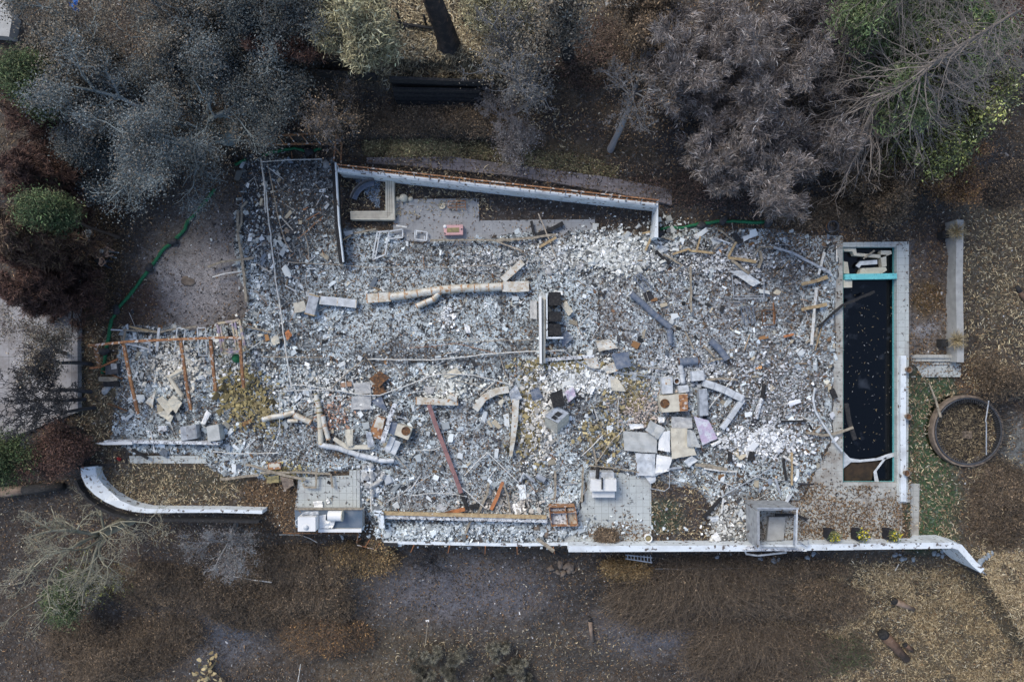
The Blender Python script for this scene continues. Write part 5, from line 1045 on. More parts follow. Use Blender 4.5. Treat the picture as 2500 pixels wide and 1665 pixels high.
# burnt trampoline
t = thing('trampoline', 'round in-ground trampoline pit full of leaves with black springs and a pale collar', 'trampoline', P(2357,1051,-.5))
cx, cy, _ = P(2357,1051,-.5); zt = -.25; r0 = 2.06
b_ = MB(); b_.lathe((cx,cy,0), [(r0+.02,zt-.3),(r0+.02,zt),(r0+.13,zt),(r0+.16,zt-.4)], 72); b_.build('collar', 'stone_brown', t)
b_ = MB(); k = 72; b_.tube([(cx+(r0-.04)*math.cos(2*math.pi*i/k), cy+(r0-.04)*math.sin(2*math.pi*i/k), zt+.03) for i in range(k+1)], .05, 8, False); b_.build('ring', 'dark_metal', t)
b_ = MB(); b_.lathe((cx,cy,0), [(r0-.02,zt),(r0-.12,-1.05),(0,-1.07)], 48); b_.build('pit', 'charred', t)
sp0 = None
for i in range(90):
    a = 2*math.pi*i/90; p = [(cx+q*math.cos(a), cy+q*math.sin(a), zt+.02-.05*(r0-q)) for q in (r0-.06, r0-.3)]
    b_ = MB(); b_.tube(p, .012, 4); b_.build('spring', 'dark_metal', t)
rg = np.random.RandomState(77); n_ = 3600; a = rg.uniform(0, 6.28, n_); q = np.sqrt(rg.rand(n_))*(r0-.2)
v, q_, c = leaves(rg, np.stack([cx+q*np.cos(a), cy+q*np.sin(a), -1.02+rg.rand(n_)*.1], 1), None, rg.uniform(.1, .26, n_), rg.uniform(.02, .05, n_), pick(rg, n_, [(3,(.13,.1,.065),.3),(2,(.3,.24,.15),.3),(3,(.06,.05,.04),.3)]), .3, .6); np_mesh('trampoline_leaves', v, q_, c, 'leaves', parent=t, kind='stuff')
for a, c, m_ in (((2414,978,.3),(2406,1030,.4),'galv'),((2408,1030,.5),(2408,1110,.2),'galv')): b_ = MB(); b_.tube(W([a, c]), .035, 6); b_.build('net_pole', m_, t)
for i in range(46):
    y = 965+i*3.6; ex = 2357+math.sqrt(max(0, 88**2-(y-1051)**2)); 
    b_ = MB(); b_.bar(W([(ex,y,-.2),(ex+26+8*math.sin(i*1.7),y-6+(y-1051)*.05,.6)]), .03, .02); b_.build('net_strand', 'charred', t)
b_ = MB(); b_.bar(W([(2268,935,-.3),(2284,975,-.1),(2296,1018,0)]), .1, .07, True, [.6,1,1.3]); b_.build('stick', 'wood_grey', None, 'long pale stick leaning over the upper left rim of the trampoline', 'stick')
b_ = MB(); b_.box(cx+.1,cx+.7,cy-.55,cy-.1,-1.05,-.93); b_.build('paving_slab', 'stone_brown', None, 'flat brown slab lying among the leaves in the trampoline pit', 'slab')
# planters with flowers
WQ = ['left of the three, beside the handrail','middle of the three','right of the three, beside the side steps']
for i, (x, lb) in enumerate([(2026,WQ[0]),(2095,WQ[1]),(2172,WQ[2])]):
    t = thing('planter', 'tall black square planter with yellow flowers, '+lb, 'planter', W([(x,1310)])[0], 'black flower planters by the parapet'); y = 1307
    b_ = MB(); b_.hexa([P(*q, .8)[:2] for q in [(x-4,y-12),(x+14,y-12),(x+14,y+11),(x-4,y+11)]], .05, .8); b_.build('pot', 'black_cloth', t)
    rg = np.random.RandomState(500+i); n_ = 420; c0 = np.array(P(x+10,y,.95)); D = rg.normal(0, 1, (n_, 3)); D[:, 2] = np.abs(D[:, 2])
    v, q, c = leaves(rg, c0+rg.normal(0, .12, (n_, 3))+np.array([0,0,.05]), D, rg.uniform(.08, .2, n_), np.full(n_, .05), pick(rg, n_, [(3,(.1,.14,.05),.3),(2,(.2,.18,.08),.3),(1,(.3,.28,.14),.3)]), .3, .5); np_mesh('foliage', v, q, c, 'leaves', parent=t)
    n_ = 22; v, q, c = chips(rg, c0+rg.normal(0, .16, (n_, 3))*np.array([1,1,.3])+np.array([0,0,.25]), np.full(n_, .08), pick(rg, n_, [(4,(.6,.5,.03),.15),(1,(.7,.7,.65),.1)]), .5); np_mesh('flowers', v, q, c, 'leaves', parent=t)
gp = 'round terracotta pots along the pool wall'
for x, y, lb in [(2213,902,'brown round pot at the top end of the pool walk beside the landing'),(2212,1016,'brown round pot halfway down the pool walk'),(2208,1153,'brown round pot near the lower end of the pool walk')]:
    t = thing('round_pot', lb, 'pot', W([(x,y)])[0], gp); c = P(x, y, .3)
    b_ = MB(); b_.lathe((c[0],c[1],0), [(.13,.34),(.2,.62),(.17,.62),(.15,.55)], 18); b_.sm = True; b_.build('pot', 'stone_brown', t)
    b_ = MB(); b_.lathe((c[0],c[1],0), [(.15,.55),(.08,.58),(0,.59)], 14); b_.build('soil', 'rust_dark', t)
t = thing('round_pot', 'white rimmed round pot with dry straw at the lower right corner of the terrace', 'pot', W([(1584,1315)])[0]); c = P(1583,1314,.5)
b_ = MB(); b_.lathe((c[0],c[1],0), [(.18,.07),(.24,.55),(.2,.55),(.18,.45)], 20); b_.sm = True; b_.build('pot', 'white_clean', t)
b_ = MB(); b_.lathe((c[0],c[1],0), [(.18,.45),(.1,.5),(0,.52)], 14); b_.build('straw', 'olive_stone', t)
brush('dry_bush', 'round dry grey bush in a pot on the terrace by the parapet', 1478, 1305, 24, 22, 1.1, 390, 'twigb', 800, .4, .007, leaf='brown', nl=5)
# dry ornamental grass tufts with dark boxes
for x, y, bx, lb in [(2332,566,2312,'upper dry straw tuft spilling over the channel wall'),(2334,831,2310,'lower dry straw tuft spilling over the channel wall')]:
    t = thing('grass_tuft', lb, 'plant', W([(x,y)])[0], 'dry straw tufts on the channel wall'); rg = np.random.RandomState(x+y); n_ = 260
    D = rg.normal(0, 1, (n_, 3)); D[:, 2] = np.abs(D[:, 2])*.5+.15; c0 = np.array(P(x, y, .45)); D /= np.linalg.norm(D, axis=1, keepdims=True)
    v, q, c = leaves(rg, c0+D*.05, D, rg.uniform(.35, .75, n_), np.full(n_, .022), pick(rg, n_, [(3,(.4,.32,.18),.25),(2,(.28,.22,.13),.25)]), .5, .3); np_mesh('blades', v, q, c, 'leaves', parent=t)
    b_ = MB(); b_.hexa([P(*q, .1)[:2] for q in [(bx-9,y-3),(bx+6,y-3),(bx+6,y+15),(bx-9,y+15)]], -.5, .05); b_.build('planter_box', 'charred', None, 'dark empty planter box left of the %s straw tuft' % lb.split()[0], 'planter box')
# stones
def stone(label, x, y, r, m='stone_brown', z=None, group=None, sx=1.0, hz=.7, name='boulder', cat='rock'):
    if z is None: X, Y, Z = [float(q) for q in PG(x, y)]
    else: X, Y, Z = P(x, y, z)
    b_ = MB(); b_.rock((X, Y, Z+r*hz*.4), r*sx, r, r*hz, int(x*7+y)); return b_.build(name, m, None, label, cat, group)
gb = 'brown boulders below the rusty cabinet'
for x, y, r, sx, lb in [(1312,1287,.22,1.35,'oval brown boulder, leftmost and widest below the rusty cabinet'),(1336,1288,.2,1,'round brown boulder directly under the left corner of the rusty cabinet'),(1335,1303,.2,1,'lowest brown boulder of the cluster below the rusty cabinet'),(1350,1295,.17,1.1,'right small brown boulder of the cluster below the rusty cabinet'),(1296,1286,.1,1.2,'smallest brown boulder left of the oval one')]: stone(lb, x, y, r, z=0.1, group=gb, sx=sx)
stone('dark flat rock half buried in the pale dirt patch', 459, 687, .32, 'stone_brown', 0, hz=.25, sx=1.2)
stone('small dark stone in the dirt right of the third sandbag', 324, 762, .12, 'sandbag', 0)
stone('pale stone below the black box at the left', 261, 951, .24, 'stone_pale', 0, sx=1.3)
for x, y, lb in [(221,492,'upper flat grey stepping stone beside the conifers'),(215,573,'lower flat grey stepping stone beside the conifers')]: stone(lb, x, y, .38, 'stone_slate', 0, 'stepping stones by the conifers', hz=.2, name='stepping_stone', cat='stone')
stone('white round plaster heap in the upper middle rubble', 1338, 661, .36, 'stone_pale', 0, hz=.5, name='plaster_heap', cat='rubble heap')
stone('white stone beside the round lid in the upper rubble', 1378, 642, .18, 'stone_pale', 0)
stone('pale stone block under the rusty upper railing', 797, 402, .24, 'stone_pale', 0)
b_ = MB(); b_.lathe(P(1416,648,.2), [(.27,-.1),(.27,.05),(.22,.08),(0,.08)], 22); b_.build('stone_disc', 'stone_pale', None, 'round grey lid lying in the upper middle rubble', 'lid')
b_ = MB(); b_.rock((*P(576,875,.4)[:2], .35), .27, .27, .3, 4, 12, 16, .02); b_.build('green_globe', 'wattle', None, 'dark green globe beside the last pergola post', 'globe')
gr = 'river stones under the parapet'
RS = [(2184,1351,.16,'large pale river stone at the left of the right hand group'),(2196,1351,.1,'small river stone next to the large left one'),(2202,1361,.17,'pale river stone just below the left pair'),(2211,1361,.09,'smallest river stone right of the lower pale one'),(2229,1363,.13,'single river stone between the two groups'),(2279,1347,.17,'brightest river stone under the wall end'),(2289,1351,.12,'grey river stone right of the brightest one'),(2300,1355,.12,'oval river stone lowest of the wall end group'),(2299,1343,.14,'dark river stone touching the wall end'),(2306,1350,.07,'tiny river stone at the far right of the wall end group'),(1985,1349,.15,'dim river stone right of the block chimney foot'),(1970,1358,.15,'darker river stone below the block chimney foot'),(1888,1366,.18,'angular slate stone below the block chimney'),(1900,1364,.12,'smaller slate stone beside the angular one'),(1856,1361,.14,'triangular pale stone below the bent flashing'),(1750,1357,.13,'lone slate stone below the parapet centre')]
for x, y, r, lb in RS: stone(lb, x, y+2, r, 'stone_slate', -2.0, gr, sx=1.1, name='river_stone', cat='stone')
for x, y, r, lb in [(2391,1372,.24,'lowest and largest stone of the diagonal row by the angled wall'),(2398,1365,.17,'second stone of the diagonal row by the angled wall'),(2405,1361,.17,'third stone of the diagonal row by the angled wall'),(2412,1355,.17,'fourth stone of the diagonal row by the angled wall'),(2421,1350,.14,'topmost stone of the diagonal row by the angled wall')]: stone(lb, x, y, r, 'stone_slate', None, 'stone row by the angled wall', sx=.75, name='river_stone', cat='stone')
rg = random.Random(5); WN = ['topmost','upper left','upper right','middle left, widest','middle','middle right','lower left','lower middle','lower right','lowest']
for i in range(10): stone('tan broken stone in the slope heap, %s' % WN[i], 1352+rg.uniform(-8, 30)+(i % 3)*10, 1378+i*3.2, rg.uniform(.12, .24), 'stone_brown', None, 'broken stones on the slope', sx=1.3, name='broken_stone', cat='stone') if i < 8 else None
# limestone stack by the steps
for i, (x, y, rx, ry, lb) in enumerate([(891,1140,8,5,'topmost stone'),(907,1138,9,6,'top right flat stone'),(893,1163,9,13,'long middle left stone'),(908,1162,7,12,'middle stone'),(920,1180,7,18,'tallest right stone'),(897,1185,7,9,'lower left stone'),(907,1187,6,10,'lower middle stone'),(935,1161,8,8,'grey square stone at the right'),(909,1203,9,7,'lowest stone')]):
    b_ = MB(); b_.rock((*P(x, y, .35)[:2], .3), rx/K, ry/K, .22, 60+i, 6, 8, .12); b_.sm = False; b_.build('pale_stone', 'stone_pale', None, lb+' of the pale stack between steps and long beam', 'stone', 'pale stone stack')
# ================================================================ LOOSE THINGS IN THE ASH
def wave(pts, z):
    return [P(p[0], p[1], p[2] if len(p) > 2 else z) for p in pts]
def dense(pts, step=18, wob=.0, seed=0):
    rg = random.Random(seed); out = [pts[0]]
    for a, c in zip(pts, pts[1:]):
        d = math.hypot(c[0]-a[0], c[1]-a[1]); n = max(1, int(d/step))
        for i in range(1, n+1):
            u = i/n; w_ = wob if i < n else 0
            out.append((a[0]+(c[0]-a[0])*u+rg.uniform(-w_, w_), a[1]+(c[1]-a[1])*u+rg.uniform(-w_, w_)))
    return out
def pipe(label, pts, wpx, m, z=.35, name='pipe', cat='pipe', group=None, kind='tube', hh=None, wob=.6):
    b_ = MB(); w_ = wave(dense(pts, 16, wob, int(pts[0][0])), z); rr = wpx/K/2
    rg = random.Random(int(pts[0][1])); w_ = [(p[0], p[1], p[2]+rg.uniform(-.02, .03)) for p in w_]
    if kind == 'tube': b_.tube(w_, rr, 7)
    else: b_.bar(w_, wpx/K, hh or max(.03, wpx/K*.5), True, [1+rg.uniform(-.15, .12) for _ in w_])
    return b_.build(name, m, None, label, cat, group)
def plank(label, pts, wpx, m='wood_grey', z=.35, group=None, name='plank', wob=.8, cat=None, hh=None): return pipe(label, pts, wpx, m, z, name, cat or name, group, 'bar', hh, wob)
gp1 = 'thin pipes and conduits fallen across the ruin'; gw1 = 'loose planks and battens in the rubble'
for lb, pts, w_, m in [
 ('longest white pipe, running from the left wing down to the middle of the ruin', [(637,388),(647,453),(664,606),(671,667),(688,780),(699,864),(712,949)], 3.6, 'pipe_white'),
 ('pale thin conduit beside the longest white pipe in the left wing', [(653,400),(683,545),(696,590),(712,616)], 2.2, 'wire_tan'),
 ('tan wire standing right of the pale conduit in the left wing', [(740,560),(752,600),(755,640)], 2, 'wire_tan'),
 ('rust coloured wire crossing the left wing diagonally', [(789,528),(755,560),(729,582)], 2, 'rust'),
 ('long thin wavy cable crossing above the largest rusty duct', [(702,640),(824,647),(909,653),(1100,653),(1150,650),(1208,648),(1234,657)], 1.8, 'wire_tan'),
 ('long level pinkish pipe crossing the middle of the ruin to the fireplace', [(898,877),(1050,879),(1110,874),(1194,864),(1290,858),(1378,856)], 3, 'pipe_white'),
 ('level thin conduit between pergola and the longest white pipe', [(638,871),(700,872),(788,873)], 2.2, 'wire_tan'),
 ('tan pipe bent downward below the level pinkish pipe', [(888,879),(850,908),(820,935),(808,951)], 2.6, 'wire_tan'),
 ('white pipe joining the foot of the longest white pipe', [(712,941),(735,939),(808,951)], 2.4, 'pipe_white'),
 ('white double conduit below the foot of the longest white pipe', [(680,954),(760,952),(829,954)], 2, 'pipe_white'),
 ('long arching white cable, highest in the centre of the ruin', [(830,954),(878,963),(927,965),(985,944),(1050,918),(1085,912),(1155,915),(1194,925),(1252,940)], 2.6, 'pipe_white'),
 ('thin white conduit dropping from the double conduit and bending left', [(681,956),(684,1002),(682,1058),(666,1090),(650,1116)], 1.8, 'pipe_white'),
 ('white wire pair reaching up right from the pergola end', [(638,833),(600,860),(548,892)], 2.2, 'pipe_white'),
 ('white thin pipe running left to right under the fridge of the lower left rubble', [(520,1102),(560,1107),(680,1106)], 2.4, 'pipe_white'),
 ('grey bent conduit running into the right cluster of ducts', [(1380,858),(1410,882),(1450,902),(1540,913),(1614,921)], 2.6, 'galv'),
 ('white conduit left arm of the upturned V below the centre', [(1190,1104),(1162,1130),(1134,1161)], 2.4, 'pipe_white'),
 ('white conduit right arm of the upturned V below the centre', [(1190,1104),(1230,1143),(1267,1179)], 2.4, 'pipe_white'),
 ('white rod crossing the ash left of the grill', [(1472,1062),(1445,1090),(1420,1113)], 2.6, 'pipe_white'),
 ('tan rod leaning right above the grill', [(1505,1064),(1480,1095),(1456,1130)], 2.6, 'wire_tan'),
 ('thin white rod upright above the tiled sheets', [(1509,965),(1509,1045)], 1.8, 'pipe_white'),
 ('white rod leaning through the right duct cluster, upper piece', [(1796,914),(1772,944)], 2.4, 'pipe_white'),
 ('white rod leaning through the right duct cluster, lower piece', [(1761,960),(1731,996)], 2.4, 'pipe_white'),
 ('thin black wire loop right of the dirt patch', [(1007,850),(1050,830),(1110,829),(1114,835),(1300,829)], 1.8, 'wire_tan'),
 ('rust brown wire wandering above the level pinkish pipe', [(1000,849),(1060,846),(1110,838),(1160,850),(1212,862)], 1.8, 'rust'),
 ('tan wire dropping steeply from the level pinkish pipe', [(1220,867),(1235,915),(1253,940)], 1.8, 'wire_tan'),
 ('white wire diagonal from centre down to the right of the tan wire', [(1115,930),(1160,940),(1210,962),(1240,978)], 1.8, 'wire_tan'),
 ('white rod from the red beam to the long beam', [(1127,1190),(1160,1218),(1185,1240)], 2.4, 'pipe_white'),
 ('white thin wires lying across the lower end of the red beam', [(1000,1210),(1050,1204),(1100,1205),(1140,1212)], 1.8, 'pipe_white'),
 ('tan thin cable right of the furnace boxes reaching down right', [(965,1112),(990,1140),(1017,1165)], 1.8, 'wire_tan'),
 ('pair of white wires knotted round the red beam', [(1008,1099),(1060,1098),(1090,1082)], 1.8, 'pipe_white'),
 ('white rod on the slope below the curved wall', [(570,1407),(600,1411),(663,1421)], 3, 'pipe_white'),
 ('dotted white cord hanging above the white slope rod', [(578,1366),(574,1390),(572,1406)], 1.4, 'pipe_white'),
 ('curved thin white pipe below the outdoor counter', [(682,1305),(731,1305),(755,1313),(775,1324)], 2, 'pipe_white'),
 ('pale conduit pair crossing from the deck rubble to the burnt lawn', [(1886,1128),(1887,1137),(1850,1163),(1790,1195),(1761,1214)], 3, 'galv'),
 ('thin conduit curving down into the burnt lawn corner', [(1720,1150),(1750,1172),(1790,1187)], 2.4, 'pipe_white'),
 ('U-shaped wire handle at the top of the burnt lawn', [(1635,1150),(1634,1190),(1622,1199),(1585,1192)], 2, 'galv'),
 ('big bowed grey conduit reaching the left pool edge', [(1990,947),(1985,973),(1990,1002),(2003,1025),(2016,1046),(2035,1075),(2056,1101)], 5, 'galv_light'),
 ('white rod lying straight below the lawn, right of the angled stone row', [(2186,1392),(2194,1376)], 2.4, 'pipe_white'),
 ('thin wire along the brush under the parapet', [(1598,1388),(1750,1388),(1845,1386)], 1.4, 'galv'),
 ('pale wooden stake in the brush left of centre below the counter', [(711,1382),(701,1404)], 2.4, 'wood_tan'),
 ('white stake in the lower centre left brush', [(734,1620),(727,1664)], 2.2, 'pipe_white'),
 ('thin pale stake at the lower centre near the needle tufts', [(1044,1515),(1038,1575)], 2, 'wood_grey')]:
    hi = float(PG(*pts[0])[2]); pipe(lb, pts, w_, m, .44 if hi > -.5 else hi+.35, group=gp1, wob=.9)
for lb, pts, w_, m in [
 ('long bent grey timber at the left rim of the left wing', [(581,516),(581,570),(591,633),(602,737)], 6, 'wood_grey'),
 ('short kinked timber crossing the top of the long bent one', [(604,492),(590,507),(590,545),(581,567)], 5, 'wood_grey'),
 ('pale timber meeting the left dirt patch from the rubble', [(507,652),(540,640),(620,630)], 5, 'wood_grey'),
 ('thin white batten pointing into the dirt patch', [(519,677),(555,667),(590,662)], 2.6, 'pipe_white'),
 ('yellowish plank by the stepping stones', [(202,543),(229,537)], 5, 'wood_tan'),
 ('pale wood strip between the garden wall and window frames', [(865,570),(890,565),(918,559)], 4.5, 'wood_grey'),
 ('white stick lying on the grey patio left corner', [(967,551),(994,555)], 4, 'pipe_white'),
 ('dark plank running level below the pink box', [(1050,587),(1130,586),(1205,587)], 4, 'wood_grey'),
 ('long tan timber right of the pink box', [(1207,588),(1300,581),(1358,573)], 6, 'wood_grey'),
 ('short tan timber under the long one', [(1317,604),(1358,580)], 6, 'wood_tan'),
 ('white thin batten falling right from the pink box', [(1205,587),(1240,600),(1275,613)], 3, 'wire_tan'),
 ('tan batten rising through the upper rubble', [(1314,521),(1334,570),(1345,595)], 2.6, 'wire_tan'),
 ('thin upright pale batten below the long tan timber', [(1345,598),(1358,628)], 2.4, 'wire_tan'),
 ('rust brown stick at the foot of the short east wall leg', [(1588,583),(1576,612)], 5, 'wood_tan'),
 ('tan stick leaning on the short east wall leg', [(1568,570),(1587,566)], 4, 'wood_tan'),
 ('grey batten right of the east wall leg', [(1615,579),(1647,587)], 3.4, 'wood_grey'),
 ('tan timber in two segments right of the white walls', [(1642,621),(1681,608),(1686,613)], 5, 'wood_tan'),
 ('level tan timber joining the two segment one', [(1686,613),(1741,618)], 5, 'wood_tan'),
 ('peaked thin tan batten left of the grey metal strip', [(1701,611),(1710,577)], 4, 'wood_tan'),
 ('small roof shaped tan batten above the level timber', [(1744,609),(1762,594),(1774,602)], 3, 'wood_grey'),
 ('brown batten touching the black tarp', [(1758,562),(1792,589)], 3.5, 'wood_grey'),
 ('black and white batten left of the black tarp', [(1739,579),(1783,595)], 3.5, 'white_ash'),
 ('tan board hanging below the black tarp', [(1797,591),(1778,628)], 6, 'wood_tan'),
 ('rust streaked board crossing the upper right rubble', [(1778,630),(1810,634),(1846,640)], 7, 'wood_tan'),
 ('board sloping to the crumpled grey metal', [(1785,635),(1829,669)], 6, 'wood_grey'),
 ('curved grey board right of the rust streaked one', [(1855,613),(1860,633),(1851,655)], 6, 'wood_grey'),
 ('longest pale grey board, falling toward the pool from the upper right', [(1889,604),(1931,616),(2028,667)], 6, 'galv'),
 ('thin grey board rising to the longest pale board', [(1845,621),(1854,603),(1888,603)], 3, 'wood_grey'),
 ('upright white board crossing under the longest pale one', [(2013,616),(1998,671)], 6, 'pipe_white'),
 ('upper tan board pointing at the pool', [(1957,694),(1985,688),(2020,676)], 8, 'wood_tan'),
 ('lower orange tan board pointing at the pool', [(1957,756),(2018,743)], 8, 'wood_tan'),
 ('long white upright board crossed by the lower orange board', [(1993,702),(1986,780),(1981,842)], 6, 'pipe_white'),
 ('hooked pale board at the lower end of the white upright board', [(1995,800),(1992,818),(1968,837)], 5, 'wood_grey'),
 ('brown batten standing alone in the right middle rubble', [(1686,650),(1688,763)], 4.5, 'wood_grey'),
 ('splintered brown batten right of the east wall leg foot', [(1620,621),(1665,648),(1650,662)], 4, 'wood_grey'),
 ('orange wood scrap left of the white upright board', [(1913,822),(1937,816)], 6, 'wood_orange'),
 ('tan crooked batten above the blue barrels', [(1673,810),(1694,853)], 4, 'wood_grey'),
 ('tan batten between two blue duct pieces', [(1717,843),(1744,872)], 4.5, 'wood_grey'),
 ('level curved tan batten below the blue duct pieces', [(1727,885),(1745,878),(1790,872)], 4.5, 'wood_grey'),
 ('pair of grey boards behind the right duct cluster', [(1718,928),(1760,924),(1800,927)], 5, 'wood_grey'),
 ('tan horizontal board under the bowed conduit', [(1968,1056),(2009,1063),(2050,1055),(2082,1043)], 6, 'wood_grey'),
 ('stack of thin tan boards at the top of the burnt lawn', [(1697,1134),(1735,1138),(1775,1146)], 8, 'wood_grey'),
 ('curved pale board right of the thin stack', [(1718,1143),(1768,1150),(1800,1150)], 4, 'pipe_white'),
 ('tan upright board standing by the deck', [(1933,1104),(1933,1184)], 5, 'wood_tan'),
 ('white tilted board crossing the tan upright one', [(1912,1113),(1948,1134)], 6, 'pipe_white'),
 ('grey board above the block chimney', [(1893,1168),(1899,1188),(1906,1208)], 5, 'galv'),
 ('white thin board left of the block chimney', [(1766,1215),(1763,1235),(1761,1254)], 4, 'pipe_white'),
 ('white board behind the block chimney corner', [(1930,1208),(1919,1226)], 7, 'galv_light'),
 ('grey roof shaped board above the counter tiles', [(600,1133),(640,1144),(673,1154),(745,1171)], 6, 'wood_grey'),
 ('long level grey board above the tiled floor', [(639,1154),(720,1152),(806,1157)], 5, 'wood_grey'),
 ('grey board at the left meeting the roof shaped one', [(537,1170),(580,1165),(632,1159)], 6, 'wood_grey'),
 ('bent tan angle bar on the tiled floor', [(773,1142),(771,1190),(743,1189),(740,1180)], 5, 'wood_grey'),
 ('short brown plank upright on the tiled floor', [(808,1157),(812,1190)], 5, 'wood_grey'),
 ('pale forked branch falling over the long beam', [(1192,1180),(1190,1203),(1170,1247),(1146,1276),(1136,1302)], 6, 'wood_grey'),
 ('orange plank lying across the long beam', [(1073,1259),(1100,1250),(1135,1242)], 9, 'wood_orange'),
 ('bright orange plank standing right of the pale branch', [(1228,1176),(1214,1212),(1199,1244)], 8, 'wood_orange'),
 ('pale branch right of the bright orange plank', [(1228,1178),(1240,1210),(1245,1250)], 4.5, 'wood_grey'),
 ('grey upright board beside the terrace and rusty cabinet', [(1424,1142),(1421,1200),(1420,1225)], 5, 'wood_grey'),
 ('bundle of pale splinters left of the grey upright board', [(1355,1150),(1356,1200),(1353,1220)], 5, 'wood_grey'),
 ('rusty bent strip above the grill', [(1440,1070),(1450,1100),(1456,1135)], 5, 'wood_grey'),
 ('tan curved strip linking grill and tiled sheets', [(1437,1136),(1490,1141),(1560,1153)], 3, 'wood_grey'),
 ('thin pale board from the lawn corner up to the tiled sheets', [(1598,1160),(1640,1143),(1665,1140)], 4, 'galv'),
 ('upper tan stick above the pergola beam', [(317,797),(350,805),(390,812)], 4.5, 'wood_tan'),
 ('long tan stick lying above the pergola beam', [(300,805),(388,812),(424,804),(480,797)], 4, 'wood_grey'),
 ('pale stick at the left end above the pergola beam', [(271,805),(330,808)], 3, 'galv_light'),
 ('white batten sloping under the pergola beam', [(304,839),(340,846),(373,855)], 4, 'galv_light'),
 ('short white bar left of the window frames', [(389,800),(386,830),(383,857)], 6, 'galv_light'),
 ('short grey bar further left of the window frames', [(366,820),(366,862)], 5, 'galv'),
 ('grey stub post at the start of the pergola sticks', [(307,802),(302,832)], 5, 'wood_grey'),
 ('thin tan stick right of the violet window frame', [(590,796),(640,806),(660,812)], 4, 'wood_grey'),
 ('brown stake in the dirt left of the black box', [(248,905),(300,925)], 3, 'rust_dark'),
 ('rusty long rod in the left lower rubble', [(262,985),(290,995),(310,1003)], 4, 'rust_dark')]:
    plank(lb, pts, w_, m, .42, gw1)
gc1 = 'charred timbers'
for lb, pts, w_, m in [
 ('black timber pointing from the rubble over the pool', [(2135,712),(2057,745),(1995,800)], 6, 'charred'),
 ('black timber floating upright near the left pool edge', [(2066,985),(2074,1030),(2087,1073)], 10, 'charred'),
 ('black charred timber crossing the tan timbers in the upper rubble', [(1307,576),(1345,560),(1375,545)], 10, 'charred'),
 ('short black timber falling from the patio edge', [(1297,540),(1304,572)], 7, 'charred'),
 ('black timber right of the east wall leg', [(1601,613),(1618,630),(1636,644)], 7, 'charred'),
 ('black leaning timber at the edge of the burnt lawn', [(1761,1214),(1740,1238),(1718,1264)], 8, 'charred'),
 ('black stub log left of its twin below the tiled sheets', [(1782,1104),(1782,1127)], 10, 'charred'),
 ('black stub log right of its twin below the tiled sheets', [(1836,1102),(1832,1124)], 12, 'charred'),
 ('black horizontal timber beside the red beam foot', [(1148,1237),(1170,1234)], 12, 'charred'),
 ('black broken timbers on the slope right of the boulders', [(1352,1345),(1365,1352),(1379,1361)], 6, 'charred'),
 ('black timber inside the block chimney', [(1893,1256),(1945,1257)], 6, 'charred'),
 ('black timber right of the block chimney', [(1948,1258),(1970,1268)], 6, 'charred'),
 ('black burnt board at the upper end of the curved wall', [(164,1135),(190,1128),(220,1120)], 8, 'charred'),
 ('black thin board leaning below the left white beam', [(322,1097),(362,1119)], 6, 'charred'),
 ('long black strip above the curved wall end', [(190,1140),(240,1136),(275,1133)], 5, 'charred'),
 ('short black stub by the bowed conduit', [(2030,950),(2040,972)], 11, 'charred'),
 ('black level timber above the right end of the tiled sheets', [(1907,1028),(1966,1028)], 5, 'charred'),
 ('grey brown branch lying on the slope right of the boulders', [(1311,1315),(1330,1328),(1352,1345)], 8, 'wood_grey'),
 ('black strip in the deck rubble', [(1912,1120),(1918,1160),(1920,1173)], 6, 'charred'),
 ('black low timber below the thin white kerb', [(937,1328),(970,1329)], 7, 'charred')]:
    plank(lb, pts, w_, m, .34 if pts[0][1] < 1340 else -1.0, gc1, name='charred_timber', cat='timber')
# red steel beam
t = thing('steel_beam', 'long faded red steel beam slanting down the centre of the ruin', 'beam', W([(1085,1090)])[0])
b_ = MB(); b_.bar(W([(1047,988,.6),(1070,1055,.55),(1111,1162,.5),(1126,1203,.45)]), .25, .06); b_.build('flange', 'pink_metal', t)
b_ = MB(); b_.bar(W([(1047,988,.5),(1070,1055,.45),(1111,1162,.4),(1126,1203,.35)]), .06, .2); b_.build('web', 'pink_metal', t)
b_ = MB(); b_.bar(W([(1126,1203,.45),(1142,1243,.4)]), .23, .06); b_.build('burnt_end', 'charred', t)
# ducts with seam collars
def duct(label, pts, wpx, m, z=.45, rnd=True, seams=True, group='sheet metal ducts in the rubble', rs_=None, cm='rust_seam', every=1, hh=.8, dark_end=False):
    t = thing('air_duct', label, 'duct', W([pts[0]], 0)[0], group); w_ = wave(pts, z); rr = wpx/K/2
    b_ = MB()
    if rnd: b_.tube(w_, rr, 14, False, rs_); b_.sm = True
    else: b_.bar(w_, rr*2, rr*2*hh, True, rs_)
    b_.build('duct_section', m, t)
    if seams:
        for i in range(0, len(w_), every):
            a = Vector(w_[i]); d = (Vector(w_[min(i+1, len(w_)-1)])-Vector(w_[max(i-1, 0)])).normalized()*.035; q = (rs_[i] if rs_ else 1)*1.04
            b_ = MB()
            if rnd: b_.tube([a-d, a+d], rr*q, 14, False)
            else: b_.bar([a-d, a+d], rr*2*q, rr*2*hh*1.04, False)
            b_.build('collar', cm, t)
    if dark_end:
        e = Vector(w_[-1]); d = (e-Vector(w_[-2])).normalized(); b_ = MB(); b_.tube([e-d*.05, e-d*.04], rr*.93*(rs_[-1] if rs_ else 1), 14); b_.build('opening_shade', 'charred', t)  # black disc stands in for the shade inside the open end
    return t
duct('largest rusty duct, curving level across the upper middle of the ruin', [(952,725),(989,721),(1020,716),(1054,711),(1076,708),(1100,706),(1128,704),(1159,703),(1193,702),(1226,700)], 20, 'rusty_duct', rs_=[.95,1,.95,1,1,1.05,1,1,1,1])
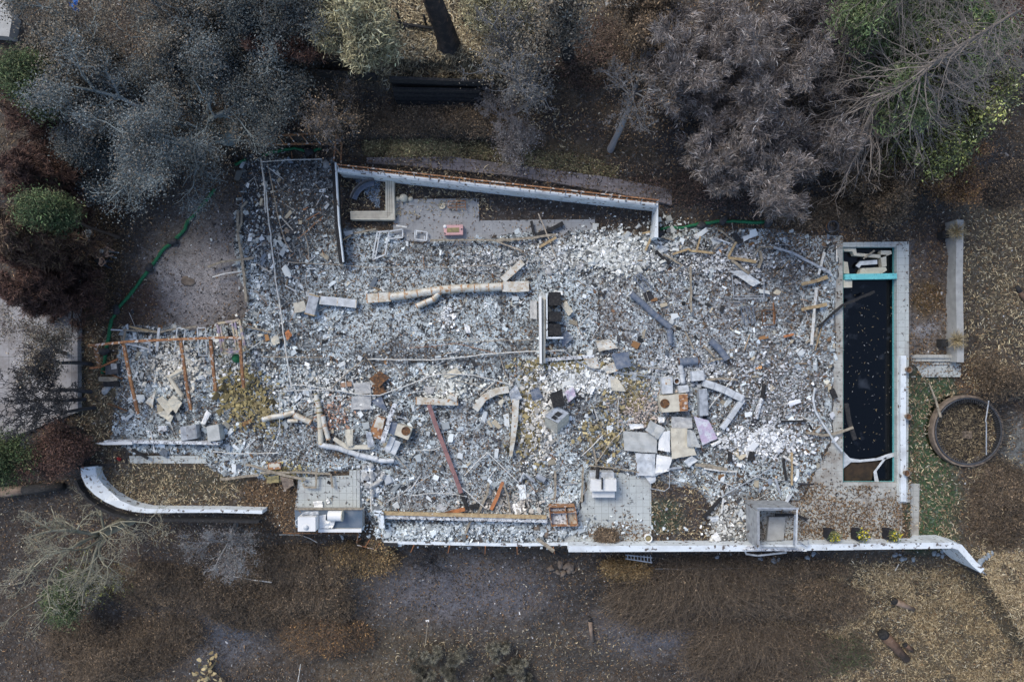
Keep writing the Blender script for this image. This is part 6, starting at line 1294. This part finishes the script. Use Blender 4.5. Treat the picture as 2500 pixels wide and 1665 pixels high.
duct('flat rust edged duct end left of the largest rusty duct', [(897,729),(925,727),(953,725)], 22, 'rusty_duct', rnd=False, hh=.5)
duct('crushed rusty duct end right of the largest rusty duct', [(1227,700),(1260,701),(1291,699)], 25, 'rusty_duct', rnd=False, hh=.5, seams=False)
duct('stubby side branch hanging below the largest rusty duct', [(1071,716),(1058,731),(1040,738),(1018,748)], 14, 'rusty_duct', dark_end=True)
duct('square duct leaning up right from the end of the largest rusty duct', [(1227,684),(1250,664),(1276,640)], 16, 'rusty_duct', rnd=False, seams=False)
duct('white flat duct left of the largest rusty duct', [(783,733),(825,737),(870,742)], 20, 'galv_light', rnd=False, hh=.5, cm='rusty_duct')
duct('square elbow box left of the white flat duct', [(770,722),(764,745),(758,768)], 24, 'galv', rnd=False, hh=.8, cm='wood_tan', every=2)
duct('small tan box at the far left of the upper ducts', [(720,752),(735,750),(748,746)], 24, 'cream', rnd=False, hh=.7, seams=False)
duct('tan duct pointing left in the lower left rubble', [(643,1024),(665,1018),(692,1014),(721,1006)], 13, 'rusty_duct', every=2, cm='galv_light')
duct('short tan duct under the left pointing one', [(703,1028),(728,1027)], 10, 'rusty_duct', seams=False)
duct('angled tan duct right of the left pointing one', [(719,1013),(738,1022),(759,1031)], 15, 'rusty_duct', every=2)
duct('flexible ribbed duct neck above the upright cream duct', [(771,962),(775,978),(779,995),(780,1006)], 14, 'rusty_duct', rs_=[.7,1,.9,1.05], cm='olive_stone')
duct('upright cream duct in the lower left centre', [(780,1008),(782,1045),(784,1084)], 13, 'cream', cm='wood_tan')
duct('open ended tan duct leaning beside the upright cream one', [(788,1014),(793,1040),(802,1072)], 12, 'rusty_duct', dark_end=True)
duct('long pale grey duct with an open black end below the furnace boxes', [(781,1086),(827,1094),(850,1102),(878,1111),(922,1121)], 13, 'galv_light', cm='galv', dark_end=True)
duct('pale grey duct continuing right of the open black end', [(924,1124),(945,1125),(962,1124)], 12, 'galv_light', cm='galv')
duct('flat tan duct piece topped by a crumpled flap, above the red beam', [(1017,978),(1045,979),(1080,981),(1117,980)], 18, 'rusty_duct', rnd=False, hh=.5, rs_=[1,.9,.85,1], every=3)
duct('tapering upright white and rust duct right of centre', [(1259,976),(1257,1027),(1252,1075),(1247,1111)], 15, 'rusty_duct', rnd=False, rs_=[1.1,1,.75,.5], cm='cream')
duct('diagonal rusty flat duct rising to the right of centre', [(1160,1000),(1182,970),(1212,955),(1242,950)], 17, 'rusty_duct', rnd=False, hh=.35, seams=False)
bd = 'blue grey burnt drums and ducts'
duct('longest blue grey round duct in the upper right rubble', [(1542,718),(1570,742),(1598,768),(1636,799)], 15, 'blue_steel', group=bd, cm='blue_steel')
duct('short blue grey duct hanging below the longest one', [(1634,804),(1637,838)], 14, 'blue_steel', group=bd, seams=False)
duct('blue grey duct leaning right above the white duct cluster', [(1735,832),(1755,850),(1774,876)], 17, 'blue_steel', group=bd, cm='blue_steel', every=2)
duct('level blue grey drum above the white duct cluster', [(1656,884),(1680,882),(1704,881)], 19, 'blue_steel', group=bd, cm='rust_dark', every=2)
duct('white elbow duct dropping from the level blue grey drum', [(1660,891),(1665,912),(1667,935)], 13, 'galv_light', cm='galv')
duct('white square duct head of the right cluster', [(1685,918),(1700,917),(1716,915)], 24, 'galv_light', rnd=False, cm='galv', every=2)
duct('jointed white duct running right of the right cluster', [(1716,934),(1742,942),(1769,952),(1790,963),(1812,973)], 17, 'galv_light', rnd=False, cm='galv')
duct('white slim duct bent back down left at the end of the jointed one', [(1814,974),(1795,1000),(1780,1022),(1762,1046)], 12, 'galv_light', rnd=False, cm='galv', every=2)
duct('cream L-shaped round duct, lower arm, at the left', [(413,921),(428,943),(444,966)], 10, 'cream', z=.7, cm='cream', every=2)
duct('cream L-shaped round duct, upper arm, at the left', [(413,921),(430,912),(446,903)], 10, 'cream', z=.7, cm='cream', every=2)
duct('small grey duct stub low in the centre ash', [(1310,1160),(1330,1172)], 14, 'galv', seams=False)
duct('pale duct scrap rising beside the small grey stub', [(1270,1175),(1278,1155),(1295,1168),(1305,1176)], 7, 'galv', seams=False)
# burnt log with white ash end
t = thing('burnt_log', 'half black half white ashy log upright in the right rubble', 'log', W([(1855,980)])[0])
b_ = MB(); b_.tube(wave([(1866,937),(1860,972)], .35), .13, 9); b_.build('charred_end', 'charred', t)
b_ = MB(); b_.tube(wave([(1860,972),(1852,995),(1847,1022)], .35), .13, 9, True, [1,1.1,.7]); b_.build('ash_end', 'white_ash', t)
# appliances
def boxy(label, c4, z0, z1, m, name='metal_box', cat='metal box', hole=None, panel=None, group=None, ptm='rust'):
    t = thing(name, label, cat, W([c4[0]])[0], group); b_ = MB(); b_.hexa([P(x, y, z1)[:2] for x, y in c4], z0, z1); b_.build('body', m, t)
    if hole:
        x, y, r = hole; b_ = MB(); b_.lathe(P(x, y, z1), [(r+.05,.0),(r+.05,.03),(r,.03),(r*.9,-.0),(r*.8,.006),(0,.008)], 22); b_.build('round_port', 'rust_dark', t)
    if panel: b_ = MB(); b_.hexa([P(x, y, z1+.02)[:2] for x, y in panel], z0+.05, z1+.02); b_.build('side_panel', ptm, t)
    return t
boxy('tan and rust furnace cabinet with a round port in the right duct cluster', [(1609,967),(1677,961),(1679,1003),(1616,1007)], .1, .85, 'cream', 'furnace', 'furnace', (1623,985,.23), [(1657,964),(1679,961),(1680,1002),(1660,1004)])
boxy('tan furnace box with a round port left of the red beam', [(962,1032),(1006,1046),(996,1074),(954,1058)], .1, .8, 'cream', 'furnace', 'furnace', (991,1052,.22), [(955,1030),(970,1033),(962,1062),(948,1057)], ptm='blue_steel')
boxy('rusted faceted box left of the white strut', [(908,1040),(921,1015),(940,1022),(930,1072),(914,1070),(905,1052)], .1, .55, 'rust', 'metal_box', panel=[(921,1017),(938,1022),(934,1048),(912,1042)], ptm='rusty_duct')
plank('white strut leaning between the two furnace boxes of the lower centre', [(965,985),(952,1020),(934,1080)], 11, 'white_ash', .9, name='strut')
plank('white crumpled leg below the tan furnace box', [(960,1066),(948,1095),(942,1100)], 14, 'galv_light', .5, name='strut')
plank('second white crumpled leg further right below the tan furnace box', [(972,1076),(962,1100),(958,1108)], 15, 'galv_light', .45, name='strut')
t = thing('furnace', 'upright cream furnace tower seen corner on in the centre right', 'furnace', W([(1360,1040)])[0])
b_ = MB(); b_.hexa([P(x, y, 1.1)[:2] for x, y in [(1331,1017),(1362,1033),(1389,1008),(1358,992)]], .1, 1.1); b_.build('body', 'galv', t)
for a, c in (((1330,1018),(1361,1034)),((1361,1034),(1390,1008))): b_ = MB(); A_, B_ = P(*a, 1.1), P(*c, 1.1); b_.sheet([A_, B_, (B_[0]+.05, B_[1]-.75), (A_[0]+.05, A_[1]-.75)], 1.1, .02, int(a[0]), 7, .03, (0,0,-1,-1)); b_.build('fallen_panel', 'cream', t)
for q in ([(1352,1012),(1362,1004),(1374,1010),(1364,1018)],[(1345,1020),(1352,1013),(1362,1019),(1356,1026)]): b_ = MB(); b_.hexa([P(x, y, 1.12)[:2] for x, y in q], 1.08, 1.115); b_.build('opening_shade', 'charred', t)  # flat black plates paint the shade of two openings on the closed body
boxy('white cabinet standing above the port furnace in the right duct cluster', [(1614,923),(1642,920),(1643,960),(1618,962)], .1, .7, 'galv_light', panel=[(1623,926),(1637,925),(1638,940),(1624,940)], ptm='rusty_duct')
boxy('white small box right of the white cabinet', [(1655,942),(1680,940),(1683,956),(1657,960)], .1, .6, 'galv_light')
boxy('grey upright duct panel standing right of the port furnace', [(1706,952),(1726,948),(1730,1013),(1709,1016)], .1, .7, 'galv')
t = thing('ring_fitting', 'round white ring fitting in the right duct cluster', 'fitting', W([(1651,930)])[0]); b_ = MB(); b_.lathe(P(1651,930,.4), [(.2,-.3),(.2,.2),(.15,.2),(.15,-.3)], 18); b_.build('ring', 'galv_light', t); b_ = MB(); b_.lathe(P(1651,930,.4), [(.15,.0),(0,.01)], 12); b_.build('core', 'rust_dark', t)
boxy('black box television lying by the green wattle at the left', [(256,893),(286,888),(288,912),(258,915)], .05, .5, 'dark_metal', 'television', 'television', panel=[(270,888),(284,887),(285,900),(272,902)], ptm='stone_pale')
boxy('black open box below the dark log at the left', [(252,930),(288,930),(290,944),(252,944)], .05, .3, 'charred')
plank('short dark log between the two black boxes at the left', [(243,925),(265,926),(288,924)], 10, 'wood_grey', .3, name='log')
boxy('white stereo sized box in the lower left rubble', [(385,1040),(406,1039),(407,1053),(386,1054)], .05, .35, 'white_ash')
boxy('left white crate leaning on the left white beam', [(439,1043),(478,1037),(481,1070),(443,1076)], .1, .7, 'galv', 'crate', 'crate', panel=[(453,1042),(476,1039),(479,1068),(457,1072)], ptm='block')
boxy('right grey crate standing on the end of the left white beam', [(504,1041),(533,1036),(538,1074),(508,1078)], .1, .8, 'roofing', 'crate', 'crate')
boxy('orange tan box among the planks above the tiled floor', [(653,1131),(684,1130),(685,1145),(655,1147)], .1, .45, 'rust', panel=[(656,1133),(682,1132),(683,1139),(657,1141)], ptm='cream')
boxy('tan carton in the rubble right of the longest white pipe', [(831,935),(858,931),(859,943),(832,946)], .1, .35, 'brick', 'carton', 'carton')
for x0, y0, lb in [(850,1068,'left bent cream panel standing on the cream strip'),(903,1072,'right bent grey panel standing on the cream strip')]:
    b_ = MB(); c4 = [(x0-7,y0-20),(x0+12,y0-22),(x0+12,y0+20),(x0-4,y0+22)] if x0 < 880 else [(x0-9,y0-18),(x0+4,y0-18),(x0+12,y0+16),(x0-4,y0+20)]
    b_.sheet([P(*q, .6) for q in c4], .7, .03, x0, 7, .03); b_.build('panel', 'cream' if x0 < 880 else 'galv', None, lb, 'panel')
plank('cream folded strip under two standing panels in the lower left centre', [(815,1070),(833,1082),(850,1092),(880,1091),(912,1090)], 10, 'cream', .5, name='metal_strip')
# long white beam at the left
t = thing('white_beam', 'long white ash covered low wall above the lower left garden', 'low wall', W([(380,1080)])[0])
b_ = MB(); wallpoly(b_, [(252,1080,.6),(300,1078,.6),(535,1082,.6)], .2, 0, .6); b_.build('top', 'white_ash', t)
b_ = MB(); b_.hexa([P(x, y, .3)[:2] for x, y in [(240,1080),(300,1075),(330,1076),(330,1083),(260,1084)]], .2, .64); b_.build('bare_end', 'white_clean', t)
# sheets
SH = [
 ('broad grey slab of fallen shingle roofing, left of the lower right roof pile', [(1522,1052),(1603,1058),(1604,1106),(1524,1100)], 'roofing', .5),
 ('tilted grey shingle square on top of the left roofing slab', [(1588,1026),(1625,1046),(1606,1072),(1575,1050)], 'roofing', .75),
 ('lowest grey shingle slab of the lower right roof pile', [(1551,1106),(1600,1108),(1599,1162),(1556,1160)], 'galv_light', .42),
 ('bright white torn panel in the middle of the roof pile', [(1610,1056),(1636,1050),(1636,1104),(1607,1098)], 'white_clean', .66),
 ('beige cracked tile sheet right of the bright white torn panel', [(1637,1044),(1678,1046),(1700,1110),(1640,1120)], 'cream', .55),
 ('grey cut tile sheet overlapping the beige cracked one', [(1677,1048),(1694,1052),(1711,1092),(1678,1090)], 'roofing', .72),
 ('lilac and pale blue crumpled fabric right of the roof pile', [(1694,1016),(1730,1026),(1752,1070),(1715,1086)], 'lilac_fabric', .5),
 ('small white board lying right of the lilac fabric', [(1735,1085),(1757,1073),(1761,1079),(1740,1091)], 'white_clean', .4),
 ('white shattered panel at the lower edge of the roof pile', [(1604,1110),(1642,1116),(1632,1150),(1600,1156)], 'white_clean', .45),
 ('pale square flap at the lower right of the roof pile', [(1668,1126),(1690,1112),(1704,1124),(1682,1140)], 'galv_light', .45),
 ('pointed white sheet hanging from the lowest shingle slab', [(1572,1160),(1604,1155),(1600,1176),(1588,1182)], 'galv_light', .3),
 ('white strip of cladding above the left roofing slab', [(1534,1034),(1570,1036),(1572,1044),(1540,1048)], 'white_clean', .6),
 ('white small square above the roof pile', [(1606,1018),(1622,1018),(1622,1032),(1608,1032)], 'white_clean', .5),
 ('pale grey gridded sheet at the top right of the roof pile', [(1640,1016),(1690,1020),(1690,1046),(1640,1044)], 'stone_pale', .5),
 ('pale tile slab, lower one, left of the rust crumple', [(859,968),(906,964),(905,1000),(856,1000)], 'stone_pale', .35),
 ('pale tile slab, upper one, left of the rust crumple', [(862,936),(904,932),(906,960),(868,962)], 'stone_pale', .35),
 ('dark brown crumpled rusty sheet in the left centre, upper fold', [(900,925),(927,905),(951,922),(925,945)], 'rust_dark', .5),
 ('dark brown crumpled rusty sheet in the left centre, lower fold', [(908,940),(930,934),(944,958),(912,966)], 'rust_dark', .4),
 ('slate blue bent sheet under the dark brown rusty sheets', [(905,980),(930,966),(945,1002),(925,994)], 'blue_steel', .35),
 ('tan folded sheets beside the longest white pipe', [(660,826),(678,816),(682,838),(666,844)], 'cream', .5),
 ('orange square sheet touching the longest white pipe', [(695,812),(704,804),(713,818),(701,832)], 'wood_orange', .5),
 ('purple grey stained panel of the crumpled heap right of the fireplace', [(1493,864),(1534,858),(1541,894),(1505,902)], 'blue_steel', .75),
 ('tan crumpled metal heap top right of the fireplace', [(1455,832),(1488,828),(1508,850),(1462,858)], 'rusty_duct', .5),
 ('tan bent panel left in the crumpled heap right of the fireplace', [(1424,876),(1456,872),(1464,900),(1440,898)], 'rusty_duct', .45),
 ('tan folded panel under the purple grey stained one', [(1476,894),(1500,884),(1512,904),(1482,914)], 'rusty_duct', .5),
 ('pointed tan cone sheet below the crumpled heap', [(1490,920),(1510,926),(1528,956),(1494,954)], 'cream', .45),
 ('white gridded panel left of the pointed tan cone sheet', [(1486,918),(1502,920),(1500,946),(1484,946)], 'galv_light', .4),
 ('dark grey bent plate below the fireplace boxes', [(1368,822),(1384,806),(1398,826),(1374,848)], 'blue_steel', .4),
 ('tan bent strip right of the fireplace boxes, upper', [(1370,745),(1382,735),(1400,760),(1388,772)], 'cream', .5),
 ('dark scorched sheets left of the furnace tower', [(1294,952),(1315,946),(1326,970),(1300,978)], 'blue_steel', .4),
 ('dark scorched crumple piled on the furnace tower top', [(1342,962),(1372,950),(1380,990),(1350,996)], 'charred', 1.2),
 ('pink stained white sheet right of the scorched crumple', [(1378,958),(1398,942),(1406,966),(1388,982)], 'lilac_fabric', .6),
 ('grey scorched sheet at the top of the tapering duct', [(1242,958),(1260,938),(1275,972),(1248,980)], 'galv', .6),
 ('small cream wedge left of the tapering duct top', [(1215,982),(1226,972),(1233,978),(1224,995)], 'cream', .4),
 ('cream plaster sheet above the flat tan duct piece', [(1080,918),(1113,896),(1128,914),(1092,924)], 'cream', .35),
 ('pale square plaster sheet left of the rust coloured coil', [(1036,945),(1062,944),(1058,962),(1038,962)], 'stone_pale', .3),
 ('crumpled flap on the flat tan duct piece', [(1094,972),(1100,957),(1116,966),(1114,980)], 'rusty_duct', .75),
 ('left crumpled cream sheet of three in the far left rubble', [(382,974),(396,966),(424,998),(410,1014)], 'cream', .45),
 ('right crumpled cream sheet of three in the far left rubble', [(408,980),(424,962),(444,984),(428,1010)], 'cream', .6),
 ('lowest crumpled cream sheet of three in the far left rubble', [(382,1008),(400,1002),(424,1016),(416,1030)], 'cream', .4),
 ('twisted rusty strip left of the three crumpled cream sheets', [(354,982),(366,968),(380,950),(372,996)], 'rusty_duct', .4),
 ('white plaster wedge above the two crates', [(504,1000),(514,1010),(500,1036),(490,1034)], 'white_clean', .4),
 ('yellowish foam slab below the orange tan box', [(653,1164),(680,1160),(681,1178),(650,1180)], 'olive_stone', .4),
 ('grey tan bent sheet pointing down over the brown leaf pile', [(683,1162),(716,1170),(718,1184),(694,1198)], 'stone_brown', .45),
 ('white square slab on the tiled floor', [(764,1224),(787,1222),(788,1240),(768,1241)], 'white_clean', .25),
 ('small white square tile leaning on the tiled floor', [(795,1222),(801,1217),(806,1226),(800,1230)], 'white_clean', .3),
 ('white plate resting on the long beam', [(1062,1240),(1072,1230),(1092,1240),(1080,1250)], 'stone_pale', .95),
 ('white sheet scrap on the dark soil under the kerb', [(1138,1335),(1148,1331),(1151,1337),(1144,1342)], 'white_clean', -1.0),
 ('white bent plate left of the block chimney rubble', [(1732,1262),(1754,1258),(1757,1272),(1738,1274)], 'galv_light', .3),
 ('white folded plates at the parapet left of the block chimney', [(1735,1310),(1750,1298),(1762,1318),(1748,1322)], 'white_clean', .3),
 ('crushed white metal at the end of the crooked grey strip', [(1781,662),(1815,660),(1858,690),(1838,700)], 'galv_light', .4),
 ('grey wide board at the upper middle of the slab, left of the fireplace', [(1294,735),(1310,733),(1312,780),(1294,778)], 'stone_pale', .25),
 ('white splash of broken porcelain in the upper centre', [(1132,790),(1146,796),(1150,812),(1138,814)], 'white_clean', .25)]
for i, (lb, c4, m, z) in enumerate(SH):
    b_ = MB(); b_.sheet([P(*q, z) for q in c4], z, .035, 700+i, 7, .03); b_.build('metal_sheet' if m not in ('stone_pale','lilac_fabric') else ('slab' if m == 'stone_pale' else 'fabric'), m, None, lb, 'sheet', 'fallen sheets and panels')
t = thing('door_frame', 'white open frame standing where the steps meet the long beam', 'frame', W([(925,1270)])[0])
for a, c in (((913,1249),(932,1250)),((932,1250),(936,1288)),((914,1252),(926,1256))): b_ = MB(); b_.bar(W([a, c], 1.0), .18, .12); b_.build('bar', 'white_paint', t)
b_ = MB(); b_.hexa([P(x, y, .8)[:2] for x, y in [(922,1258),(934,1256),(936,1290),(926,1288)]], .1, .8); b_.build('leg', 'white_paint', t)
pipe('short white pipe upright at the stone stack', [(906,1210),(907,1249)], 4, 'pipe_white', .4)
t = thing('dark_barrel', 'dark blue and rust barrel under the bushes above the pool deck', 'barrel', W([(2035,552)])[0])
b_ = MB(); b_.lathe((*P(2035,552,.7)[:2], 0), [(.32,.0),(.34,.7),(.28,.7),(.26,.3),(0,.3)], 18); b_.build('drum', 'dark_metal', t)
b_ = MB(); b_.lathe((*P(2035,552,.7)[:2], 0), [(.35,.45),(.36,.5),(.35,.55)], 18); b_.build('hoop', 'rust', t)
b_ = MB(); b_.sheet([P(*q, .3) for q in [(1783,572),(1797,567),(1814,592),(1801,598)]], .35, .05, 55); b_.build('tarp', 'sandbag', None, 'small black tarp right of the east wall leg, in the upper right rubble', 'tarp')
b_ = MB(); b_.sheet([P(*q, 1) for q in [(196,12),(214,10),(218,45),(200,48)]], 2.0, .12, 56); b_.build('tarp', 'blue_tarp', None, 'bright blue tarp showing through the trees at the top left', 'tarp')
b_ = MB(); b_.rock((*P(288,1121,.2)[:2], .1), .12, .12, .12, 3); b_.build('ball', 'red_plastic', None, 'dark red ball inside the black chair frame', 'ball')
# orange stakes below the kerb
for a, c, lb in [((902,1318),(892,1333),'first orange stake, left, below the thin white kerb'),((926,1327),(918,1341),'second orange stake joined by a low rail'),((1010,1331),(1003,1347),'third orange stake below the thin white kerb'),((1097,1333),(1094,1349),'fourth orange stake below the thin white kerb'),((1185,1334),(1184,1351),'fifth orange stake below the thin white kerb'),((1262,1336),(1263,1352),'sixth orange stake below the thin white kerb'),((1351,1336),(1354,1351),'rightmost orange stake, by the black broken timbers')]:
    b_ = MB(); b_.bar(W([(*a, .3), (*c, -.6)]), .06, .06); b_.build('stake', 'wood_orange', None, lb, 'stake', 'orange stakes below the kerb')
b_ = MB(); b_.bar(W([(872,1330,-.6),(918,1341,-.6)]), .05, .05); b_.build('rail', 'rust', None, 'rusty low rail between the first two orange stakes', 'rail')
# green wattles with sandbags
def wattle(label, pts, z=None, w_=8, seed=1):
    pts = dense(pts, 12, 1.2, seed); q = [tuple(float(v) for v in PG(x, y)) for x, y in pts]; q = [(a, b, c+.1) for a, b, c in q]
    b_ = MB(); rg = random.Random(seed); b_.tube(q, w_/K/2, 9, True, [1+rg.uniform(-.12, .12) for _ in q]); b_.sm = True
    return b_.build('erosion_wattle', 'wattle', None, label, 'erosion sock', 'green erosion socks')
wattle('longest green erosion sock, weighed down by dark sandbags at the left', [(526,464),(502,494),(482,518),(459,543),(453,561),(425,589),(396,615),(370,652),(344,687),(316,724),(293,750),(275,779),(270,802),(262,850),(258,885),(253,912)], seed=3)
wattle('green erosion sock right of the white wall, ending under the bleached trees', [(1611,561),(1630,557),(1657,558),(1698,550),(1751,541),(1790,541),(1831,544),(1866,543)], seed=4)
wattle('green erosion sock under the rusty upper railing, left piece', [(643,381),(666,372),(720,363),(749,371)], w_=7, seed=5)
wattle('green erosion sock under the rusty upper railing, short right piece', [(763,371),(775,366),(785,364)], w_=7, seed=6)
wattle('short green erosion sock half hidden under the drooping oak', [(576,404),(590,396),(602,390)], w_=7, seed=7)
gs = 'dark sandbags on the green socks'
for i, (x, y, lb) in enumerate([(425,591,'uppermost sandbag on the longest green sock'),(368,654,'second sandbag on the longest green sock'),(288,757,'third sandbag on the longest green sock'),(259,858,'lowest sandbag on the longest green sock'),(1608,572,'sandbag at the foot of the white wall on the right green sock'),(1711,552,'middle sandbag on the right green sock'),(1763,540,'tall sandbag on the right green sock'),(1873,546,'last sandbag on the right green sock under the trees'),(756,372,'sandbag between the two green socks under the rusty railing')]):
    X, Y, Z = [float(q) for q in PG(x, y)]; b_ = MB(); b_.rock((X, Y, Z+.2), .3, .24, .16, 900+i, 8, 12, .12); b_.build('sandbag', 'sandbag', None, lb, 'sandbag', gs)
# burnt planter leaf cluster at the bottom left: dry cactus pads
rg = np.random.RandomState(88); t = thing('cactus', 'dried yellow prickly pear pads at the bottom edge, lower left', 'plant', tuple(float(q) for q in PG(515,1630)))
X, Y, Z = PG(515+rg.normal(0, 16, 34), 1635+rg.normal(0, 24, 34))
for i in range(34):
    v, q, c = leaves(rg, np.array([[X[i], Y[i], Z[i]+.35+rg.rand()*.5]]), None, rg.uniform(.25, .42, 1), rg.uniform(.18, .28, 1), pick(rg, 1, [(3,(.5,.4,.22),.2),(1,(.35,.26,.13),.2)]), .2, .6)
    np_mesh('pad', v, q, c, 'leaves', parent=t)
S = [(*[float(k) for k in PG(515,1635)], float(X[i]), float(Y[i]), float(Z[i])+.4, .05, .03) for i in range(0, 34, 3)]; v, q = tubes(S, 5); np_mesh('stems', v, q, np.tile([[.2,.16,.1]], (len(v), 1)), 'bark', parent=t)

# ================================================================ PEOPLE
def person(label, foot, face, skinc, top_m, leg_m, shoe_m, hair_m, arms, legs, lean=.12):
    """foot: world xy between the feet, face: heading in radians"""
    f = Vector((math.cos(face), math.sin(face), 0)); s_ = Vector((-math.sin(face), math.cos(face), 0)); U = Vector((0, 0, 1)); o = Vector((foot[0], foot[1], 0))
    def pt(a, b_, c): return o+f*a+s_*b_+U*c
    V = []; E = []; Rd = []
    def v(p, r, par=None): V.append(p); Rd.append(r); (E.append((par, len(V)-1)) if par is not None else None); return len(V)-1
    L = lean
    pel = v(pt(0, 0, .95), .15); wst = v(pt(L*.3, 0, 1.1), .135, pel); ch = v(pt(L*.7, 0, 1.32), .16, wst); nk = v(pt(L, 0, 1.48), .065, ch); hd = v(pt(L+.05, 0, 1.58), .085, nk); v(pt(L+.07, 0, 1.68), .09, hd); 
    for sg in (1, -1):
        hip = v(pt(0, .1*sg, .9), .095, pel); kn = v(pt(legs[sg][0]*.5+.03, (.1+legs[sg][1]*.5)*sg, .5), .062, hip); an = v(pt(legs[sg][0], (.1+legs[sg][1])*sg, .1), .045, kn); v(pt(legs[sg][0]+.16, (.11+legs[sg][1])*sg, .045), .04, an)
        sh = v(pt(L*.85, .19*sg, 1.4), .06, ch); el, ha = arms[sg]; e = v(pt(el[0], el[1]*sg, el[2]), .042, sh); v(pt(ha[0], ha[1]*sg, ha[2]), .03, e)
    me = bpy.data.meshes.new('skin_base'); me.from_pydata(V, E, []); ob = bpy.data.objects.new('tmp', me); COL.objects.link(ob)
    sk = ob.modifiers.new('s', 'SKIN'); me.skin_vertices[0].data[0].use_root = True
    for i, r in enumerate(Rd): me.skin_vertices[0].data[i].radius = (r, r)
    sk.use_smooth_shade = True; ob.modifiers.new('d', 'SUBSURF').levels = 2
    dg = bpy.context.evaluated_depsgraph_get(); ev = ob.evaluated_get(dg); m2 = bpy.data.meshes.new_from_object(ev); bpy.data.objects.remove(ob)
    root = thing('person', label, 'person', (o.x, o.y, 0))
    for q in m2.vertices: q.co = q.co-o
    m2.name = 'body'; m2.materials.clear()
    for k in (skinc, top_m, leg_m, shoe_m): m2.materials.append(MATS[k])
    short = top_m == 'black_cloth' and arms[1][0][2] > 1.1
    for p in m2.polygons:
        c = p.center; lat = abs(Vector((c.x, c.y, 0)).dot(s_)); z = c.z
        if z > 1.5: k = 0
        elif z < .1: k = 3
        elif z < .93: k = 2
        else: k = 1
        if z > .7 and any((Vector(c)+o-Vector(pt(arms[sg][1][0], arms[sg][1][1]*sg, arms[sg][1][2]))).length < (.3 if short else .06) for sg in (1, -1)): k = 0
        p.material_index = k; p.use_smooth = True
    bo = bpy.data.objects.new('body', m2); COL.objects.link(bo); bo.parent = root
    hc = pt(L+.06, 0, 1.69); b_ = MB(); b_.lathe(hc, [(.11,-.06),(.122,.0),(.11,.06),(.07,.105),(0,.125)], 16); b_.sm = True; b_.build('hair', hair_m, root)
    b_ = MB(); fc = pt(L+.17, 0, 1.62); b_.rock(fc, .015, .015, .022, 1, 5, 6, 0)
    for sg in (1, -1): b_.rock(pt(L+.08, .095*sg, 1.63), .02, .012, .03, 2, 5, 6, 0)
    b_.build('face_features', skinc, root)
    hb = MB()
    for sg in (1, -1):
        h_ = pt(arms[sg][1][0], arms[sg][1][1]*sg, arms[sg][1][2]); d = (h_-pt(arms[sg][0][0], arms[sg][0][1]*sg, arms[sg][0][2])).normalized(); side = d.cross(U).normalized()
        hb.tube([h_-d*.01, h_+d*.05, h_+d*.09], .032, 8, True, [.9,1.15,1])
        for j, ln in enumerate((.075,.085,.08,.062)):
            b0 = h_+d*.085+side*(.03-.02*j); hb.tube([b0, b0+d*ln*.5-U*.008, b0+d*ln-U*.03], .0085, 6)
        b0 = h_+d*.02+side*.035; hb.tube([b0, b0+side*.03+d*.03, b0+side*.03+d*.06-U*.01], .01, 6)
    hb.sm = True; hb.build('hands', skinc, root)
    return root
fx, fy, _ = P(283,622); fx2, fy2, _ = P(270,644)
person('grey haired person in black jacket, patterned trousers and white shoes, upper of the two', (fx-.05, fy+.02), -.12, 'skin', 'black_cloth', 'camo', 'white_shoe', 'hair_grey', {1: ((.12,.3,1.12),(.34,.2,1.02)), -1: ((.1,.28,1.1),(.3,.16,.98))}, {1: (.12,.02), -1: (.0,.1)})
pr = person('dark haired person in black t-shirt and jeans looking at a phone, lower of two', (fx2, fy2), -.1, 'skin', 'black_cloth', 'jeans', 'jeans', 'hair_dark', {1: ((.16,.26,1.15),(.36,.05,1.22)), -1: ((.16,.26,1.15),(.36,.06,1.22))}, {1: (.1,.04), -1: (.02,.16)}, .1)
b_ = MB(); b_.box(fx2+.45, fx2+.53, fy2-.1, fy2-.02, 1.24, 1.26); b_.build('phone', 'dark_metal', None, 'phone held by the person in the black t-shirt', 'phone')
